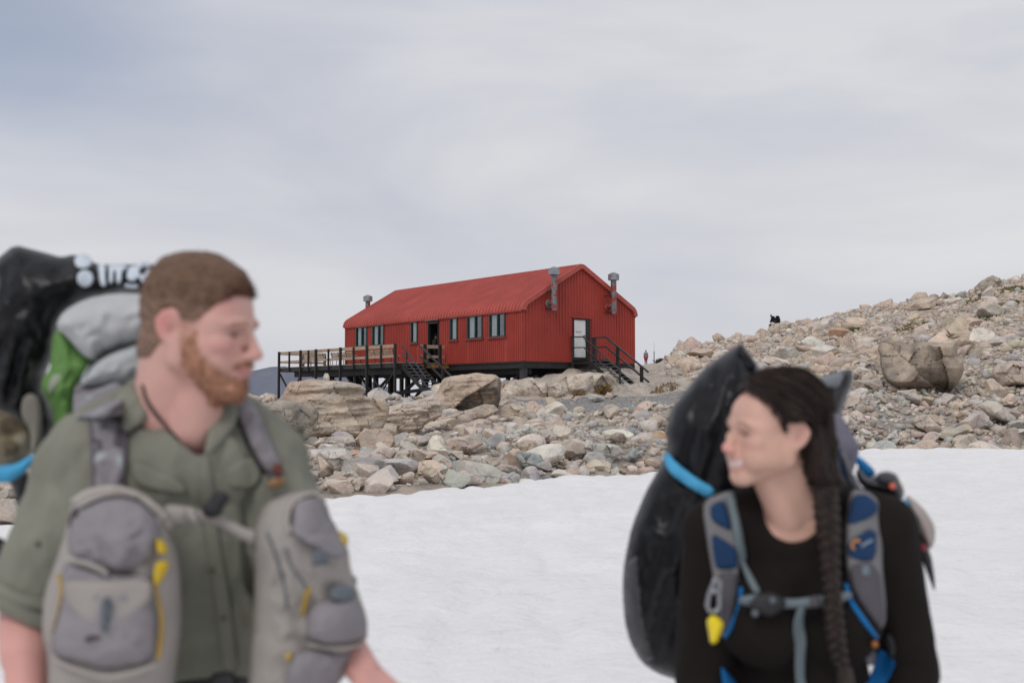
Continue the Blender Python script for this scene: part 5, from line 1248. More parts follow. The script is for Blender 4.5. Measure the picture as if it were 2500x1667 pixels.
def head_clay(h, mb, woman=False):
    j = 0.90 if woman else 1.0
    h.ell(mb, (0, -0.012, 0.032), (0.0765, 0.097, 0.086)); h.ell(mb, (0, 0.045, 0.034), (0.063, 0.045, 0.050)); h.ell(mb, (0, 0.034, -0.028), (0.0655, 0.056, 0.074))
    h.ell(mb, (0, 0.0, -0.03), (0.070, 0.06, 0.05))
    for sg in (-1, 1):
        h.cap(mb, (sg * 0.058 * j, -0.002, -0.052), (sg * 0.014, 0.076, -0.095), 0.023, 0.020); h.cap(mb, (sg * 0.060 * j, -0.004, -0.02), (sg * 0.058 * j, -0.002, -0.055), 0.022, 0.023)
        h.ell(mb, (sg * 0.044, 0.064, -0.020 + (0.002 if woman else 0)), (0.026, 0.024, 0.019 if not woman else 0.022))
        h.ell(mb, (sg * 0.030, 0.084, 0.018), (0.031, 0.013 if not woman else 0.010, 0.010), (0, 0, -sg * 0.3))
        h.ell(mb, (sg * 0.012, 0.103, -0.037), (0.0095, 0.012, 0.0085))
        h.ell(mb, (sg * 0.032, 0.0695, 0.001), (0.0165, 0.0155, 0.0135))
        h.ell(mb, (sg * 0.0765, -0.014, -0.004), (0.006, 0.016, 0.026), (0.0, sg * 0.16, sg * 0.35))
        [h.cap(mb, a_, b_, 0.0055, 0.0055) for a_, b_ in zip([(sg * 0.074, 0.002, 0.012), (sg * 0.079, -0.008, 0.024), (sg * 0.085, -0.024, 0.022), (sg * 0.088, -0.034, 0.006), (sg * 0.086, -0.032, -0.010), (sg * 0.081, -0.022, -0.024)], [(sg * 0.079, -0.008, 0.024), (sg * 0.085, -0.024, 0.022), (sg * 0.088, -0.034, 0.006), (sg * 0.086, -0.032, -0.010), (sg * 0.081, -0.022, -0.024), (sg * 0.076, -0.010, -0.031)])]; h.ell(mb, (sg * 0.076, -0.010, -0.030), (0.006, 0.009, 0.010))
    for sg in (-1, 1): h.ell(mb, (sg * 0.038, 0.050, -0.048), (0.026, 0.034, 0.036)); h.ell(mb, (sg * 0.050, 0.030, -0.030), (0.022, 0.040, 0.040)); h.ell(mb, (sg * 0.050, 0.045, 0.010), (0.020, 0.030, 0.030))
    h.ell(mb, (0, 0.079, -0.097), (0.026 * j, 0.021, 0.019)); h.cap(mb, (0, 0.086 if woman else 0.089, 0.010), (0, 0.104 if woman else 0.110, -0.026), 0.0085 if woman else 0.0098, 0.0110); h.ell(mb, (0, 0.108 if woman else 0.1135, -0.032), (0.0140, 0.0140, 0.0125) if woman else (0.0135, 0.0130, 0.0120)); h.ell(mb, (0, 0.100, -0.040), (0.006, 0.014, 0.006))
    h.ell(mb, (0, 0.080, -0.062), (0.034, 0.022, 0.030))
    if woman:
        for sg in (-1, 1): h.ell(mb, (sg * 0.040, 0.060, -0.050), (0.029, 0.031, 0.034)); h.ell(mb, (sg * 0.052, 0.030, -0.045), (0.022, 0.036, 0.036))
    if woman:       # smiling: lips parted and drawn back, cheeks up
        h.ell(mb, (0, 0.0935, -0.0560), (0.033, 0.0090, 0.0046)); h.ell(mb, (0, 0.0915, -0.0765), (0.029, 0.0095, 0.0052))
        for sg in (-1, 1): h.ell(mb, (sg * 0.040, 0.066, -0.042), (0.020, 0.022, 0.020))
    else:
        h.ell(mb, (0, 0.0975, -0.0600), (0.024, 0.0085, 0.0050)); h.ell(mb, (0, 0.0955, -0.0700), (0.021, 0.0090, 0.0060))

def gauss(L, c, s): return np.exp(-np.sum(((L - np.array(c)) / np.array(s)) ** 2, axis=1))

def fingers(mb, wrist, direction, palm_n, side, k=1.0, curl=0.5):
    """palm and five separate bent fingers; side points to the thumb"""
    d = Vector(direction).normalized(); n = Vector(palm_n).normalized(); n = (n - d * n.dot(d)).normalized(); t = Vector(side).normalized(); t = (t - d * t.dot(d) - n * t.dot(n)).normalized()
    w0 = Vector(wrist)
    for q in (-0.028, -0.010, 0.010, 0.028): mb.capsule(w0 + t * q * 0.7 * k, w0 + (d * 0.085 + t * q) * k, 0.014 * k, 0.0125 * k, 12)
    for q, ln, r in ((-0.031, 0.062, 0.0078), (-0.010, 0.078, 0.0086), (0.011, 0.084, 0.0088), (0.031, 0.074, 0.0086)):
        p = w0 + (d * 0.088 + t * q) * k; a = 0.25 * curl; dd = d
        for seg, f in enumerate((0.45, 0.32, 0.23)):
            dd = (d * math.cos(a) + n * math.sin(a)).normalized(); p2 = p + dd * ln * f * k; mb.capsule(p, p2, r * (1 - 0.08 * seg) * k, r * (1 - 0.08 * (seg + 1)) * k, 10); p = p2; a += 0.85 * curl
    p = w0 + (d * 0.028 + t * 0.030 + n * 0.008) * k
    for dv, ln in ((d * 0.6 + t * 0.75 + n * 0.3, 0.036), (d * 0.9 + t * 0.35 + n * 0.35, 0.030), (d + t * 0.1 + n * 0.3, 0.024)):
        p2 = p + Vector(dv).normalized() * ln * k; mb.capsule(p, p2, 0.0105 * k, 0.0092 * k, 10); p = p2

def wrinkle(V, Nn, amp, sc, seed, aniso=(1, 1, 1)):
    q = V * np.array(aniso) * sc
    r1 = 1 - np.abs(fbm(q + 0.6 * fbm(q * 0.7, 2, seed + 50)[:, None], 3, seed)) * 2.4
    return V + Nn * (amp * np.clip(r1, -1, 1) + amp * 0.6 * fbm(q * 0.5, 3, seed + 7))[:, None]

def small_person(name, label, J, parts, skin=(0.45, 0.28, 0.22), vox=0.02, group=None):
    """J: joints in world space; parts: clothing (name, colour, list of (a, b, ra, rb))"""
    base = J['foot_r'].copy(); base.z = min(J['foot_r'].z, J['foot_l'].z) - 0.05
    root = empty(name, base, label, 'person', group)
    mb = MB()
    segs = [('pelvis', 'chest', .13, .145), ('chest', 'neck', .12, .06), ('neck', 'head', .055, .06), ('chest', 'sh_r', .08, .06), ('chest', 'sh_l', .08, .06), ('sh_r', 'el_r', .055, .042), ('el_r', 'wr_r', .042, .03), ('sh_l', 'el_l', .055, .042), ('el_l', 'wr_l', .042, .03),
            ('pelvis', 'hip_r', .12, .10), ('pelvis', 'hip_l', .12, .10), ('hip_r', 'kn_r', .09, .06), ('kn_r', 'an_r', .06, .04), ('hip_l', 'kn_l', .09, .06), ('kn_l', 'an_l', .06, .04), ('an_r', 'foot_r', .045, .04), ('an_l', 'foot_l', .045, .04), ('wr_r', 'hand_r', .035, .03), ('wr_l', 'hand_l', .035, .03)]
    for a, b, ra, rb in segs: mb.capsule(J[a], J[b], ra, rb, 14)
    mb.ell(J['head'] + Vector((0, 0, 0.02)), (0.078, 0.098, 0.118))
    V, Fq, _n = clay(mb, vox, 3)
    mesh_obj('body', V, Fq, M_skin, root, smooth=True, col=np.repeat(np.array([skin]), len(V), 0))
    for pn, col, sg in parts:
        mb = MB()
        for it in sg:
            if len(it) == 2: mb.ell(*it)
            else: a, b, ra, rb = it; mb.capsule(J[a] if isinstance(a, str) else a, J[b] if isinstance(b, str) else b, ra, rb, 14)
        V, Fq, Nn = clay(mb, vox, 2); V = wrinkle(V, Nn, 0.012, 7, 3)
        mesh_obj(pn, V, Fq, cloth(name + '_' + pn, col), root, smooth=True)
    return root

def std_joints(base, fwd, hgt=1.75):
    k = hgt / 1.75; f = Vector(fwd).normalized(); r = f.cross(UP); b = Vector(base)
    j = dict(pelvis=(0, 0, .96), chest=(0, 0, 1.33), neck=(0, .01, 1.50), head=(0, .03, 1.63), sh_r=(.17, 0, 1.42), sh_l=(-.17, 0, 1.42), el_r=(.22, -.03, 1.13), el_l=(-.22, -.03, 1.13), wr_r=(.23, .04, .88), wr_l=(-.23, .04, .88), hand_r=(.23, .06, .79), hand_l=(-.23, .06, .79),
             hip_r=(.09, 0, .92), hip_l=(-.09, 0, .92), kn_r=(.095, .03, .50), kn_l=(-.095, .02, .50), an_r=(.1, 0, .09), an_l=(-.1, 0, .09), foot_r=(.11, .14, .05), foot_l=(-.11, .14, .05))
    return {n: b + (r * v[0] + f * v[1] + UP * v[2]) * k for n, v in j.items()}

# the walker beyond the hut, seen from behind: grey jacket, red shorts over black leggings
x, y = P(1577, 890, 138).xy; zg = gz(x, y); J = std_joints((x, y, zg), (0.15, 1, 0), 1.72)
small_person('person', 'distant person in grey jacket and red shorts standing right of the hut', J, [
    ('jacket', (0.22, 0.215, 0.22), [('pelvis', 'chest', .17, .18), ('chest', 'neck', .15, .08), ('chest', 'sh_r', .1, .085), ('chest', 'sh_l', .1, .085), ('sh_r', 'el_r', .085, .07), ('el_r', 'wr_r', .07, .055), ('sh_l', 'el_l', .085, .07), ('el_l', 'wr_l', .07, .055)]),
    ('shorts', (0.55, 0.02, 0.05), [('pelvis', 'hip_r', .16, .14), ('pelvis', 'hip_l', .16, .14), ('hip_r', J['hip_r'].lerp(J['kn_r'], .55), .14, .13), ('hip_l', J['hip_l'].lerp(J['kn_l'], .55), .14, .13)]),
    ('leggings', (0.012, 0.012, 0.014), [('hip_r', 'kn_r', .095, .07), ('kn_r', 'an_r', .07, .05), ('hip_l', 'kn_l', .095, .07), ('kn_l', 'an_l', .07, .05), ('an_r', 'foot_r', .06, .05), ('an_l', 'foot_l', .06, .05)]),
    ('hair', (0.02, 0.015, 0.012), [(J['head'] + Vector((0, -0.02, 0.05)), (0.088, 0.10, 0.105))])], skin=(0.40, 0.25, 0.2), vox=0.022)

# somebody in black in the hut doorway
b = H(8.70, 0.15, 0.06); J = std_joints(b, (HG * 0.75 - HE * 0.65), 1.70)
J['wr_r'] = H(8.25, 0.05, 1.12); J['hand_r'] = H(8.17, 0.03, 1.16); J['el_r'] = H(8.52, -0.05, 1.08)
small_person('person', 'person in black puffer jacket and beanie in the hut doorway', J, [
    ('jacket', (0.022, 0.020, 0.021), [('pelvis', 'chest', .19, .20), ('chest', 'neck', .17, .10), ('chest', 'sh_r', .12, .10), ('chest', 'sh_l', .12, .10), ('sh_r', 'el_r', .10, .085), ('el_r', 'wr_r', .085, .06), ('sh_l', 'el_l', .10, .085), ('el_l', 'wr_l', .085, .06)]),
    ('trousers', (0.010, 0.010, 0.011), [('pelvis', 'hip_r', .15, .13), ('pelvis', 'hip_l', .15, .13), ('hip_r', 'kn_r', .12, .09), ('kn_r', 'an_r', .09, .07), ('hip_l', 'kn_l', .12, .09), ('kn_l', 'an_l', .09, .07), ('an_r', 'foot_r', .06, .05), ('an_l', 'foot_l', .06, .05)]),
    ('beanie', (0.012, 0.012, 0.013), [(J['head'] + Vector((0, 0, 0.075)), (0.10, 0.115, 0.095)), (J['head'] + Vector((0, 0, 0.18)), (0.045, 0.045, 0.045))])], vox=0.018)

# the hiker resting on the skyline crag, bent forward, pack on the ground behind
c = P(1893, 787, 106.5); f = Vector((-1, -0.15, 0)).normalized(); r = f.cross(UP)
def q(a, b, d): return c + (f * a + r * b + UP * d) * 0.82
J = dict(pelvis=q(0, 0, .15), chest=q(.28, 0, .50), neck=q(.42, 0, .62), head=q(.52, 0, .70), sh_r=q(.30, .17, .52), sh_l=q(.30, -.17, .52), el_r=q(.42, .22, .25), el_l=q(.42, -.22, .25), wr_r=q(.58, .12, .08), wr_l=q(.58, -.12, .08), hand_r=q(.62, .1, .02), hand_l=q(.62, -.1, .02),
         hip_r=q(.04, .1, .14), hip_l=q(.04, -.1, .14), kn_r=q(.46, .14, .12), kn_l=q(.46, -.12, .14), an_r=q(.52, .14, -.30), an_l=q(.62, -.12, -.28), foot_r=q(.66, .14, -.34), foot_l=q(.76, -.12, -.32))
small_person('person', 'hiker in black sitting bent forward on the skyline crag', J, [
    ('jacket', (0.012, 0.013, 0.016), [('pelvis', 'chest', .17, .19), ('chest', 'neck', .15, .09), ('chest', 'sh_r', .1, .085), ('chest', 'sh_l', .1, .085), ('sh_r', 'el_r', .085, .07), ('sh_l', 'el_l', .085, .07), ('el_r', 'wr_r', .06, .05), ('el_l', 'wr_l', .06, .05)]),
    ('shorts', (0.03, 0.028, 0.03), [('pelvis', 'hip_r', .15, .13), ('pelvis', 'hip_l', .15, .13), ('hip_r', J['hip_r'].lerp(J['kn_r'], .6), .12, .11), ('hip_l', J['hip_l'].lerp(J['kn_l'], .6), .12, .11)]),
    ('hair', (0.03, 0.02, 0.015), [(J['head'] + Vector((0.01, 0, 0.05)), (0.09, 0.10, 0.10))]),
    ('boot', (0.03, 0.022, 0.018), [('an_r', 'foot_r', .065, .06)]), ('boot', (0.03, 0.022, 0.018), [('an_l', 'foot_l', .065, .06)])], vox=0.02)
bp_ = empty('backpack', q(-.30, 0, -.02), 'black backpack behind the hiker sitting on the skyline', 'backpack')
mb = MB(); mb.ell(q(-.30, 0, .30), (.20, .24, .36)); mb.ell(q(-.26, 0, .62), (.19, .2, .12)); mb.ell(q(-.42, 0, .22), (.14, .17, .18)); V, Fq, Nn = clay(mb, 0.02, 2); mesh_obj('pack_body', wrinkle(V, Nn, .015, 6, 5), Fq, cloth('black_pack_cloth', (0.012, 0.013, 0.017)), bp_, smooth=True)
mb = MB(); mb.tube([q(-.14, .1, .55), q(-.02, .12, .5), q(0.02, .12, .3), q(-.12, .12, .1)], .022, 8); mb.obj('strap', M_dsteel, bp_)
mb = MB(); mb.tube([q(-.14, -.1, .55), q(-.02, -.12, .5), q(0.02, -.12, .3), q(-.12, -.12, .1)], .022, 8); mb.obj('strap', M_dsteel, bp_)

# ------------------------------------------------------------------ soft panels: bags, pockets, straps
def patch(name, outline, mat, parent, Y=None, on=None, off=0.006, thick=0.02, back=None, rim=0.35, wr=0.0, wsc=14, seed=1, step=None, round_=True, tilt=(0, 0), base=None, cat=None, label=None, group=None, bumps=None, smooth_out=True, hug=False, wan=(1, 1), fine=26):
    """a stuffed panel with a given outline; 'on' lays it on an existing surface, Y sets its distance"""
    O = np.array(outline, float)
    if smooth_out and len(O) > 3:       # round the corners a little (Chaikin)
        for _ in range(1 if smooth_out is True else smooth_out): A_ = O; B_ = np.roll(O, -1, 0); O = np.stack([A_ * .78 + B_ * .22, A_ * .22 + B_ * .78], 1).reshape(-1, 2)
    S = min(np.ptp(O[:, 0]), np.ptp(O[:, 1])); step = step or max(2.6, S / fine)
    D = []
    for i in range(len(O)):
        a, b = O[i], O[(i + 1) % len(O)]; n = max(1, int(np.hypot(*(b - a)) / step))
        for k in range(n): D.append(a + (b - a) * k / n)
    D = np.array(D); r_ = np.random.default_rng(seed); g = []
    xs = np.arange(O[:, 0].min(), O[:, 0].max(), step); ys_ = np.arange(O[:, 1].min(), O[:, 1].max(), step)
    g = np.array([(x + r_.uniform(-.2, .2) * step, y + r_.uniform(-.2, .2) * step) for y in ys_ for x in xs]).reshape(-1, 2)
    g = g[inside(D, g)] if len(g) else g; d = polydist(D, g) if len(g) else np.zeros(0); g = g[d > step * 0.5] if len(g) else g
    n = len(D); pts = [Vector(p) for p in D] + [Vector(p) for p in g]
    vs, es, fs, *_ = delaunay_2d_cdt(pts, [(i, (i + 1) % n) for i in range(n)], [], 1, 1e-4)
    Q = np.array([v[:] for v in vs]); d = polydist(D, Q); edge = d < 1e-2
    c = O.mean(0)
    if on is not None:
        hits = []
        def cast(x, y):
            dr_ = (P(x, y, 1.0) - CAMW).normalized()
            for bv in (on if isinstance(on, (list, tuple)) else [on]):
                h_ = bv.ray_cast(CAMW, dr_)
                if h_[0] is not None: hits.append((x, y, h_[0].y)); break
        for x, y in (Q if len(Q) < 260 else Q[r_.choice(len(Q), 260, False)]): cast(x, y)
        Hh_ = np.array(hits)
        if len(Hh_) >= 8:
            if hug:
                dd = np.hypot(Q[:, None, 0] - Hh_[None, :, 0], Q[:, None, 1] - Hh_[None, :, 1]); w = 1 / (dd + 8) ** 2.5; base_y = (w * Hh_[None, :, 2]).sum(1) / w.sum(1)
            else:
                A_ = np.stack([Hh_[:, 0] - c[0], Hh_[:, 1] - c[1], np.ones(len(Hh_)), (Hh_[:, 0] - c[0]) ** 2, (Hh_[:, 1] - c[1]) ** 2], 1)
                if len(Hh_) < 30: A_ = A_[:, :3]
                co, *_ = np.linalg.lstsq(A_, Hh_[:, 2], rcond=None)
                B_ = np.stack([Q[:, 0] - c[0], Q[:, 1] - c[1], np.ones(len(Q)), (Q[:, 0] - c[0]) ** 2, (Q[:, 1] - c[1]) ** 2], 1)[:, :A_.shape[1]]
                base_y = np.clip(B_ @ co, Hh_[:, 2].min() - .03, Hh_[:, 2].max() + .03)
        else: base_y = np.full(len(Q), Y if Y else 2.0)
    else: base_y = np.full(len(Q), float(Y)) + (Q[:, 0] - c[0]) * tilt[0] / F * Y + (Q[:, 1] - c[1]) * tilt[1] / F * Y
    dn = np.clip(d / (S * rim), 0, 1); prof = np.sqrt(np.clip(1 - (1 - dn) ** 2, 0, 1)) if round_ else np.clip(dn * 3, 0, 1)
    hgt = thick * prof
    if bumps is not None: hgt = hgt + prof * bumps(Q)
    if wr:
        q3 = np.stack([Q[:, 0] / 100 * wsc / 10 * wan[0] + 0.25 * Q[:, 1] / 100 * wan[0], Q[:, 1] / 100 * wsc / 10 * wan[1], np.full(len(Q), seed * 3.7)], -1); w_ = fbm(q3 * 0.8, 2, seed + 5)
        hgt = hgt + wr * prof * (np.clip(1 - 2.6 * np.abs(fbm(q3 + 0.7 * w_[:, None], 3, seed)), -1, 1) + 0.5 * w_)
    bk = thick * 0.3 if back is None else back
    front = np.array([P(x, y, Y_ - off - h_)[:] for (x, y), Y_, h_ in zip(Q, base_y, hgt)])
    inner = np.where(~edge)[0]; bo = -np.ones(len(Q), int); bo[inner] = len(Q) + np.arange(len(inner)); bo[edge] = np.where(edge)[0]
    rear = np.array([P(Q[i, 0], Q[i, 1], base_y[i] - off + bk * prof[i])[:] for i in inner]).reshape(-1, 3)
    FF = []
    for f_ in fs:
        a, b, c_ = [int(k) for k in f_]
        if np.cross(Q[b] - Q[a], Q[c_] - Q[a]) > 0: b, c_ = c_, b
        FF.append([a, b, c_]); FF.append([bo[a], bo[c_], bo[b]])
    V = np.concatenate([front, rear])
    o = mesh_obj(name, V, FF, mat, parent, smooth=True, base=base if parent is None else None)
    if label: tag(o, label, cat, group)
    o['_bvh'] = 0; del o['_bvh']
    return o, BVHTree.FromPolygons([tuple(v) for v in V], FF)
CAMW = Vector((0, 0, CAMZ))
def zm(x0, y0, k=2.6133): return lambda pts: [(x0 + a / k, y0 + b / k) for a, b in pts]
def band(pts, w):
    """an outline of even width along a chain of pixels"""
    A_ = np.array(pts, float); d = np.gradient(A_, axis=0); d /= np.hypot(*d.T)[:, None]; n = np.stack([-d[:, 1], d[:, 0]], 1)
    ww = np.array(w if hasattr(w, '__len__') else [w] * len(A_))[:, None] / 2
    return [tuple(p) for p in np.concatenate([A_ + n * ww, (A_ - n * ww)[::-1]])]
def disc(cx, cy, rx, ry=None, n=20): ry = ry or rx; return [(cx + rx * math.cos(2 * math.pi * k / n), cy + ry * math.sin(2 * math.pi * k / n)) for k in range(n)]
# ------------------------------------------------------------------ the man
A0 = zm(0, 570); A1 = zm(0, 1067)
man = empty('person', (P(440, 1500, 2.03).x, 2.03, 0), 'ginger bearded man in olive green shirt looking to the right', 'person')
hm = Head(R(77), R(9), R(2), 0.97); hm.put((0, 0.122, -0.032), P(637, 868, 1.915))
NB = P(418, 1005, 1.985)
SHR, ELR, WRR = P(206, 1152, 2.0), P(62, 1500, 1.95), P(68, 1790, 1.82)
SHL, ELL, WRL = P(622, 1132, 2.04), P(775, 1485, 1.99), P(886, 1634, 1.84)
def torso(mb, inf=0.0, arms=True):
    mb.ell(P(405, 1270, 2.03), (0.178 + inf, 0.118 + inf, 0.215 + inf), Euler((0, 0, R(12)))); mb.ell(P(430, 1150, 2.01), (0.15 + inf, 0.10 + inf, 0.10 + inf), Euler((0, 0, R(12))))
    mb.capsule(P(240, 1128, 2.02), P(590, 1118, 2.05), 0.062 + inf, 0.062 + inf); mb.capsule(P(400, 1000, 2.01), SHR, 0.046 + inf, 0.058 + inf); mb.capsule(P(435, 1000, 2.02), SHL, 0.046 + inf, 0.058 + inf)
    mb.ell(P(435, 1560, 2.04), (0.152 + inf, 0.108 + inf, 0.22 + inf), Euler((0, 0, R(12)))); mb.ell((P(440, 1500, 2.05).x, 2.05, 0.96), (0.165 + inf, 0.118 + inf, 0.15 + inf), Euler((0, 0, R(12))))
mb = MB(); head_clay(hm, mb)
mb.capsule(NB, hm.W(0, -0.022, -0.045), 0.066, 0.060, 20); mb.capsule(P(400, 1010, 1.99), hm.W(0, -0.045, -0.02), 0.055, 0.055, 20); mb.capsule(P(470, 1050, 1.95), hm.W(0, 0.02, -0.07), 0.045, 0.040, 18)
torso(mb)
mb.capsule(SHR, ELR, 0.052, 0.041); mb.capsule(ELR, WRR, 0.043, 0.027); mb.capsule(ELR.lerp(WRR, 0.1), ELR.lerp(WRR, 0.35), 0.044, 0.042)
mb.capsule(SHL, ELL, 0.052, 0.041); mb.capsule(ELL, WRL, 0.043, 0.027); mb.capsule(ELL.lerp(WRL, 0.1), ELL.lerp(WRL, 0.35), 0.044, 0.042)
fingers(mb, WRR, (0.1, -0.35, -1), (0.3, 1, 0), (0.9, -0.2, 0.1)); fingers(mb, WRL, (0.62, -0.55, -0.42), (-0.35, 0.1, -1), (-0.2, -0.9, -0.2), curl=0.55)
cx = P(440, 1500, 2.05).x
for sg in (-1, 1):
    mb.capsule((cx + sg * 0.085, 2.05, 0.90), (cx + sg * 0.10, 2.03, 0.50), 0.088, 0.058); mb.capsule((cx + sg * 0.10, 2.03, 0.50), (cx + sg * 0.11, 2.08, 0.09), 0.058, 0.038); mb.capsule((cx + sg * 0.11, 2.09, 0.06), (cx + sg * 0.13, 1.90, 0.045), 0.042, 0.038)
V, Fq, Nn = clay(mb, 0.0042, 9)
L = hm.L(V)
sk = np.array((0.64, 0.385, 0.32)); colr = np.repeat(sk[None], len(V), 0)
def blend(col, w): 
    global colr
    w = np.clip(w, 0, 1)[:, None]; colr = colr * (1 - w) + np.array(col)[None] * w
hd = (np.linalg.norm(L, axis=1) < 0.19) & (L[:, 2] > -0.15)
q3 = V * 38
blend((0.74, 0.36, 0.33), 0.55 * np.clip(fbm(V * 9, 3, 70) + 0.25, 0, 1))
blend((0.72, 0.30, 0.28), 0.6 * (gauss(L, (0.05, 0.055, 0.055), (0.03, 0.04, 0.03)) + gauss(L, (0.05, 0.075, -0.025), (0.028, 0.03, 0.02)) + gauss(L, (0, 0.115, -0.033), (0.02, 0.02, 0.015))))
for sg in (-1, 1): blend((0.70, 0.25, 0.23), 0.75 * gauss(L, (sg * 0.086, -0.024, 0.004), (0.012, 0.02, 0.026))); blend((0.36, 0.15, 0.13), 0.7 * gauss(L, (sg * 0.080, -0.012, -0.004), (0.006, 0.007, 0.010)))  # ear reddened; the shading inside its hollow is painted into the skin colour
arm = (projv(V)[:, 1] > 1430) & ~hd; blend((0.70, 0.35, 0.31), 0.75 * arm)
ln = fbm(q3, 3, 71) * 0.006
def stub(Lx):       # beard field: jaw, chin, cheeks below a line from the ear to the mouth, moustache
    r, f, u = np.abs(Lx[:, 0]), Lx[:, 1] + ln, Lx[:, 2] + ln
    top = np.interp(f, [-0.005, 0.012, 0.030, 0.040, 0.052, 0.075, 0.10], [-0.006, 0.004, 0.000, -0.022, -0.044, -0.058, -0.070]); w = np.clip((top - u + 0.006) / 0.030, 0, 1) * np.clip((f - 0.002) / 0.012, 0, 1) * np.clip((u + 0.135) / 0.015, 0, 1) * np.clip((f - np.interp(u, [-0.13, -0.10, -0.06, -0.03, 0.01], [0.045, 0.024, 0.002, 0.000, 0.012])) / 0.018, 0, 1)
    mou = np.clip(1 - np.abs(u + 0.0510 + 0.25 * np.maximum(0, r - 0.012)) / 0.0085, 0, 1) * np.clip((0.036 - r) / 0.008, 0, 1) * (f > 0.07)
    lips = (np.abs(u + 0.065) < 0.0095) & (r < 0.023) & (f > 0.08)
    soul = gauss(Lx, (0.0, 0.10, -0.088), (0.020, 0.05, 0.012))
    return np.where(lips, 0, np.maximum(w * (1 - 0.35 * soul), np.clip(mou * 1.6, 0, 1)))
bw = np.where(hd, stub(L), 0); blend((0.47, 0.22, 0.14), 0.75 * bw)
Lm = L.copy(); Lm[:, 2] = L[:, 2] - 0.25 * np.maximum(0, np.abs(L[:, 0]) - 0.010)
lipw = np.where(hd & (np.abs(L[:, 2] + 0.065) < 0.0095) & (np.abs(L[:, 0]) < 0.024) & (L[:, 1] > 0.082), 1.0, 0); blend((0.60, 0.26, 0.26), 0.8 * lipw)
blend((0.25, 0.08, 0.07), 0.9 * np.where(hd, np.clip(1 - np.abs(Lm[:, 2] + 0.0645) / 0.0024, 0, 1) * (np.abs(L[:, 0]) < 0.028) * (L[:, 1] > 0.08), 0))
for sg in (-1, 1):
    blend((0.34, 0.165, 0.10), 0.9 * np.where(hd, np.clip(1 - np.abs(L[:, 2] - 0.020 + 0.25 * np.maximum(0, np.abs(L[:, 0]) - 0.03)) / 0.0055, 0, 1) * (np.abs(L[:, 0] - sg * 0.032) < 0.021) * (L[:, 1] > 0.05), 0))
    blend((0.42, 0.22, 0.19), 0.75 * np.where(hd, gauss(L, (sg * 0.034, 0.083, 0.004), (0.020, 0.02, 0.008)), 0))
    blend((0.045, 0.03, 0.028), 0.9 * np.where(hd, gauss(L, (sg * 0.033, 0.085, -0.001), (0.013, 0.02, 0.0035)), 0))
def hairline(Lx):
    r, f, u = np.abs(Lx[:, 0]), Lx[:, 1], Lx[:, 2]
    # height of the lower hair limit: nape, behind the ear, temple, forehead
    lim = np.interp(f + ln * 1.0, [-0.12, -0.06, -0.035, -0.012, 0.012, 0.03, 0.052, 0.075, 0.10], [-0.075, -0.062, -0.030, 0.022, 0.010, 0.014, 0.044, 0.066, 0.066])
    lim = np.where((f > 0.052) & (r < 0.035), np.minimum(lim, 0.066), lim)
    return (u - lim)
hl = hairline(L); fade = np.clip(hl / 0.016 + 0.3, 0, 1) * np.where(hd, 1, 0) * (np.abs(L[:, 0]) < 0.0805)
sideb = np.where(hd, np.clip(1 - np.abs(L[:, 1] - 0.010) / 0.012, 0, 1) * np.clip((0.03 - L[:, 2]) / 0.01, 0, 1) * np.clip((L[:, 2] + 0.04) / 0.02, 0, 1) * (np.abs(L[:, 0]) < 0.079), 0)
blend((0.30, 0.165, 0.12), 0.75 * fade); blend((0.46, 0.22, 0.14), 0.55 * sideb)
body = mesh_obj('body', V, Fq, M_skin, man, smooth=True, col=np.clip(colr, 0.01, 0.95))
BODY_BVH = BVHTree.FromPolygons([tuple(v) for v in V], Fq)
# hair and beard grow out of the same surface
def shell(name, w, off, colf, thr=0.25, noise=(0.004, 60), base=None, mat=None):
    Fc = np.array([min(w[i] for i in f) for f in Fq]); keep = Fc > thr; used = [f for f, k in zip(Fq, keep) if k]; ids = sorted({i for f in used for i in f}); mp = {o: n for n, o in enumerate(ids)}; ids = np.array(ids)
    ww = np.clip((w[ids] - thr) / (1 - thr), 0, 1); Vs = V[ids] + Nn[ids] * (off(L[ids]) * np.sqrt(ww) - 0.0035 * (1 - np.clip(ww * 3, 0, 1)))[:, None] + Nn[ids] * (noise[0] * np.clip(fbm(V[ids] * noise[1], 3, 80), -1, 1) * ww)[:, None]
    return mesh_obj(name, Vs, [[mp[i] for i in f] for f in used], mat or M_hair, man, smooth=True, col=np.clip(colf(L[ids], ww), 0.005, 0.9))
hw = np.where(hd, np.clip(hl / 0.022 + 0.15, 0, 1), 0) * (np.abs(L[:, 0]) < 0.0785 + 0.02 * (L[:, 2] > 0.03))
def hair_off(Lx):
    top = np.clip((Lx[:, 2] - 0.045) / 0.05, 0, 1); front = np.clip((Lx[:, 1] - 0.03) / 0.05, 0, 1)
    return 0.005 + 0.011 * top + 0.006 * front * top
def hair_col(Lx, ww):
    front = np.clip((Lx[:, 1] - 0.04) / 0.04, 0, 1)[:, None]; side = np.clip((0.06 - Lx[:, 2]) / 0.06, 0, 1)[:, None]
    c = np.array((0.185, 0.108, 0.07)) * (1 - front) + np.array((0.125, 0.055, 0.028)) * front; c = c * (1 - 0.70 * side) + np.array((0.34, 0.215, 0.16)) * 0.70 * side
    return c * (1 + 0.35 * fbm(Lx * np.array([150, 60, 150]), 3, 81))[:, None]
hair = shell('hair', hw, hair_off, hair_col, 0.03, (0.004, 75))
fib = np.random.default_rng(31)
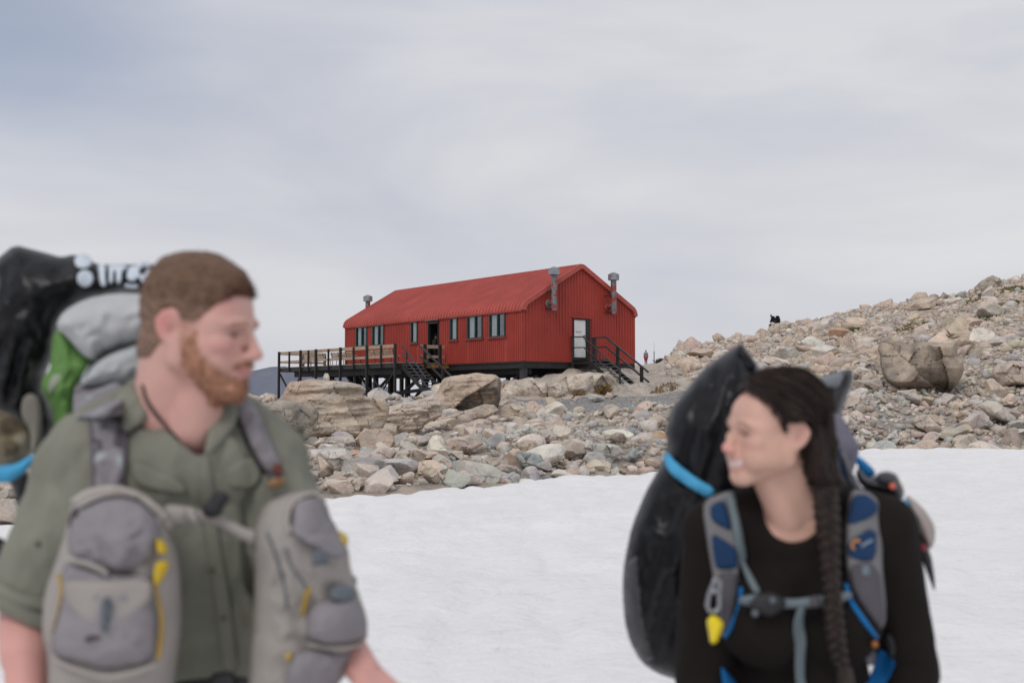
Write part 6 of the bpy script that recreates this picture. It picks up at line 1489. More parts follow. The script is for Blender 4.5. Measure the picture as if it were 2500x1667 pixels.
def short_hair(name, w, n, lf, comb, colf, rad, parent, thr=0.12, lift=0.5):
    cand_ = np.where(w > thr)[0]; pr_ = w[cand_] / w[cand_].sum(); idn = fib.choice(cand_, n, p=pr_)
    p0 = V[idn] + fib.normal(size=(n, 3)) * 0.0016; nn = Nn[idn]; Ll = L[idn]; le = lf(Ll) * fib.uniform(0.6, 1.15, n) * np.clip(w[idn] * 1.5, 0.35, 1)
    cb = comb(Ll) @ np.array(hm.M).T; cb = cb - nn * (cb * nn).sum(1, keepdims=True) * 0.8; cb = cb + fib.normal(size=(n, 3)) * 0.25; cb /= np.linalg.norm(cb, axis=1, keepdims=True)
    d1 = nn * (1 - lift * 0.4) + cb * 0.7; d1 /= np.linalg.norm(d1, axis=1, keepdims=True); d2 = nn * 0.35 + cb; d2 /= np.linalg.norm(d2, axis=1, keepdims=True)
    p1 = p0 + d1 * (le * 0.45)[:, None]; p2 = p1 + d2 * (le * 0.55)[:, None]
    return strand_mesh(name, np.stack([p0 - nn * 0.002, p1, p2], 1), rad * fib.uniform(0.7, 1.3, n), colf(Ll, np.ones(n)) * fib.uniform(0.65, 1.4, n)[:, None], M_hair, parent)
def comb_head(Ll):
    top = np.clip((Ll[:, 2] - 0.05) / 0.05, 0, 1)[:, None]; fr = np.clip((Ll[:, 1] - 0.05) / 0.03, 0, 1)[:, None] * top
    return np.array((0, 0.55, -0.85)) * (1 - top) + np.array((-0.15, 1, 0.1)) * top * (1 - fr) + np.array((0.05, 0.75, 0.75)) * fr
short_hair('hair_strands', hw, 9000, lambda Ll: 0.0075 + 0.014 * np.clip((Ll[:, 2] - 0.04) / 0.05, 0, 1) + 0.010 * np.clip((Ll[:, 1] - 0.045) / 0.03, 0, 1) * np.clip((Ll[:, 2] - 0.05) / 0.03, 0, 1), comb_head, hair_col, 0.0011, hair)
beard = shell('beard', bw, lambda Lx: 0.0025 + 0.0015 * np.clip((-0.085 - Lx[:, 2]) / 0.03, 0, 1), lambda Lx, ww: np.array((0.55, 0.28, 0.18))[None] * (1 + 0.35 * fbm(Lx * 140, 3, 83))[:, None] + 0, 0.55, (0.0015, 90))
short_hair('beard_strands', bw, 4200, lambda Ll: 0.006 + 0.005 * np.clip((-0.085 - Ll[:, 2]) / 0.03, 0, 1), lambda Ll: np.repeat(np.array([(0, 0.45, -0.9)]), len(Ll), 0), lambda Ll, ww: np.repeat(np.array([(0.54, 0.27, 0.165)]), len(Ll), 0), 0.0007, beard, 0.22)
for sg in (-1, 1):
    mb = MB(); hm.ell(mb, (sg * 0.0325, 0.0715, -0.0015), (0.0118, 0.0118, 0.0085)); ey = mb.obj('eye', simple('eye_white', (0.55, 0.50, 0.47), 0.2, 0.02, 5, 0), man, smooth=True)
    mb = MB(); hm.ell(mb, (sg * 0.0325 + 0.001, 0.0822, -0.003), (0.0045, 0.0022, 0.0040)); mb.obj('iris', simple('eye_iris', (0.02, 0.025, 0.03), 0.15, 0.1, 5, 0), ey, smooth=True)
# shirt
mb = MB(); torso(mb, 0.020)
CUFR = SHR.lerp(ELR, 0.97); CUFL = SHL.lerp(ELL, 0.95)
mb.capsule(SHR, SHR.lerp(ELR, .5), 0.068, 0.066); mb.capsule(SHR.lerp(ELR, .4), CUFR, 0.067, 0.061); mb.capsule(SHR.lerp(ELR, .84), SHR.lerp(ELR, .96), 0.064, 0.066)
mb.capsule(SHL, SHL.lerp(ELL, .5), 0.070, 0.066); mb.capsule(SHL.lerp(ELL, .4), CUFL, 0.068, 0.060)
Vs, Fs, Ns = clay(mb, 0.006, 5); Vs = wrinkle(Vs, Ns, 0.015, 5.5, 90, (1, 1, 0.5)); Vs = wrinkle(Vs, Ns, 0.006, 15, 93, (1, 1, 0.6))
Pj = projv(Vs); fcn = np.array([Pj[list(f)].mean(0) for f in Fs]); fy = np.array([Vs[list(f)].mean(0) for f in Fs]); fn = np.array([Ns[list(f)].mean(0) for f in Fs])
VEE = [(338, 960), (352, 985), (372, 1020), (410, 1055), (450, 1088), (490, 1124), (502, 1108), (512, 1070), (524, 1030), (545, 985), (560, 960), (450, 940)]
axR = np.array((ELR - SHR).normalized()); axL = np.array((ELL - SHL).normalized())
cut = (inside(VEE, fcn) & (fn[:, 1] < 0.35) & (fy[:, 1] < 2.02))
capR = ((fy - np.array(CUFR)) @ axR > 0.004) & (np.linalg.norm(fy - np.array(CUFR), axis=1) < 0.12); capL = ((fy - np.array(CUFL)) @ axL > 0.004) & (np.linalg.norm(fy - np.array(CUFL), axis=1) < 0.12)
low = fy[:, 2] < 0.92
V2, F2 = drop(Vs, Fs, ~(cut | capR | capL | low)); V2 = fair_edges(V2, F2)
M_shirt = cloth('olive_shirt_cloth', (0.225, 0.225, 0.182), 0.12, 0.5)
shirt = mesh_obj('shirt', V2, F2, M_shirt, man, smooth=True); sm = shirt.modifiers.new('t', 'SOLIDIFY'); sm.thickness = 0.004; sm.offset = -1
SHIRT = BVHTree.FromPolygons([tuple(v) for v in Vs], Fs)
patch('collar', A0([(700, 1080), (770, 970), (850, 960), (880, 985), (975, 1165), (900, 1215), (800, 1290), (760, 1230), (735, 1120)]), M_shirt, shirt, on=SHIRT, off=0.020, thick=0.010, back=0.004, wr=0.003, seed=3)
patch('collar', A0([(1370, 1085), (1430, 1055), (1540, 1050), (1530, 1150), (1480, 1260), (1330, 1420), (1300, 1400), (1330, 1250)]), M_shirt, shirt, on=SHIRT, off=0.012, thick=0.010, back=0.004, wr=0.003, seed=4)
patch('button_placket', A1([(1290, 130), (1345, 120), (1390, 560), (1480, 1100), (1520, 1520), (1420, 1540), (1370, 1100), (1290, 560), (1255, 160)]), M_shirt, shirt, on=SHIRT, off=0.002, thick=0.006, back=0.002, hug=True, rim=0.2)
patch('chest_pocket', A1([(840, 130), (1180, 290), (1190, 380), (900, 330), (830, 250)]), M_shirt, shirt, on=SHIRT, off=0.001, thick=0.007, back=0.002, hug=True, rim=0.15)
patch('chest_pocket', A1([(1430, 210), (1600, 110), (1680, 230), (1620, 330), (1450, 330)]), M_shirt, shirt, on=SHIRT, off=0.001, thick=0.007, back=0.002, hug=True, rim=0.15)
M_btn = simple('olive_button', (0.13, 0.11, 0.07), 0.4, 0.1, 30, 0)
for bx_, by_ in ((1355, 855), (1425, 1150)): patch('button', A1(disc(bx_, by_, 17)), M_btn, shirt, on=SHIRT, off=0.010, thick=0.004, hug=True)
for bx_, by_ in ((238, 680),): patch('button', A1(disc(bx_, by_, 18)), M_btn, shirt, on=SHIRT, off=0.003, thick=0.004, hug=True)
# rolled cuffs
for a_, ax_, r_ in ((CUFR, Vector(axR), 0.066), (CUFL, Vector(axL), 0.063)):
    mb = MB(); x_ = ax_.orthogonal().normalized(); y_ = ax_.cross(x_)
    for dz_, rr_ in ((-0.022, 0.0), (0.0, 0.003)):
        pts = [a_ + ax_ * (dz_ + 0.004 * math.sin(3 * t_ + dz_ * 90)) + (x_ * math.cos(t_) + y_ * math.sin(t_)) * (r_ + rr_ + 0.003 * math.sin(2 * t_)) for t_ in np.linspace(0, 2 * math.pi, 28, endpoint=False)]
        mb.tube(pts, 0.013, 10, cap=False, closed=True)
    mb.obj('rolled_cuff', M_shirt, shirt, smooth=True)
# trousers and boots below the picture
M_trs = cloth('brown_trousers_cloth', (0.14, 0.12, 0.10)); M_boot = simple('brown_boot_leather', (0.07, 0.045, 0.03), 0.6, 0.25, 12, 0.3, 60)
def legs(root, cx_, cy_, hip, k, mt, mbt, bvh_z=0.0):
    mb = MB(); mb.ell((cx_, cy_, hip + 0.02), (0.185 * k, 0.135 * k, 0.13 * k))
    for sg in (-1, 1): mb.capsule((cx_ + sg * 0.088 * k, cy_, hip - 0.04), (cx_ + sg * 0.10 * k, cy_ - 0.02, hip * 0.54), 0.105 * k, 0.078 * k); mb.capsule((cx_ + sg * 0.10 * k, cy_ - 0.02, hip * 0.54), (cx_ + sg * 0.11 * k, cy_ + 0.03, 0.13), 0.078 * k, 0.066 * k)
    Vt, Ft, Nt = clay(mb, 0.012, 3); mesh_obj('trousers', wrinkle(Vt, Nt, 0.008, 7, 9), Ft, mt, root, smooth=True)
    for sg in (-1, 1):
        mb = MB(); x_ = cx_ + sg * 0.11 * k; mb.capsule((x_, cy_ + 0.03, 0.16), (x_, cy_ + 0.035, 0.06), 0.060 * k, 0.060 * k); mb.capsule((x_, cy_ + 0.02, 0.05), (x_ + sg * 0.02, cy_ - 0.16, 0.045), 0.058 * k, 0.050 * k); mb.box((x_ + sg * 0.01, cy_ - 0.05, 0.002), (0.10 * k, 0.30 * k, 0.03))
        Vb, Fb, Nb = clay(mb, 0.010, 2); mesh_obj('boot', Vb, Fb, mbt, root, smooth=True)
legs(man, cx, 2.05, 0.93, 1.0, M_trs, M_boot)
M_cord = simple('dark_cord', (0.05, 0.03, 0.035), 0.7, 0.2, 40, 0)
patch('neck_cord', A0(band([(905, 960), (930, 1060), (990, 1150), (1080, 1250), (1150, 1330)], [22, 26, 26, 20, 16])), M_cord, man, on=BODY_BVH, off=0.003, thick=0.006, hug=True)

# ------------------------------------------------------------------ what the man carries
mp_ = empty('backpack', P(400, 1690, 2.25), 'grey camouflage backpack with two big front pockets on the man', 'backpack')
M_lid = cloth('pale_grey_pack_cloth', (0.50, 0.505, 0.51), 0.10, 0.4, 0.7); M_lid2 = cloth('light_grey_pack_cloth', (0.42, 0.44, 0.445), 0.12, 0.4, 0.7)
M_lil = cloth('lilac_grey_pocket_cloth', (0.275, 0.255, 0.27), 0.07, 0.4); M_tau = cloth('taupe_pocket_cloth', (0.355, 0.325, 0.30), 0.07, 0.4); M_trim = cloth('stone_piping', (0.44, 0.40, 0.365), 0.08, 0.3)
M_web = simple('black_webbing', (0.02, 0.021, 0.024), 0.6, 0.2, 30, 0.3, 200); M_gweb = simple('slate_webbing', (0.13, 0.15, 0.17), 0.6, 0.2, 30, 0.3, 200)
M_yz = simple('yellow_zip_tape', (0.68, 0.46, 0.02), 0.6, 0.15, 30, 0.1); M_gold = simple('gold_zip_tape', (0.42, 0.26, 0.03), 0.6, 0.2, 30, 0.1)
m, nt, b = new_mat('grey_camouflage'); tc = N(nt, 'ShaderNodeTexCoord'); n1 = N(nt, 'ShaderNodeTexNoise'); n1.inputs['Scale'].default_value = 15; n1.inputs['Detail'].default_value = 2; n1.inputs['Distortion'].default_value = 0.8; nt.links.new(tc.outputs['Object'], n1.inputs[0])
r = ramp(nt, [(0.0, (0.07, 0.065, 0.072)), (0.40, (0.20, 0.185, 0.195)), (0.50, (0.255, 0.235, 0.255)), (0.62, (0.36, 0.40, 0.41))]); r.color_ramp.interpolation = 'CONSTANT'; nt.links.new(n1.outputs['Fac'], r.inputs[0]); nt.links.new(r.outputs[0], b.inputs['Base Color']); b.inputs['Roughness'].default_value = 0.85; M_camo = m
m, nt, b = new_mat('brown_camouflage'); tc = N(nt, 'ShaderNodeTexCoord'); n1 = N(nt, 'ShaderNodeTexNoise'); n1.inputs['Scale'].default_value = 20; n1.inputs['Detail'].default_value = 3; n1.inputs['Distortion'].default_value = 0.6; nt.links.new(tc.outputs['Object'], n1.inputs[0])
r = ramp(nt, [(0.0, (0.03, 0.024, 0.014)), (0.44, (0.10, 0.075, 0.045)), (0.55, (0.20, 0.165, 0.105)), (0.64, (0.30, 0.27, 0.2))]); nt.links.new(n1.outputs['Fac'], r.inputs[0]); nt.links.new(r.outputs[0], b.inputs['Base Color']); b.inputs['Roughness'].default_value = 0.85; M_bcamo = m
pk, PKB = patch('pack_body', [(205, 940), (250, 880), (345, 840), (470, 860), (500, 985), (690, 1060), (700, 1500), (660, 1690), (180, 1690), (140, 1500), (170, 1100)], M_lid2, mp_, Y=2.26, thick=0.10, back=0.18, wr=0.008)
l1, L1B = patch('pack_lid', A0([(352, 590), (400, 500), (540, 420), (720, 383), (900, 385), (990, 420), (990, 680), (700, 745), (585, 812), (520, 770), (430, 665)]), M_lid, mp_, Y=2.24, thick=0.07, back=0.12, wr=0.012, seed=7)
patch('pack_collar', A0([(548, 860), (640, 775), (780, 720), (960, 685), (990, 900), (910, 950), (540, 985), (505, 950)]), M_lid2, mp_, Y=2.20, thick=0.06, back=0.1, wr=0.010, seed=8)
patch('compression_strap', A0(band([(540, 930), (600, 815), (720, 745), (960, 665)], [22, 26, 28, 24])), M_web, mp_, Y=2.16, thick=0.012, rim=0.5)
patch('harness_yoke', A0([(475, 935), (560, 955), (790, 945), (770, 1080), (800, 1150), (640, 1180), (540, 1170), (470, 1180), (465, 1080)]), M_camo, mp_, on=[SHIRT, PKB], off=0.03, thick=0.02, seed=9, wr=0.006)
sR, SRB = patch('shoulder_strap', A0([(565, 1130), (640, 1100), (780, 1130), (800, 1300), (800, 1480), (765, 1620), (745, 1700), (600, 1700), (580, 1500), (575, 1300)]), M_camo, mp_, on=SHIRT, off=0.004, thick=0.022, seed=10, rim=0.25)
patch('strap_edge', A0(band([(572, 1150), (585, 1350), (600, 1680)], 22)), cloth('plum_edging', (0.16, 0.14, 0.17)), sR, on=[SRB, SHIRT], off=0.006, thick=0.006, hug=True); patch('strap_edge', A0(band([(792, 1180), (800, 1400), (762, 1690)], 22)), cloth('plum_edging', (0.16, 0.14, 0.17)), sR, on=[SRB, SHIRT], off=0.006, thick=0.006, hug=True)
patch('strap_adjuster', A0([(690, 1130), (790, 1165), (795, 1220), (740, 1210), (690, 1170)]), M_web, sR, on=[SRB, SHIRT], off=0.01, thick=0.012)
sL, SLB = patch('shoulder_strap', A0([(1480, 1100), (1520, 1060), (1600, 1055), (1650, 1140), (1720, 1280), (1790, 1450), (1810, 1570), (1740, 1600), (1660, 1480), (1570, 1320), (1510, 1180)]), M_camo, mp_, on=SHIRT, off=0.004, thick=0.020, seed=11, rim=0.25)
patch('strap_edge', A0(band([(1500, 1130), (1580, 1330), (1680, 1520)], 24)), M_web, sL, on=[SLB, SHIRT], off=0.006, thick=0.006, hug=True)
patch('strap_label', A1([(1740, 165), (1800, 170), (1810, 240), (1755, 255)]), simple('dark_red_label', (0.16, 0.03, 0.02), 0.7), sL, on=[SLB, SHIRT], off=0.012, thick=0.012)
patch('strap_keeper', A1([(1705, 275), (1815, 250), (1825, 300), (1770, 325), (1710, 325)]), simple('tan_leather', (0.40, 0.24, 0.11), 0.7), sL, on=[SLB, SHIRT], off=0.014, thick=0.012)
# front pocket at the man's right
f1, F1B = patch('front_pocket', A1([(455, 410), (560, 335), (740, 308), (900, 365), (1040, 475), (1095, 600), (1150, 800), (1165, 1200), (1120, 1500), (1090, 1760), (300, 1760), (305, 1400), (262, 1250), (280, 1000), (340, 830), (418, 600)]), M_tau, mp_, Y=1.845, thick=0.10, back=0.03, rim=0.30, wr=0.009, seed=12)
patch('pocket_panel', A1([(478, 475), (600, 405), (740, 385), (870, 400), (985, 495), (1040, 610), (985, 800), (800, 865), (640, 845), (440, 765), (430, 620)]), M_lil, f1, on=F1B, off=0.002, thick=0.018, seed=13, rim=0.3, wr=0.009)
patch('lower_pocket', A1([(395, 830), (440, 790), (640, 860), (820, 880), (985, 840), (1000, 1000), (1035, 1180), (1005, 1430), (680, 1500), (335, 1400), (330, 1280), (375, 1060)]), M_lil, f1, on=F1B, off=0.002, thick=0.030, seed=14, rim=0.25, wr=0.009)
patch('pocket_flap', A1([(412, 900), (640, 915), (965, 895), (975, 1020), (900, 1110), (770, 1205), (570, 1205), (450, 1100), (408, 1010)]), M_tau, f1, on=F1B, off=0.026, thick=0.014, seed=15, rim=0.15)
patch('piping', A1(band([(452, 420), (560, 345), (740, 318), (900, 372), (1035, 480), (1090, 590)], 42)), M_trim, f1, on=F1B, off=0.004, thick=0.016, hug=True); patch('piping', A1(band([(500, 460), (640, 390), (760, 370), (880, 400), (1000, 510)], 18)), M_web, f1, on=F1B, off=0.012, thick=0.005, hug=True)
patch('piping', A1(band([(420, 780), (560, 800), (660, 850), (690, 880)], 30)), M_trim, f1, on=F1B, off=0.026, thick=0.010, hug=True)
patch('piping', A1(band([(330, 1410), (500, 1490), (680, 1530), (860, 1500), (1010, 1440)], 36)), M_trim, f1, on=F1B, off=0.012, thick=0.016, hug=True)
patch('buckle_strap', A1([(655, 1020), (705, 1020), (715, 1100), (690, 1240), (640, 1240), (640, 1120)]), M_gweb, f1, on=F1B, off=0.040, thick=0.014); patch('fabric_label', A1([(540, 1270), (640, 1240), (790, 1235), (785, 1300), (640, 1310), (545, 1310)]), cloth('plum_label', (0.10, 0.075, 0.09)), f1, on=F1B, off=0.034, thick=0.005)
for ol in ([(998, 640), (1030, 650), (1075, 700), (1065, 745), (1000, 745)], [(990, 790), (1080, 785), (1070, 850), (1005, 955), (975, 930)]): patch('zip_pull', A1(ol), M_yz, f1, on=F1B, off=0.022, thick=0.012)
patch('zip', A1(band([(985, 930), (1015, 1050), (1035, 1180), (1010, 1420)], [20, 26, 30, 34])), M_gold, f1, on=F1B, off=0.026, thick=0.008, hug=True); patch('zip', A1(band([(375, 870), (395, 960), (380, 1080), (330, 1260)], [34, 30, 14, 12])), M_gold, f1, on=F1B, off=0.014, thick=0.006, hug=True)
patch('side_buckle', A1([(430, 580), (490, 530), (500, 470), (480, 440), (440, 500)]), M_web, f1, on=F1B, off=0.012, thick=0.01)
# front pocket at the man's left
f2, F2B = patch('front_pocket', A1([(1600, 640), (1640, 520), (1690, 425), (1830, 360), (1990, 335), (2070, 385), (2080, 480), (2150, 580), (2225, 710), (2235, 830), (2280, 970), (2345, 1150), (2345, 1300), (2230, 1480), (2100, 1660), (2050, 1760), (1555, 1760), (1600, 1420), (1628, 900)]), M_tau, mp_, Y=1.90, thick=0.10, back=0.03, rim=0.30, wr=0.012, seed=16, tilt=(0.25, 0))
patch('pocket_panel', A1([(1840, 450), (1900, 390), (2030, 370), (2080, 480), (2150, 585), (2220, 710), (2205, 770), (2120, 770), (1990, 690), (1870, 620), (1825, 560)]), M_lil, f2, on=F2B, off=0.003, thick=0.016, seed=17, wr=0.009)
patch('lower_pocket', A1([(1985, 1050), (2130, 1020), (2275, 1010), (2340, 1160), (2335, 1285), (2240, 1320), (2080, 1330), (1950, 1285), (1955, 1150)]), M_lil, f2, on=F2B, off=0.003, thick=0.028, seed=18, wr=0.009)
patch('lower_pocket', A1([(1880, 1370), (2000, 1345), (2200, 1360), (2310, 1330), (2220, 1480), (2100, 1640), (2040, 1740), (1800, 1740), (1830, 1500)]), M_lil, f2, on=F2B, off=0.003, thick=0.024, seed=19, wr=0.009)
patch('piping', A1(band([(1850, 620), (1830, 520), (1880, 400), (2000, 350), (2075, 400)], 36)), M_trim, f2, on=F2B, off=0.008, thick=0.012, hug=True); patch('piping', A1(band([(1850, 560), (1860, 460), (1920, 390), (2020, 370)], 16)), M_web, f2, on=F2B, off=0.018, thick=0.004, hug=True)
patch('zip', A1(band([(1700, 600), (1760, 760), (1820, 960), (1830, 1100)], 18)), M_gweb, f2, on=F2B, off=0.003, thick=0.006, hug=True); patch('zip', A1(band([(1820, 700), (1850, 820), (1960, 950), (1940, 1100)], 16)), M_gweb, f2, on=F2B, off=0.006, thick=0.005, hug=True)
patch('zip', A1(band([(1975, 950), (1945, 1060), (1930, 1140)], 34)), M_gold, f2, on=F2B, off=0.010, thick=0.008, hug=True)
patch('zip_pull', A1([(2150, 590), (2200, 610), (2228, 650), (2210, 700), (2180, 660)]), M_yz, f2, on=F2B, off=0.014, thick=0.012, Y=1.9); patch('zip_pull', A1([(1815, 1385), (1860, 1365), (1855, 1410), (1830, 1430)]), M_yz, f2, on=F2B, off=0.014, thick=0.010)
patch('lash_strap', A1([(1990, 730), (2050, 710), (2110, 760), (2090, 800), (2170, 820), (2060, 810), (1990, 830)]), M_gweb, f2, on=F2B, off=0.022, thick=0.012); patch('buckle', A1([(2090, 970), (2180, 930), (2270, 960), (2290, 1010), (2200, 1050), (2110, 1040)]), M_gweb, f2, on=F2B, off=0.024, thick=0.016)
patch('piping', A1(band([(1960, 1320), (2100, 1345), (2250, 1340), (2330, 1310)], 30)), M_trim, f2, on=F2B, off=0.020, thick=0.010, hug=True)
# sternum strap
patch('sternum_strap', A1([(1050, 425), (1200, 440), (1290, 470), (1400, 490), (1560, 575), (1640, 600), (1640, 680), (1560, 670), (1380, 560), (1290, 540), (1200, 560), (1080, 570), (1040, 500)]), M_tau, mp_, Y=1.83, thick=0.014, rim=0.5)
patch('sternum_buckle', A1([(1285, 440), (1340, 400), (1370, 350), (1440, 340), (1470, 390), (1430, 440), (1420, 490), (1350, 520), (1295, 500)]), M_web, mp_, Y=1.815, thick=0.018); patch('sternum_buckle', A1([(1170, 450), (1240, 440), (1280, 540), (1230, 560), (1180, 520)]), M_tau, mp_, Y=1.815, thick=0.014)
patch('hip_buckle', A1([(1330, 1510), (1480, 1480), (1530, 1560), (1500, 1640), (1330, 1640)]), M_web, mp_, Y=1.87, thick=0.02); patch('hip_belt', A1([(1090, 1560), (1340, 1530), (1600, 1520), (1620, 1640), (1080, 1660)]), M_web, mp_, Y=1.88, thick=0.016)
mb = MB(); mb.tube([SHR + Vector((-.02, .10, .02)), SHR + Vector((0.05, 0.19, -0.25)), P(300, 1600, 2.2)], 0.02, 8); mb.obj('lower_strap', M_web, mp_)

# black plastic-wrapped bundle behind the man
m, nt, b = new_mat('black_plastic'); b.inputs['Base Color'].default_value = (0.007, 0.007, 0.009, 1); b.inputs['Roughness'].default_value = 0.36; b.inputs['Specular IOR Level'].default_value = 0.28
tc = N(nt, 'ShaderNodeTexCoord'); n1 = N(nt, 'ShaderNodeTexNoise'); mpp_ = N(nt, 'ShaderNodeMapping'); mpp_.inputs['Scale'].default_value = (1.6, 1.0, 0.55); mpp_.inputs['Rotation'].default_value = (0, 0.5, 0); nt.links.new(tc.outputs['Object'], mpp_.inputs[0]); n1.inputs['Scale'].default_value = 12; n1.inputs['Detail'].default_value = 3; n1.inputs['Distortion'].default_value = 0.4; nt.links.new(mpp_.outputs[0], n1.inputs[0])
bp = N(nt, 'ShaderNodeBump'); bp.inputs['Strength'].default_value = 0.15; bp.inputs['Distance'].default_value = 0.03; nt.links.new(n1.outputs['Fac'], bp.inputs['Height']); nt.links.new(bp.outputs[0], b.inputs['Normal']); M_plas = m
base_ = P(60, 1150, 2.5)
bb = empty('black_bundle', base_, 'black plastic-wrapped bundle with white lettering behind the man\'s head', 'bundle')
_o, BB = patch('wrap', A0([(-260, 330), (-90, 220), (0, 145), (92, 72), (200, 100), (310, 128), (392, 152), (470, 132), (560, 158), (622, 200), (820, 198), (1010, 195), (1080, 300), (1000, 430), (900, 390), (720, 390), (560, 425), (440, 490), (380, 590), (352, 660), (340, 780), (275, 930), (280, 1010), (330, 1090), (370, 1200), (350, 1300), (260, 1380), (200, 1410), (100, 1330), (50, 1170), (-260, 1170)]), M_plas, bb, Y=2.42, thick=0.10, back=0.16, wr=0.024, wsc=11, seed=21, rim=0.4, wan=(1.4, .7), fine=44)
Z5 = zm(0, 570, 5.2267); M_let = simple('white_print', (0.62, 0.68, 0.75), 0.6, 0.05, 20, 0)
def decal(ol, k=1): patch('lettering', Z5(ol), M_let, _o, on=BB, off=0.014, thick=0.003, back=0.001, hug=True, smooth_out=k)
decal(disc(1060, 355, 112, 98)); decal(disc(1085, 575, 105, 110))
decal([(1245, 385), (1350, 395), (1345, 560), (1360, 660), (1320, 685), (1280, 660), (1260, 540)])
decal([(1370, 400), (1620, 405), (1620, 450), (1560, 470), (1545, 640), (1480, 640), (1480, 480), (1450, 470), (1440, 640), (1385, 640), (1390, 470)])
decal([(1640, 420), (1760, 400), (1790, 470), (1740, 600), (1660, 620), (1610, 560)]); decal(band([(1905, 450), (1880, 530), (1800, 560), (1740, 520), (1750, 430), (1830, 385), (1920, 400)], 60)); decal(band([(1590, 660), (1680, 680), (1760, 670)], 55)); decal(band([(1790, 600), (1850, 600)], 50))
# green sack, camouflage pouch, sky-blue strap, purple roll
gs, GSB = patch('stuff_sack', A0([(340, 630), (390, 615), (480, 690), (620, 800), (610, 900), (520, 950), (490, 1100), (500, 1200), (340, 1290), (345, 1160), (310, 1080), (262, 1000), (268, 920), (320, 870), (325, 760)]), cloth('grass_green_nylon', (0.135, 0.275, 0.075), 0.12, 0.3, 0.55), None, Y=2.30, thick=0.06, back=0.10, wr=0.012, seed=22, base=P(160, 1060, 2.3), label='grass green stuff sack squeezed between black bundle and grey backpack', cat='stuff sack')
patch('faded_patch', A0([(330, 900), (385, 890), (400, 930), (340, 1010), (315, 1030), (300, 990)]), cloth('pale_green_patch', (0.33, 0.36, 0.28)), gs, on=GSB, off=0.002, thick=0.004, hug=True)
patch('camouflage_pouch', A0([(-120, 1120), (0, 1128), (70, 1150), (190, 1230), (215, 1330), (190, 1420), (90, 1490), (-120, 1500)]), M_bcamo, None, Y=2.28, thick=0.07, back=0.08, wr=0.012, seed=23, base=P(0, 1140, 2.28), label='brown camouflage pouch hanging at the left margin behind the man', cat='pouch')
patch('olive_strap', A0([(132, 1110), (150, 1040), (200, 1015), (250, 1045), (272, 1120), (268, 1300), (225, 1420), (195, 1400), (190, 1250), (140, 1180)]), cloth('olive_grey_webbing', (0.22, 0.205, 0.17)), None, Y=2.21, thick=0.02, seed=24, base=P(75, 1110, 2.21), label='broad olive grey strap loop above the camouflage pouch', cat='strap')
patch('blue_strap', A0([(-120, 1500), (0, 1480), (110, 1465), (215, 1400), (235, 1420), (180, 1510), (60, 1590), (0, 1590), (-120, 1580)]), cloth('sky_blue_webbing', (0.07, 0.36, 0.62), 0.1, 0.2, 0.6), None, Y=2.18, thick=0.015, seed=25, base=P(20, 1170, 2.18), label='sky blue strap at the left margin under the camouflage pouch', cat='strap')
patch('black_pole_bag', A0([(40, 1560), (130, 1500), (190, 1530), (150, 1700), (110, 1760), (90, 1640)]), M_web, None, Y=2.24, thick=0.03, back=0.05, seed=26, base=P(45, 1220, 2.24), label='narrow black bag hanging behind the man\'s right arm', cat='bag')
rp, _b = patch('rolled_mat', A1([(-160, 640), (0, 640), (45, 680), (48, 800), (46, 930), (20, 1010), (-160, 1010)]), cloth('purple_foam', (0.13, 0.06, 0.42), 0.1, 0.3), None, Y=2.30, thick=0.06, back=0.06, seed=27, base=P(0, 1450, 2.3), label='purple rolled mat just showing at the left margin', cat='mat')
patch('end_cap', A1([(-160, 640), (0, 632), (46, 670), (40, 740), (-160, 750)]), M_web, rp, Y=2.235, thick=0.02)
# ------------------------------------------------------------------ the woman
B0 = zm(1450, 820); B1 = zm(1450, 1067)
wom = empty('person', (P(1950, 1500, 2.25).x, 2.25, 0), 'smiling dark-haired woman in black top with a long braid', 'person')
hw_ = Head(R(-74), R(2), R(-4), 0.895); hw_.put((0, 0.1185, -0.033), P(1765, 1095, 2.16))
NBW = P(1945, 1240, 2.24)
S1, E1, W1 = P(1748, 1300, 2.26), P(1718, 1660, 2.28), P(1760, 1900, 2.12)
S2, E2, W2 = P(2158, 1290, 2.28), P(2222, 1640, 2.30), P(2190, 1900, 2.14)
def wtorso(mb, inf=0.0):
    mb.ell(P(1955, 1440, 2.27), (0.148 + inf, 0.105 + inf, 0.19 + inf)); mb.ell(P(1950, 1330, 2.26), (0.13 + inf, 0.088 + inf, 0.09 + inf)); mb.capsule(P(1795, 1292, 2.27), P(2110, 1285, 2.28), 0.056 + inf, 0.056 + inf)
    mb.capsule(P(1935, 1225, 2.26), S1, 0.040 + inf, 0.054 + inf); mb.capsule(P(1960, 1225, 2.27), S2, 0.040 + inf, 0.054 + inf)
    for sg, px_ in ((-1, 1865), (1, 2035)): mb.ell(P(px_, 1505, 2.20), (0.075 + inf, 0.075 + inf, 0.08 + inf))
    mb.ell(P(1955, 1690, 2.28), (0.125 + inf, 0.092 + inf, 0.16 + inf)); mb.ell((P(1955, 1690, 2.28).x, 2.28, 0.88), (0.165 + inf, 0.12 + inf, 0.14 + inf))
mb = MB(); head_clay(hw_, mb, True)
mb.capsule(NBW, hw_.W(0, -0.02, -0.05), 0.056, 0.052, 20); mb.capsule(P(1925, 1270, 2.21), hw_.W(0, 0.02, -0.07), 0.036, 0.036, 18); mb.capsule(P(1990, 1250, 2.25), hw_.W(0, -0.045, -0.03), 0.040, 0.045, 18)
wtorso(mb)
mb.capsule(S1, E1, 0.045, 0.037); mb.capsule(E1, W1, 0.038, 0.024); mb.capsule(S2, E2, 0.045, 0.037); mb.capsule(E2, W2, 0.038, 0.024)
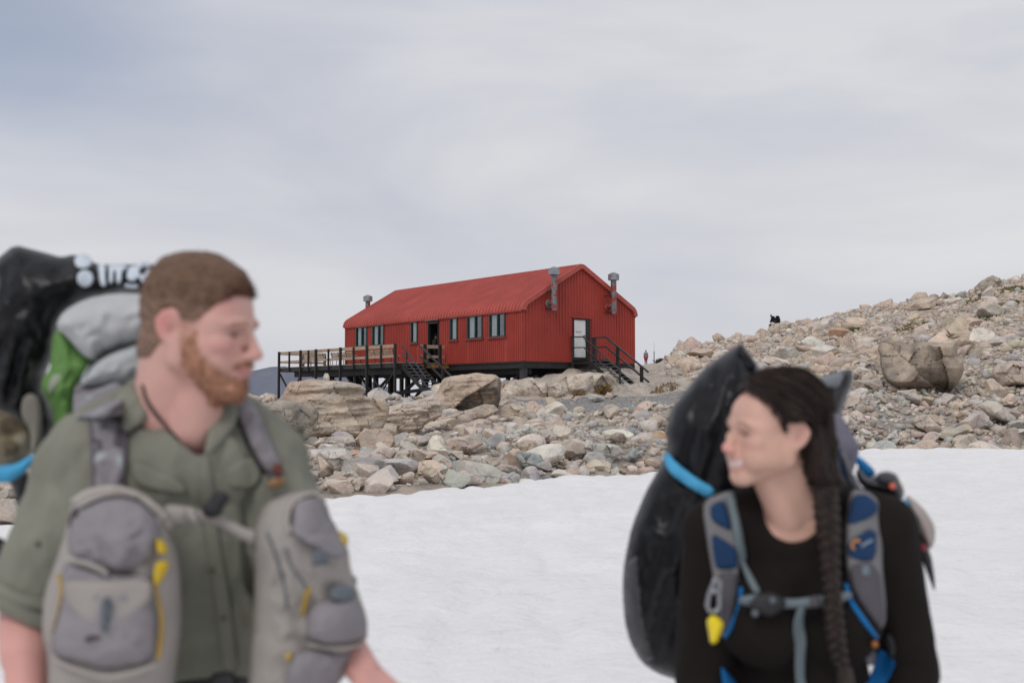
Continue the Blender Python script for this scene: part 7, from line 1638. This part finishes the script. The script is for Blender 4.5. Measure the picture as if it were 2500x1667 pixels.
fingers(mb, W1, (0.05, -0.3, -1), (0.3, 1, 0), (0.9, -0.2, 0.1), 0.92); fingers(mb, W2, (-0.05, -0.3, -1), (-0.3, 1, 0), (-0.9, -0.2, 0.1), 0.92)
cxw = P(1955, 1690, 2.28).x
for sg in (-1, 1):
    mb.capsule((cxw + sg * 0.085, 2.28, 0.83), (cxw + sg * 0.09, 2.26, 0.46), 0.085, 0.054); mb.capsule((cxw + sg * 0.09, 2.26, 0.46), (cxw + sg * 0.10, 2.31, 0.09), 0.054, 0.036); mb.capsule((cxw + sg * 0.10, 2.32, 0.06), (cxw + sg * 0.115, 2.15, 0.045), 0.04, 0.036)
V, Fq, Nn = clay(mb, 0.0042, 10)
L = hw_.L(V); hd = (np.linalg.norm(L, axis=1) < 0.19) & (L[:, 2] > -0.15)
colr = np.repeat(np.array((0.645, 0.395, 0.30))[None], len(V), 0)
blend((0.74, 0.42, 0.37), 0.5 * np.clip(fbm(V * 9, 3, 170) + 0.2, 0, 1))
for sg in (-1, 1):
    blend((0.74, 0.36, 0.32), 0.40 * np.where(hd, gauss(L, (sg * 0.044, 0.075, -0.028), (0.026, 0.03, 0.018)), 0)); blend((0.70, 0.36, 0.31), 0.6 * gauss(L, (sg * 0.084, -0.022, 0.0), (0.012, 0.022, 0.032))); blend((0.42, 0.22, 0.18), 0.6 * gauss(L, (sg * 0.080, -0.012, -0.004), (0.006, 0.007, 0.010)))  # cheek and ear tints; shade in the ear hollow is painted on
    blend((0.13, 0.075, 0.06), 0.75 * np.where(hd, np.clip(1 - np.abs(L[:, 2] - 0.023 + 0.35 * np.maximum(0, np.abs(L[:, 0]) - 0.034)) / 0.0042, 0, 1) * (np.abs(L[:, 0] - sg * 0.033) < 0.020) * (L[:, 1] > 0.05), 0))
    blend((0.40, 0.23, 0.19), 0.65 * np.where(hd, gauss(L, (sg * 0.034, 0.083, 0.003), (0.020, 0.02, 0.009)), 0)); blend((0.06, 0.035, 0.03), 0.9 * np.where(hd, gauss(L, (sg * 0.034, 0.085, -0.001), (0.014, 0.02, 0.0032)), 0))
blend((0.78, 0.30, 0.28), 0.75 * np.where(hd, gauss(L, (0, 0.118, -0.034), (0.017, 0.022, 0.014)), 0))
ry = np.abs(L[:, 0]); mz = L[:, 2] - 0.28 * np.maximum(0, ry - 0.012) ** 1.0 * 1.0        # the corners of the mouth turn up
blend((0.66, 0.27, 0.27), 0.75 * np.where(hd & (L[:, 1] > 0.048), np.clip(1 - (np.abs(mz + 0.0665) / 0.0155) ** 4, 0, 1) * np.clip((0.042 - ry) / 0.006, 0, 1), 0))
blend((0.68, 0.63, 0.58), 0.9 * np.where(hd & (L[:, 1] > 0.048), np.clip(1 - (np.abs(mz + 0.0655) / 0.0070) ** 4, 0, 1) * np.clip((0.036 - ry) / 0.004, 0, 1), 0))
for sg in (-1, 1): blend((0.30, 0.13, 0.11), 0.7 * np.where(hd, gauss(L, (sg * 0.040, 0.070, -0.056), (0.005, 0.02, 0.006)), 0)); blend((0.55, 0.33, 0.27), 0.40 * np.where(hd, np.clip(1 - np.abs(ry - np.interp(L[:, 2], [-0.062, -0.045, -0.035], [0.040, 0.030, 0.020])) / 0.003, 0, 1) * (L[:, 2] > -0.066) * (L[:, 2] < -0.034) * (L[:, 1] > 0.05), 0))
mesh_obj('body', V, Fq, M_skin, wom, smooth=True, col=np.clip(colr, 0.01, 0.95))
WB = BVHTree.FromPolygons([tuple(v) for v in V], Fq)
mb = MB()
for k in range(-4, 5): hw_.ell(mb, (k * 0.0054, 0.0920 - 0.0007 * k * k, -0.0650 + 0.00018 * k * k), (0.0026, 0.0028, 0.0046))
mb.obj('teeth', simple('teeth_enamel', (0.70, 0.66, 0.61), 0.35, 0.03, 30, 0), wom, smooth=True)
for sg in (-1, 1):
    mb = MB(); hw_.ell(mb, (sg * 0.0325, 0.0708, -0.0010), (0.0115, 0.0115, 0.0075)); ey = mb.obj('eye', simple('eye_white', (0.5, 0.45, 0.42), 0.2, 0.02, 5, 0), wom, smooth=True)
    mb = MB(); hw_.ell(mb, (sg * 0.0325, 0.0816, -0.0015), (0.0045, 0.0022, 0.0038)); mb.obj('iris', simple('dark_iris', (0.02, 0.012, 0.01), 0.15, 0.1, 5, 0), ey, smooth=True)
# hair swept back from the forehead over the ear
ln = fbm(V * 38, 3, 171) * 0.004
r, f, u = np.abs(L[:, 0]), L[:, 1], L[:, 2]
lim = np.interp(f + ln, [-0.12, -0.05, -0.03, -0.005, 0.012, 0.030, 0.050, 0.070, 0.090], [-0.12, -0.11, -0.06, 0.022, 0.006, 0.040, 0.070, 0.090, 0.104])
hl = u - lim
w_ = np.where((np.linalg.norm(L, axis=1) < 0.2) & (L[:, 2] > -0.125), np.clip(hl / 0.016 + 0.15, 0, 1), 0) * np.where((r > 0.0745) & (u < 0.022) & (f > -0.036), 0, 1)
Fc = np.array([min(w_[i] for i in f_) for f_ in Fq]); used = [f_ for f_, k in zip(Fq, Fc > 0.03) if k]; ids = np.array(sorted({i for f_ in used for i in f_})); mp3 = {o: n for n, o in enumerate(ids)}
ww = w_[ids]; Ls = L[ids]
st = fbm(np.stack([Ls[:, 0] * 60, (Ls[:, 1] * 0.35 + Ls[:, 2] * 0.35) * 12, (Ls[:, 1] - Ls[:, 2]) * 70], -1), 3, 175)
off = (0.008 + 0.006 * np.clip((Ls[:, 2]) / 0.1, 0, 1) + 0.010 * np.clip(-Ls[:, 1] / 0.08, 0, 1)) * np.sqrt(ww) + 0.0045 * st * ww - 0.0035 * (1 - np.clip(ww * 3, 0, 1))
hair = mesh_obj('hair', V[ids] + Nn[ids] * off[:, None], [[mp3[i] for i in f_] for f_ in used], M_hairlong, wom, smooth=True)
HB = BVHTree.FromPolygons([tuple(v) for v in (V[ids] + Nn[ids] * off[:, None])], [[mp3[i] for i in f_] for f_ in used])
fib = np.random.default_rng(41); nS, nK = 2600, 11; st_ids = fib.choice(ids[ww > 0.3], nS); pts = np.zeros((nS, nK, 3)); q_ = V[st_ids].copy()
frnt = ids[(ww > 0.05) & (ww < 0.6) & (Ls[:, 1] > 0.0)]; q_[:700] = V[fib.choice(frnt, 700)]
for k in range(nK):
    ql = hw_.L(q_)
    for i in range(nS):
        h_ = HB.find_nearest(Vector(q_[i])); q_[i] = h_[0] + h_[1] * (0.002 + 0.0025 * ((i * 7) % 5) / 5) if h_[0] is not None else q_[i]
    pts[:, k] = q_
    s_ = np.clip(np.abs(ql[:, 0]) / 0.07, 0, 1)[:, None]; dl = np.array((0, -1.0, -0.15)) * (1 - s_) + np.array((0, -0.75, -0.62)) * s_; dl = dl + np.stack([-0.5 * np.sign(-ql[:, 0]) * (np.abs(ql[:, 0]) < 0.05), 0 * ql[:, 0], 0 * ql[:, 0]], 1) * 0.35
    q_ = q_ + (dl @ np.array(hw_.M).T) * 0.0095
strand_mesh('hair_strands', pts, 0.0009 * fib.uniform(0.6, 1.4, nS), np.array((0.034, 0.021, 0.0155))[None] * fib.uniform(0.4, 2.2, nS)[:, None], M_hair, hair)
mb = MB()      # the mass that falls behind the ear to the shoulder
for k in range(46):
    t0 = RNG.uniform(); a = Vector((-0.066 + 0.02 * RNG.normal() * 0.4, -0.035 - 0.055 * t0, 0.055 - 0.03 * RNG.uniform())); b_ = Vector((-0.080 + 0.006 * RNG.normal(), -0.045 - 0.045 * t0, -0.02)); c_ = Vector((-0.068 + 0.01 * RNG.normal(), -0.050 - 0.055 * t0, -0.085))
    e_ = P(2012 + 34 * (t0 - .4) + RNG.normal() * 5, 1205, 2.165 + 0.01 * RNG.normal()); mb.tube([hw_.W(*a), hw_.W(*b_), hw_.W(*c_), hw_.W(*c_).lerp(e_, .5) + Vector((0.006 * RNG.normal() + 0.012, 0, 0)), e_], [0.006, 0.011, 0.012, 0.012, 0.010], 8)
mb.obj('side_hair', M_hairlong, hair, smooth=True)
# braid: three strands over each other
path = [(2014, 1185, 2.150), (2018, 1250, 2.135), (2024, 1330, 2.125), (2028, 1410, 2.105), (2034, 1480, 2.085), (2040, 1550, 2.075), (2052, 1620, 2.085)]
pw = [P(*p) for p in path]
def along(t):
    x = t * (len(pw) - 1); i = min(int(x), len(pw) - 2); return pw[i].lerp(pw[i + 1], x - i)
mb = MB(); nB = 90
for s_ in range(3):
    pts = []; rs = []
    for k in range(nB + 1):
        t = k / nB; ph = 2 * math.pi * (t * 6.0 + s_ / 3); wd = 0.0135 * (1 - 0.35 * t) * (1 + 0.15 * math.sin(9 * t))
        pts.append(along(t) + Vector((wd * math.sin(ph), -0.008 * math.sin(2 * ph), 0))); rs.append(0.0112 * (1 - 0.40 * t))
    mb.tube(pts, rs, 9)
e_ = pw[-1]; mb.tube([e_, e_ + Vector((0.008, 0.004, -0.012)), e_ + Vector((0.014, 0.01, -0.05)), e_ + Vector((0.020, 0.02, -0.085))], [0.010, 0.015, 0.017, 0.004], 10)
mb.obj('braid', simple('braid_hair', (0.030, 0.0175, 0.013), 0.45, 0.5, 60, 0.7, 260), wom, smooth=True)
# long-sleeved black top with a scooped neck
mb = MB(); wtorso(mb, 0.013); mb.capsule(S1, E1, 0.062, 0.056); mb.capsule(E1, W1, 0.054, 0.036); mb.capsule(S2, E2, 0.062, 0.056); mb.capsule(E2, W2, 0.054, 0.036)
Vs, Fs, Ns = clay(mb, 0.006, 6); Vs = wrinkle(Vs, Ns, 0.004, 9, 190, (1, 1, 0.6))
fcn = projv(np.array([Vs[list(f_)].mean(0) for f_ in Fs])); fy = np.array([Vs[list(f_)].mean(0) for f_ in Fs])
SCOOP = B0([(1000, 900), (1060, 1040), (1080, 1110), (1100, 1205), (1150, 1275), (1240, 1318), (1340, 1310), (1420, 1255), (1455, 1180), (1480, 1100), (1500, 900)])
V2, F2 = drop(Vs, Fs, ~((inside(SCOOP, fcn) & (fy[:, 1] < 2.27)) | (fy[:, 2] < 0.86))); V2 = fair_edges(V2, F2)
M_top = cloth('black_merino', (0.012, 0.0088, 0.008), 0.15, 0.3, 0.9)
top_ = mesh_obj('top', V2, F2, M_top, wom, smooth=True); sm = top_.modifiers.new('t', 'SOLIDIFY'); sm.thickness = 0.003; sm.offset = -1
TOPB = BVHTree.FromPolygons([tuple(v) for v in Vs], Fs)
legs(wom, cxw, 2.28, 0.86, 0.92, cloth('black_legging_cloth', (0.02, 0.02, 0.022)), M_boot)

# ------------------------------------------------------------------ what the woman carries
wp = empty('backpack', P(1960, 1690, 2.5), 'navy blue and grey backpack with a chest strap on the woman', 'backpack')
M_navy = cloth('navy_mesh', (0.014, 0.045, 0.115), 0.15, 0.4, 0.75); M_gtrim = cloth('grey_strap_trim', (0.20, 0.195, 0.20), 0.08, 0.3); M_gwebb = cloth('blue_grey_webbing', (0.16, 0.20, 0.215), 0.08, 0.3, 0.7); M_sfoam = cloth('slate_strap_foam', (0.095, 0.09, 0.10), 0.12, 0.4)
M_blue = cloth('bright_blue_webbing', (0.012, 0.16, 0.42), 0.1, 0.3, 0.6); M_sky = cloth('light_blue_strap_cloth', (0.085, 0.40, 0.68), 0.08, 0.2, 0.6); M_lila = cloth('lilac_grey_nylon', (0.17, 0.16, 0.20), 0.12, 0.3, 0.7)
patch('pack_body', B0([(1250, 700), (1330, 480), (1560, 480), (1640, 600), (1690, 700), (1690, 760), (1640, 900), (1900, 1150), (2100, 1500), (2120, 2100), (1250, 2100), (1200, 1300)]), M_lila, wp, Y=2.50, thick=0.08, back=0.14, wr=0.01, seed=31)
patch('side_panel', B0([(1560, 700), (1600, 760), (1660, 900), (1680, 1010), (1620, 1000), (1570, 850)]), M_navy, wp, Y=2.38, thick=0.03); patch('side_trim', B0(band([(1585, 740), (1620, 830), (1660, 960)], 34)), M_gtrim, wp, Y=2.35, thick=0.014)
a1, A1B = patch('shoulder_strap', B0([(692, 1100), (722, 1035), (860, 985), (900, 1000), (935, 1200), (940, 1350), (925, 1500), (925, 1640), (900, 1780), (850, 1900), (812, 1930), (800, 1760), (765, 1560), (722, 1320)]), M_gtrim, wp, on=TOPB, off=0.003, thick=0.020, rim=0.2, seed=32)
patch('navy_panel', B0([(738, 1085), (800, 1052), (838, 1052), (885, 1240), (860, 1240), (750, 1180)]), M_navy, a1, on=[A1B], off=0.002, thick=0.007, hug=True); patch('navy_panel', B0([(748, 1255), (830, 1300), (905, 1350), (918, 1400), (912, 1490), (780, 1490), (762, 1400)]), M_navy, a1, on=[A1B], off=0.002, thick=0.007, hug=True)
patch('foam_panel', B1([(780, 870), (912, 855), (918, 1000), (875, 1180), (822, 1270), (808, 1120)]), M_sfoam, a1, on=[A1B, TOPB], off=0.004, thick=0.010, hug=True); patch('edge_binding', B1([(918, 950), (955, 955), (950, 1020), (930, 1080), (880, 1230), (840, 1290), (822, 1270), (880, 1150), (922, 1040)]), M_blue, a1, on=[A1B, TOPB], off=0.004, thick=0.008, hug=True)
patch('lifter_strap', B0([(838, 1000), (890, 1000), (945, 1220), (975, 1400), (965, 1440), (1010, 1520), (1075, 1640), (1020, 1650), (960, 1530), (915, 1400), (880, 1200)]), M_gwebb, a1, on=[A1B, TOPB], off=0.012, thick=0.008, hug=True)
a2, A2B = patch('shoulder_strap', B0([(1628, 1010), (1660, 975), (1740, 985), (1835, 1055), (1862, 1120), (1848, 1300), (1840, 1440), (1870, 1780), (1840, 1880), (1760, 1800), (1660, 1660), (1612, 1500), (1600, 1300), (1612, 1150)]), M_gtrim, wp, on=TOPB, off=0.003, thick=0.020, rim=0.2, seed=33)
patch('navy_panel', B0([(1650, 1015), (1740, 1005), (1815, 1070), (1808, 1130), (1620, 1235), (1625, 1120)]), M_navy, a2, on=[A2B], off=0.002, thick=0.007, hug=True); p3_, P3B = patch('navy_panel', B0([(1612, 1315), (1805, 1205), (1800, 1420), (1720, 1445), (1625, 1430)]), M_navy, a2, on=[A2B], off=0.002, thick=0.007, hug=True)
patch('emblem', B0(band([(1700, 1315), (1680, 1300), (1650, 1315), (1645, 1345), (1662, 1362)], 20)), simple('orange_print', (0.60, 0.27, 0.07), 0.6), p3_, on=[P3B, A2B], off=0.004, thick=0.002, hug=True); patch('lettering', B0(band([(1705, 1345), (1740, 1318), (1780, 1300)], 15)), simple('pale_print', (0.30, 0.38, 0.45), 0.6), p3_, on=[P3B, A2B], off=0.004, thick=0.002, hug=True)
patch('foam_panel', B1([(1622, 810), (1815, 800), (1860, 1130), (1832, 1230), (1760, 1140), (1660, 1000)]), M_sfoam, a2, on=[A2B, TOPB], off=0.004, thick=0.010, hug=True); patch('strap_tab', B1([(1700, 820), (1765, 810), (1760, 890), (1705, 890)]), M_gwebb, a2, on=[A2B, TOPB], off=0.014, thick=0.008, hug=True)
patch('edge_binding', B1([(1590, 925), (1628, 930), (1640, 1020), (1760, 1190), (1822, 1280), (1800, 1295), (1700, 1170), (1620, 1050)]), M_blue, a2, on=[A2B, TOPB], off=0.004, thick=0.008, hug=True)
patch('side_webbing', B1([(1810, 1345), (1850, 1350), (1925, 1430), (1900, 1500), (1850, 1600), (1690, 1640), (1780, 1480)]), M_blue, wp, on=TOPB, off=0.006, thick=0.012); patch('side_webbing', B1([(805, 1450), (840, 1480), (910, 1560), (930, 1640), (830, 1640)]), M_blue, wp, on=TOPB, off=0.006, thick=0.012)
patch('cord_lock', B1(disc(1795, 1322, 24)), simple('orange_plastic', (0.58, 0.20, 0.03), 0.4), wp, on=TOPB, off=0.02, thick=0.018); patch('buckle', B1([(1850, 1240), (1905, 1260), (1930, 1370), (1890, 1440), (1860, 1340)]), M_web, wp, on=TOPB, off=0.006, thick=0.016)
st_, STB = patch('sternum_strap', B1([(925, 1015), (1060, 995), (1230, 1035), (1480, 1005), (1645, 975), (1650, 1030), (1480, 1080), (1250, 1092), (1060, 1085), (925, 1065)]), M_gwebb, wp, Y=2.115, thick=0.010, rim=0.5)
patch('buckle', B1([(990, 1060), (1040, 1000), (1130, 985), (1200, 1010), (1235, 1060), (1190, 1110), (1130, 1150), (1050, 1120), (1010, 1110)]), M_web, st_, Y=2.105, thick=0.018); patch('slider', B1([(1380, 1010), (1440, 1005), (1450, 1085), (1385, 1090)]), M_sfoam, st_, Y=2.105, thick=0.012)
patch('buckle_clip', B1(disc(1030, 1120, 26)), M_gweb, st_, Y=2.10, thick=0.012); patch('buckle_clip', B1(disc(1140, 1040, 24)), M_gweb, st_, Y=2.085, thick=0.01)
patch('hanging_webbing', B1([(1300, 1080), (1350, 1070), (1335, 1180), (1358, 1290), (1345, 1420), (1345, 1560), (1390, 1660), (1300, 1660), (1282, 1500), (1285, 1350), (1268, 1200)]), M_gwebb, st_, on=TOPB, off=0.010, thick=0.008)
# clipped to the strap
cb = empty('carabiner', P(1450 + 770 / 2.6133, 1067 + 1110 / 2.6133, 2.10), 'small silver carabiner hanging on the woman\'s shoulder strap', 'carabiner')
def wpt(x, y, Y): return P(1450 + x / 2.6133, 1067 + y / 2.6133, Y)
mb = MB(); mb.tube([wpt(*p, 2.105) for p in [(770, 895), (805, 920), (800, 980), (800, 1080), (775, 1115), (740, 1110), (722, 1070), (735, 1000), (755, 950)]], 0.0042, 8, cap=False, closed=True); mb.obj('ring', M_galv, cb, smooth=True)
mb = MB(); mb.tube([wpt(745, 985, 2.10), wpt(790, 980, 2.10)], 0.005, 8); mb.obj('gate', M_galv, cb, smooth=True)
patch('whistle', B1([(716, 1165), (755, 1128), (800, 1148), (832, 1190), (812, 1245), (785, 1315), (742, 1318), (732, 1245)]), simple('yellow_plastic', (0.86, 0.66, 0.01), 0.35, 0.05, 10, 0), None, Y=2.105, thick=0.020, back=0.012, base=wpt(770, 1320, 2.105), label='bright yellow whistle hanging under the carabiner', cat='whistle')
# the big black pack cover behind her
bs = empty('black_pack_liner', P(1750, 1660, 2.62), 'huge glossy black pack liner bag with pointed corners behind the woman', 'bag')
_o, LB = patch('wrap', B0([(940, 40), (985, 95), (1055, 205), (1130, 270), (1330, 300), (1420, 275), (1540, 230), (1655, 205), (1650, 300), (1620, 380), (1590, 470), (1560, 560), (1560, 900), (1400, 1700), (1200, 2240), (700, 2240), (520, 2190), (400, 2150), (300, 2080), (228, 1950), (195, 1820), (182, 1640), (185, 1500), (205, 1380), (240, 1215), (330, 990), (400, 870), (450, 775), (468, 690), (458, 590), (490, 465), (560, 375), (660, 258), (720, 190), (860, 92)]), M_plas, bs, Y=2.62, thick=0.12, back=0.16, wr=0.024, wsc=10, seed=35, rim=0.32, smooth_out=1, wan=(2.0, .5), fine=50)
patch('fold', B0([(905, 95), (935, 45), (985, 110), (1055, 205), (960, 240), (915, 235)]), M_plas, _o, Y=2.57, thick=0.012, wr=0.006, seed=36); patch('fold', B0([(1420, 280), (1540, 235), (1600, 240), (1560, 330), (1470, 340)]), cloth('painted_grey_highlight', (0.22, 0.23, 0.25), 0.1, 0.2, 0.5), _o, Y=2.55, thick=0.012, seed=37)  # the second fold is a grey highlight on the plastic, put in as colour
patch('grey_panel', B1([(190, 830), (290, 730), (300, 950), (330, 1200), (400, 1400), (330, 1430), (230, 1300), (195, 1150)]), simple('charcoal_plastic', (0.055, 0.056, 0.062), 0.35, 0.2, 8, 0.2, 30), _o, on=LB, off=0.003, thick=0.012, hug=True)
patch('sky_blue_strap', B0([(468, 735), (520, 800), (640, 895), (785, 980), (740, 1042), (600, 962), (500, 890), (455, 830), (442, 765)]), M_sky, None, on=LB, off=0.02, thick=0.014, back=0.01, seed=38, hug=True, base=P(1450 + 600 / 2.6133, 820 + 1040 / 2.6133, 2.5), label='light blue strap across the black pack liner left of the woman', cat='strap')
# things on the far side of her pack
patch('blue_compression_strap', B0([(1665, 770), (1700, 770), (1790, 850), (1800, 890), (1740, 910), (1680, 830)]), M_blue, wp, Y=2.40, thick=0.014); patch('light_blue_loop', B0([(1885, 1105), (1950, 1075), (2000, 1025), (2015, 1095), (1925, 1145)]), M_sky, wp, Y=2.34, thick=0.014)
lt = empty('camera', wpt(1880, 390, 2.36), 'black camera with an orange-red dot clipped behind the woman\'s shoulder', 'camera')
_c, CB = patch('camera_body', B0([(1690, 830), (1740, 900), (1790, 900), (1850, 858), (1930, 878), (1955, 930), (1985, 990), (1970, 1045), (1890, 1040), (1820, 1030), (1700, 960), (1665, 880)]), simple('black_plastic_shell', (0.010, 0.010, 0.012), 0.35, 0.2, 10, 0.1, 60), lt, Y=2.36, thick=0.05, back=0.04)
patch('lens_ring', B0(disc(1865, 905, 70, 42)), simple('dark_rubber', (0.03, 0.03, 0.034), 0.6), lt, on=CB, off=0.002, thick=0.014); patch('red_dot', B0(disc(1902, 957, 25)), simple('orange_red_badge', (0.75, 0.13, 0.08), 0.35, 0.05, 8, 0), lt, on=CB, off=0.006, thick=0.006)
patch('pouch', B0([(1985, 1005), (2060, 1055), (2130, 1130), (2178, 1220), (2175, 1320), (2140, 1370), (2070, 1260), (2010, 1140)]), cloth('beige_nylon', (0.40, 0.345, 0.32), 0.1, 0.3), None, Y=2.40, thick=0.05, back=0.05, wr=0.005, seed=39, base=P(2280, 1340, 2.4), label='beige pouch bulging out behind the woman\'s left shoulder', cat='pouch')
patch('dark_side_strap', B0([(1960, 1120), (2020, 1130), (2080, 1260), (2150, 1380), (2178, 1560), (2175, 1640), (2120, 1500), (2060, 1330)]), M_web, wp, Y=2.38, thick=0.02); patch('red_tab', B0(disc(2103, 1350, 17, 24)), simple('crimson_tab', (0.35, 0.01, 0.05), 0.6), wp, Y=2.345, thick=0.01)
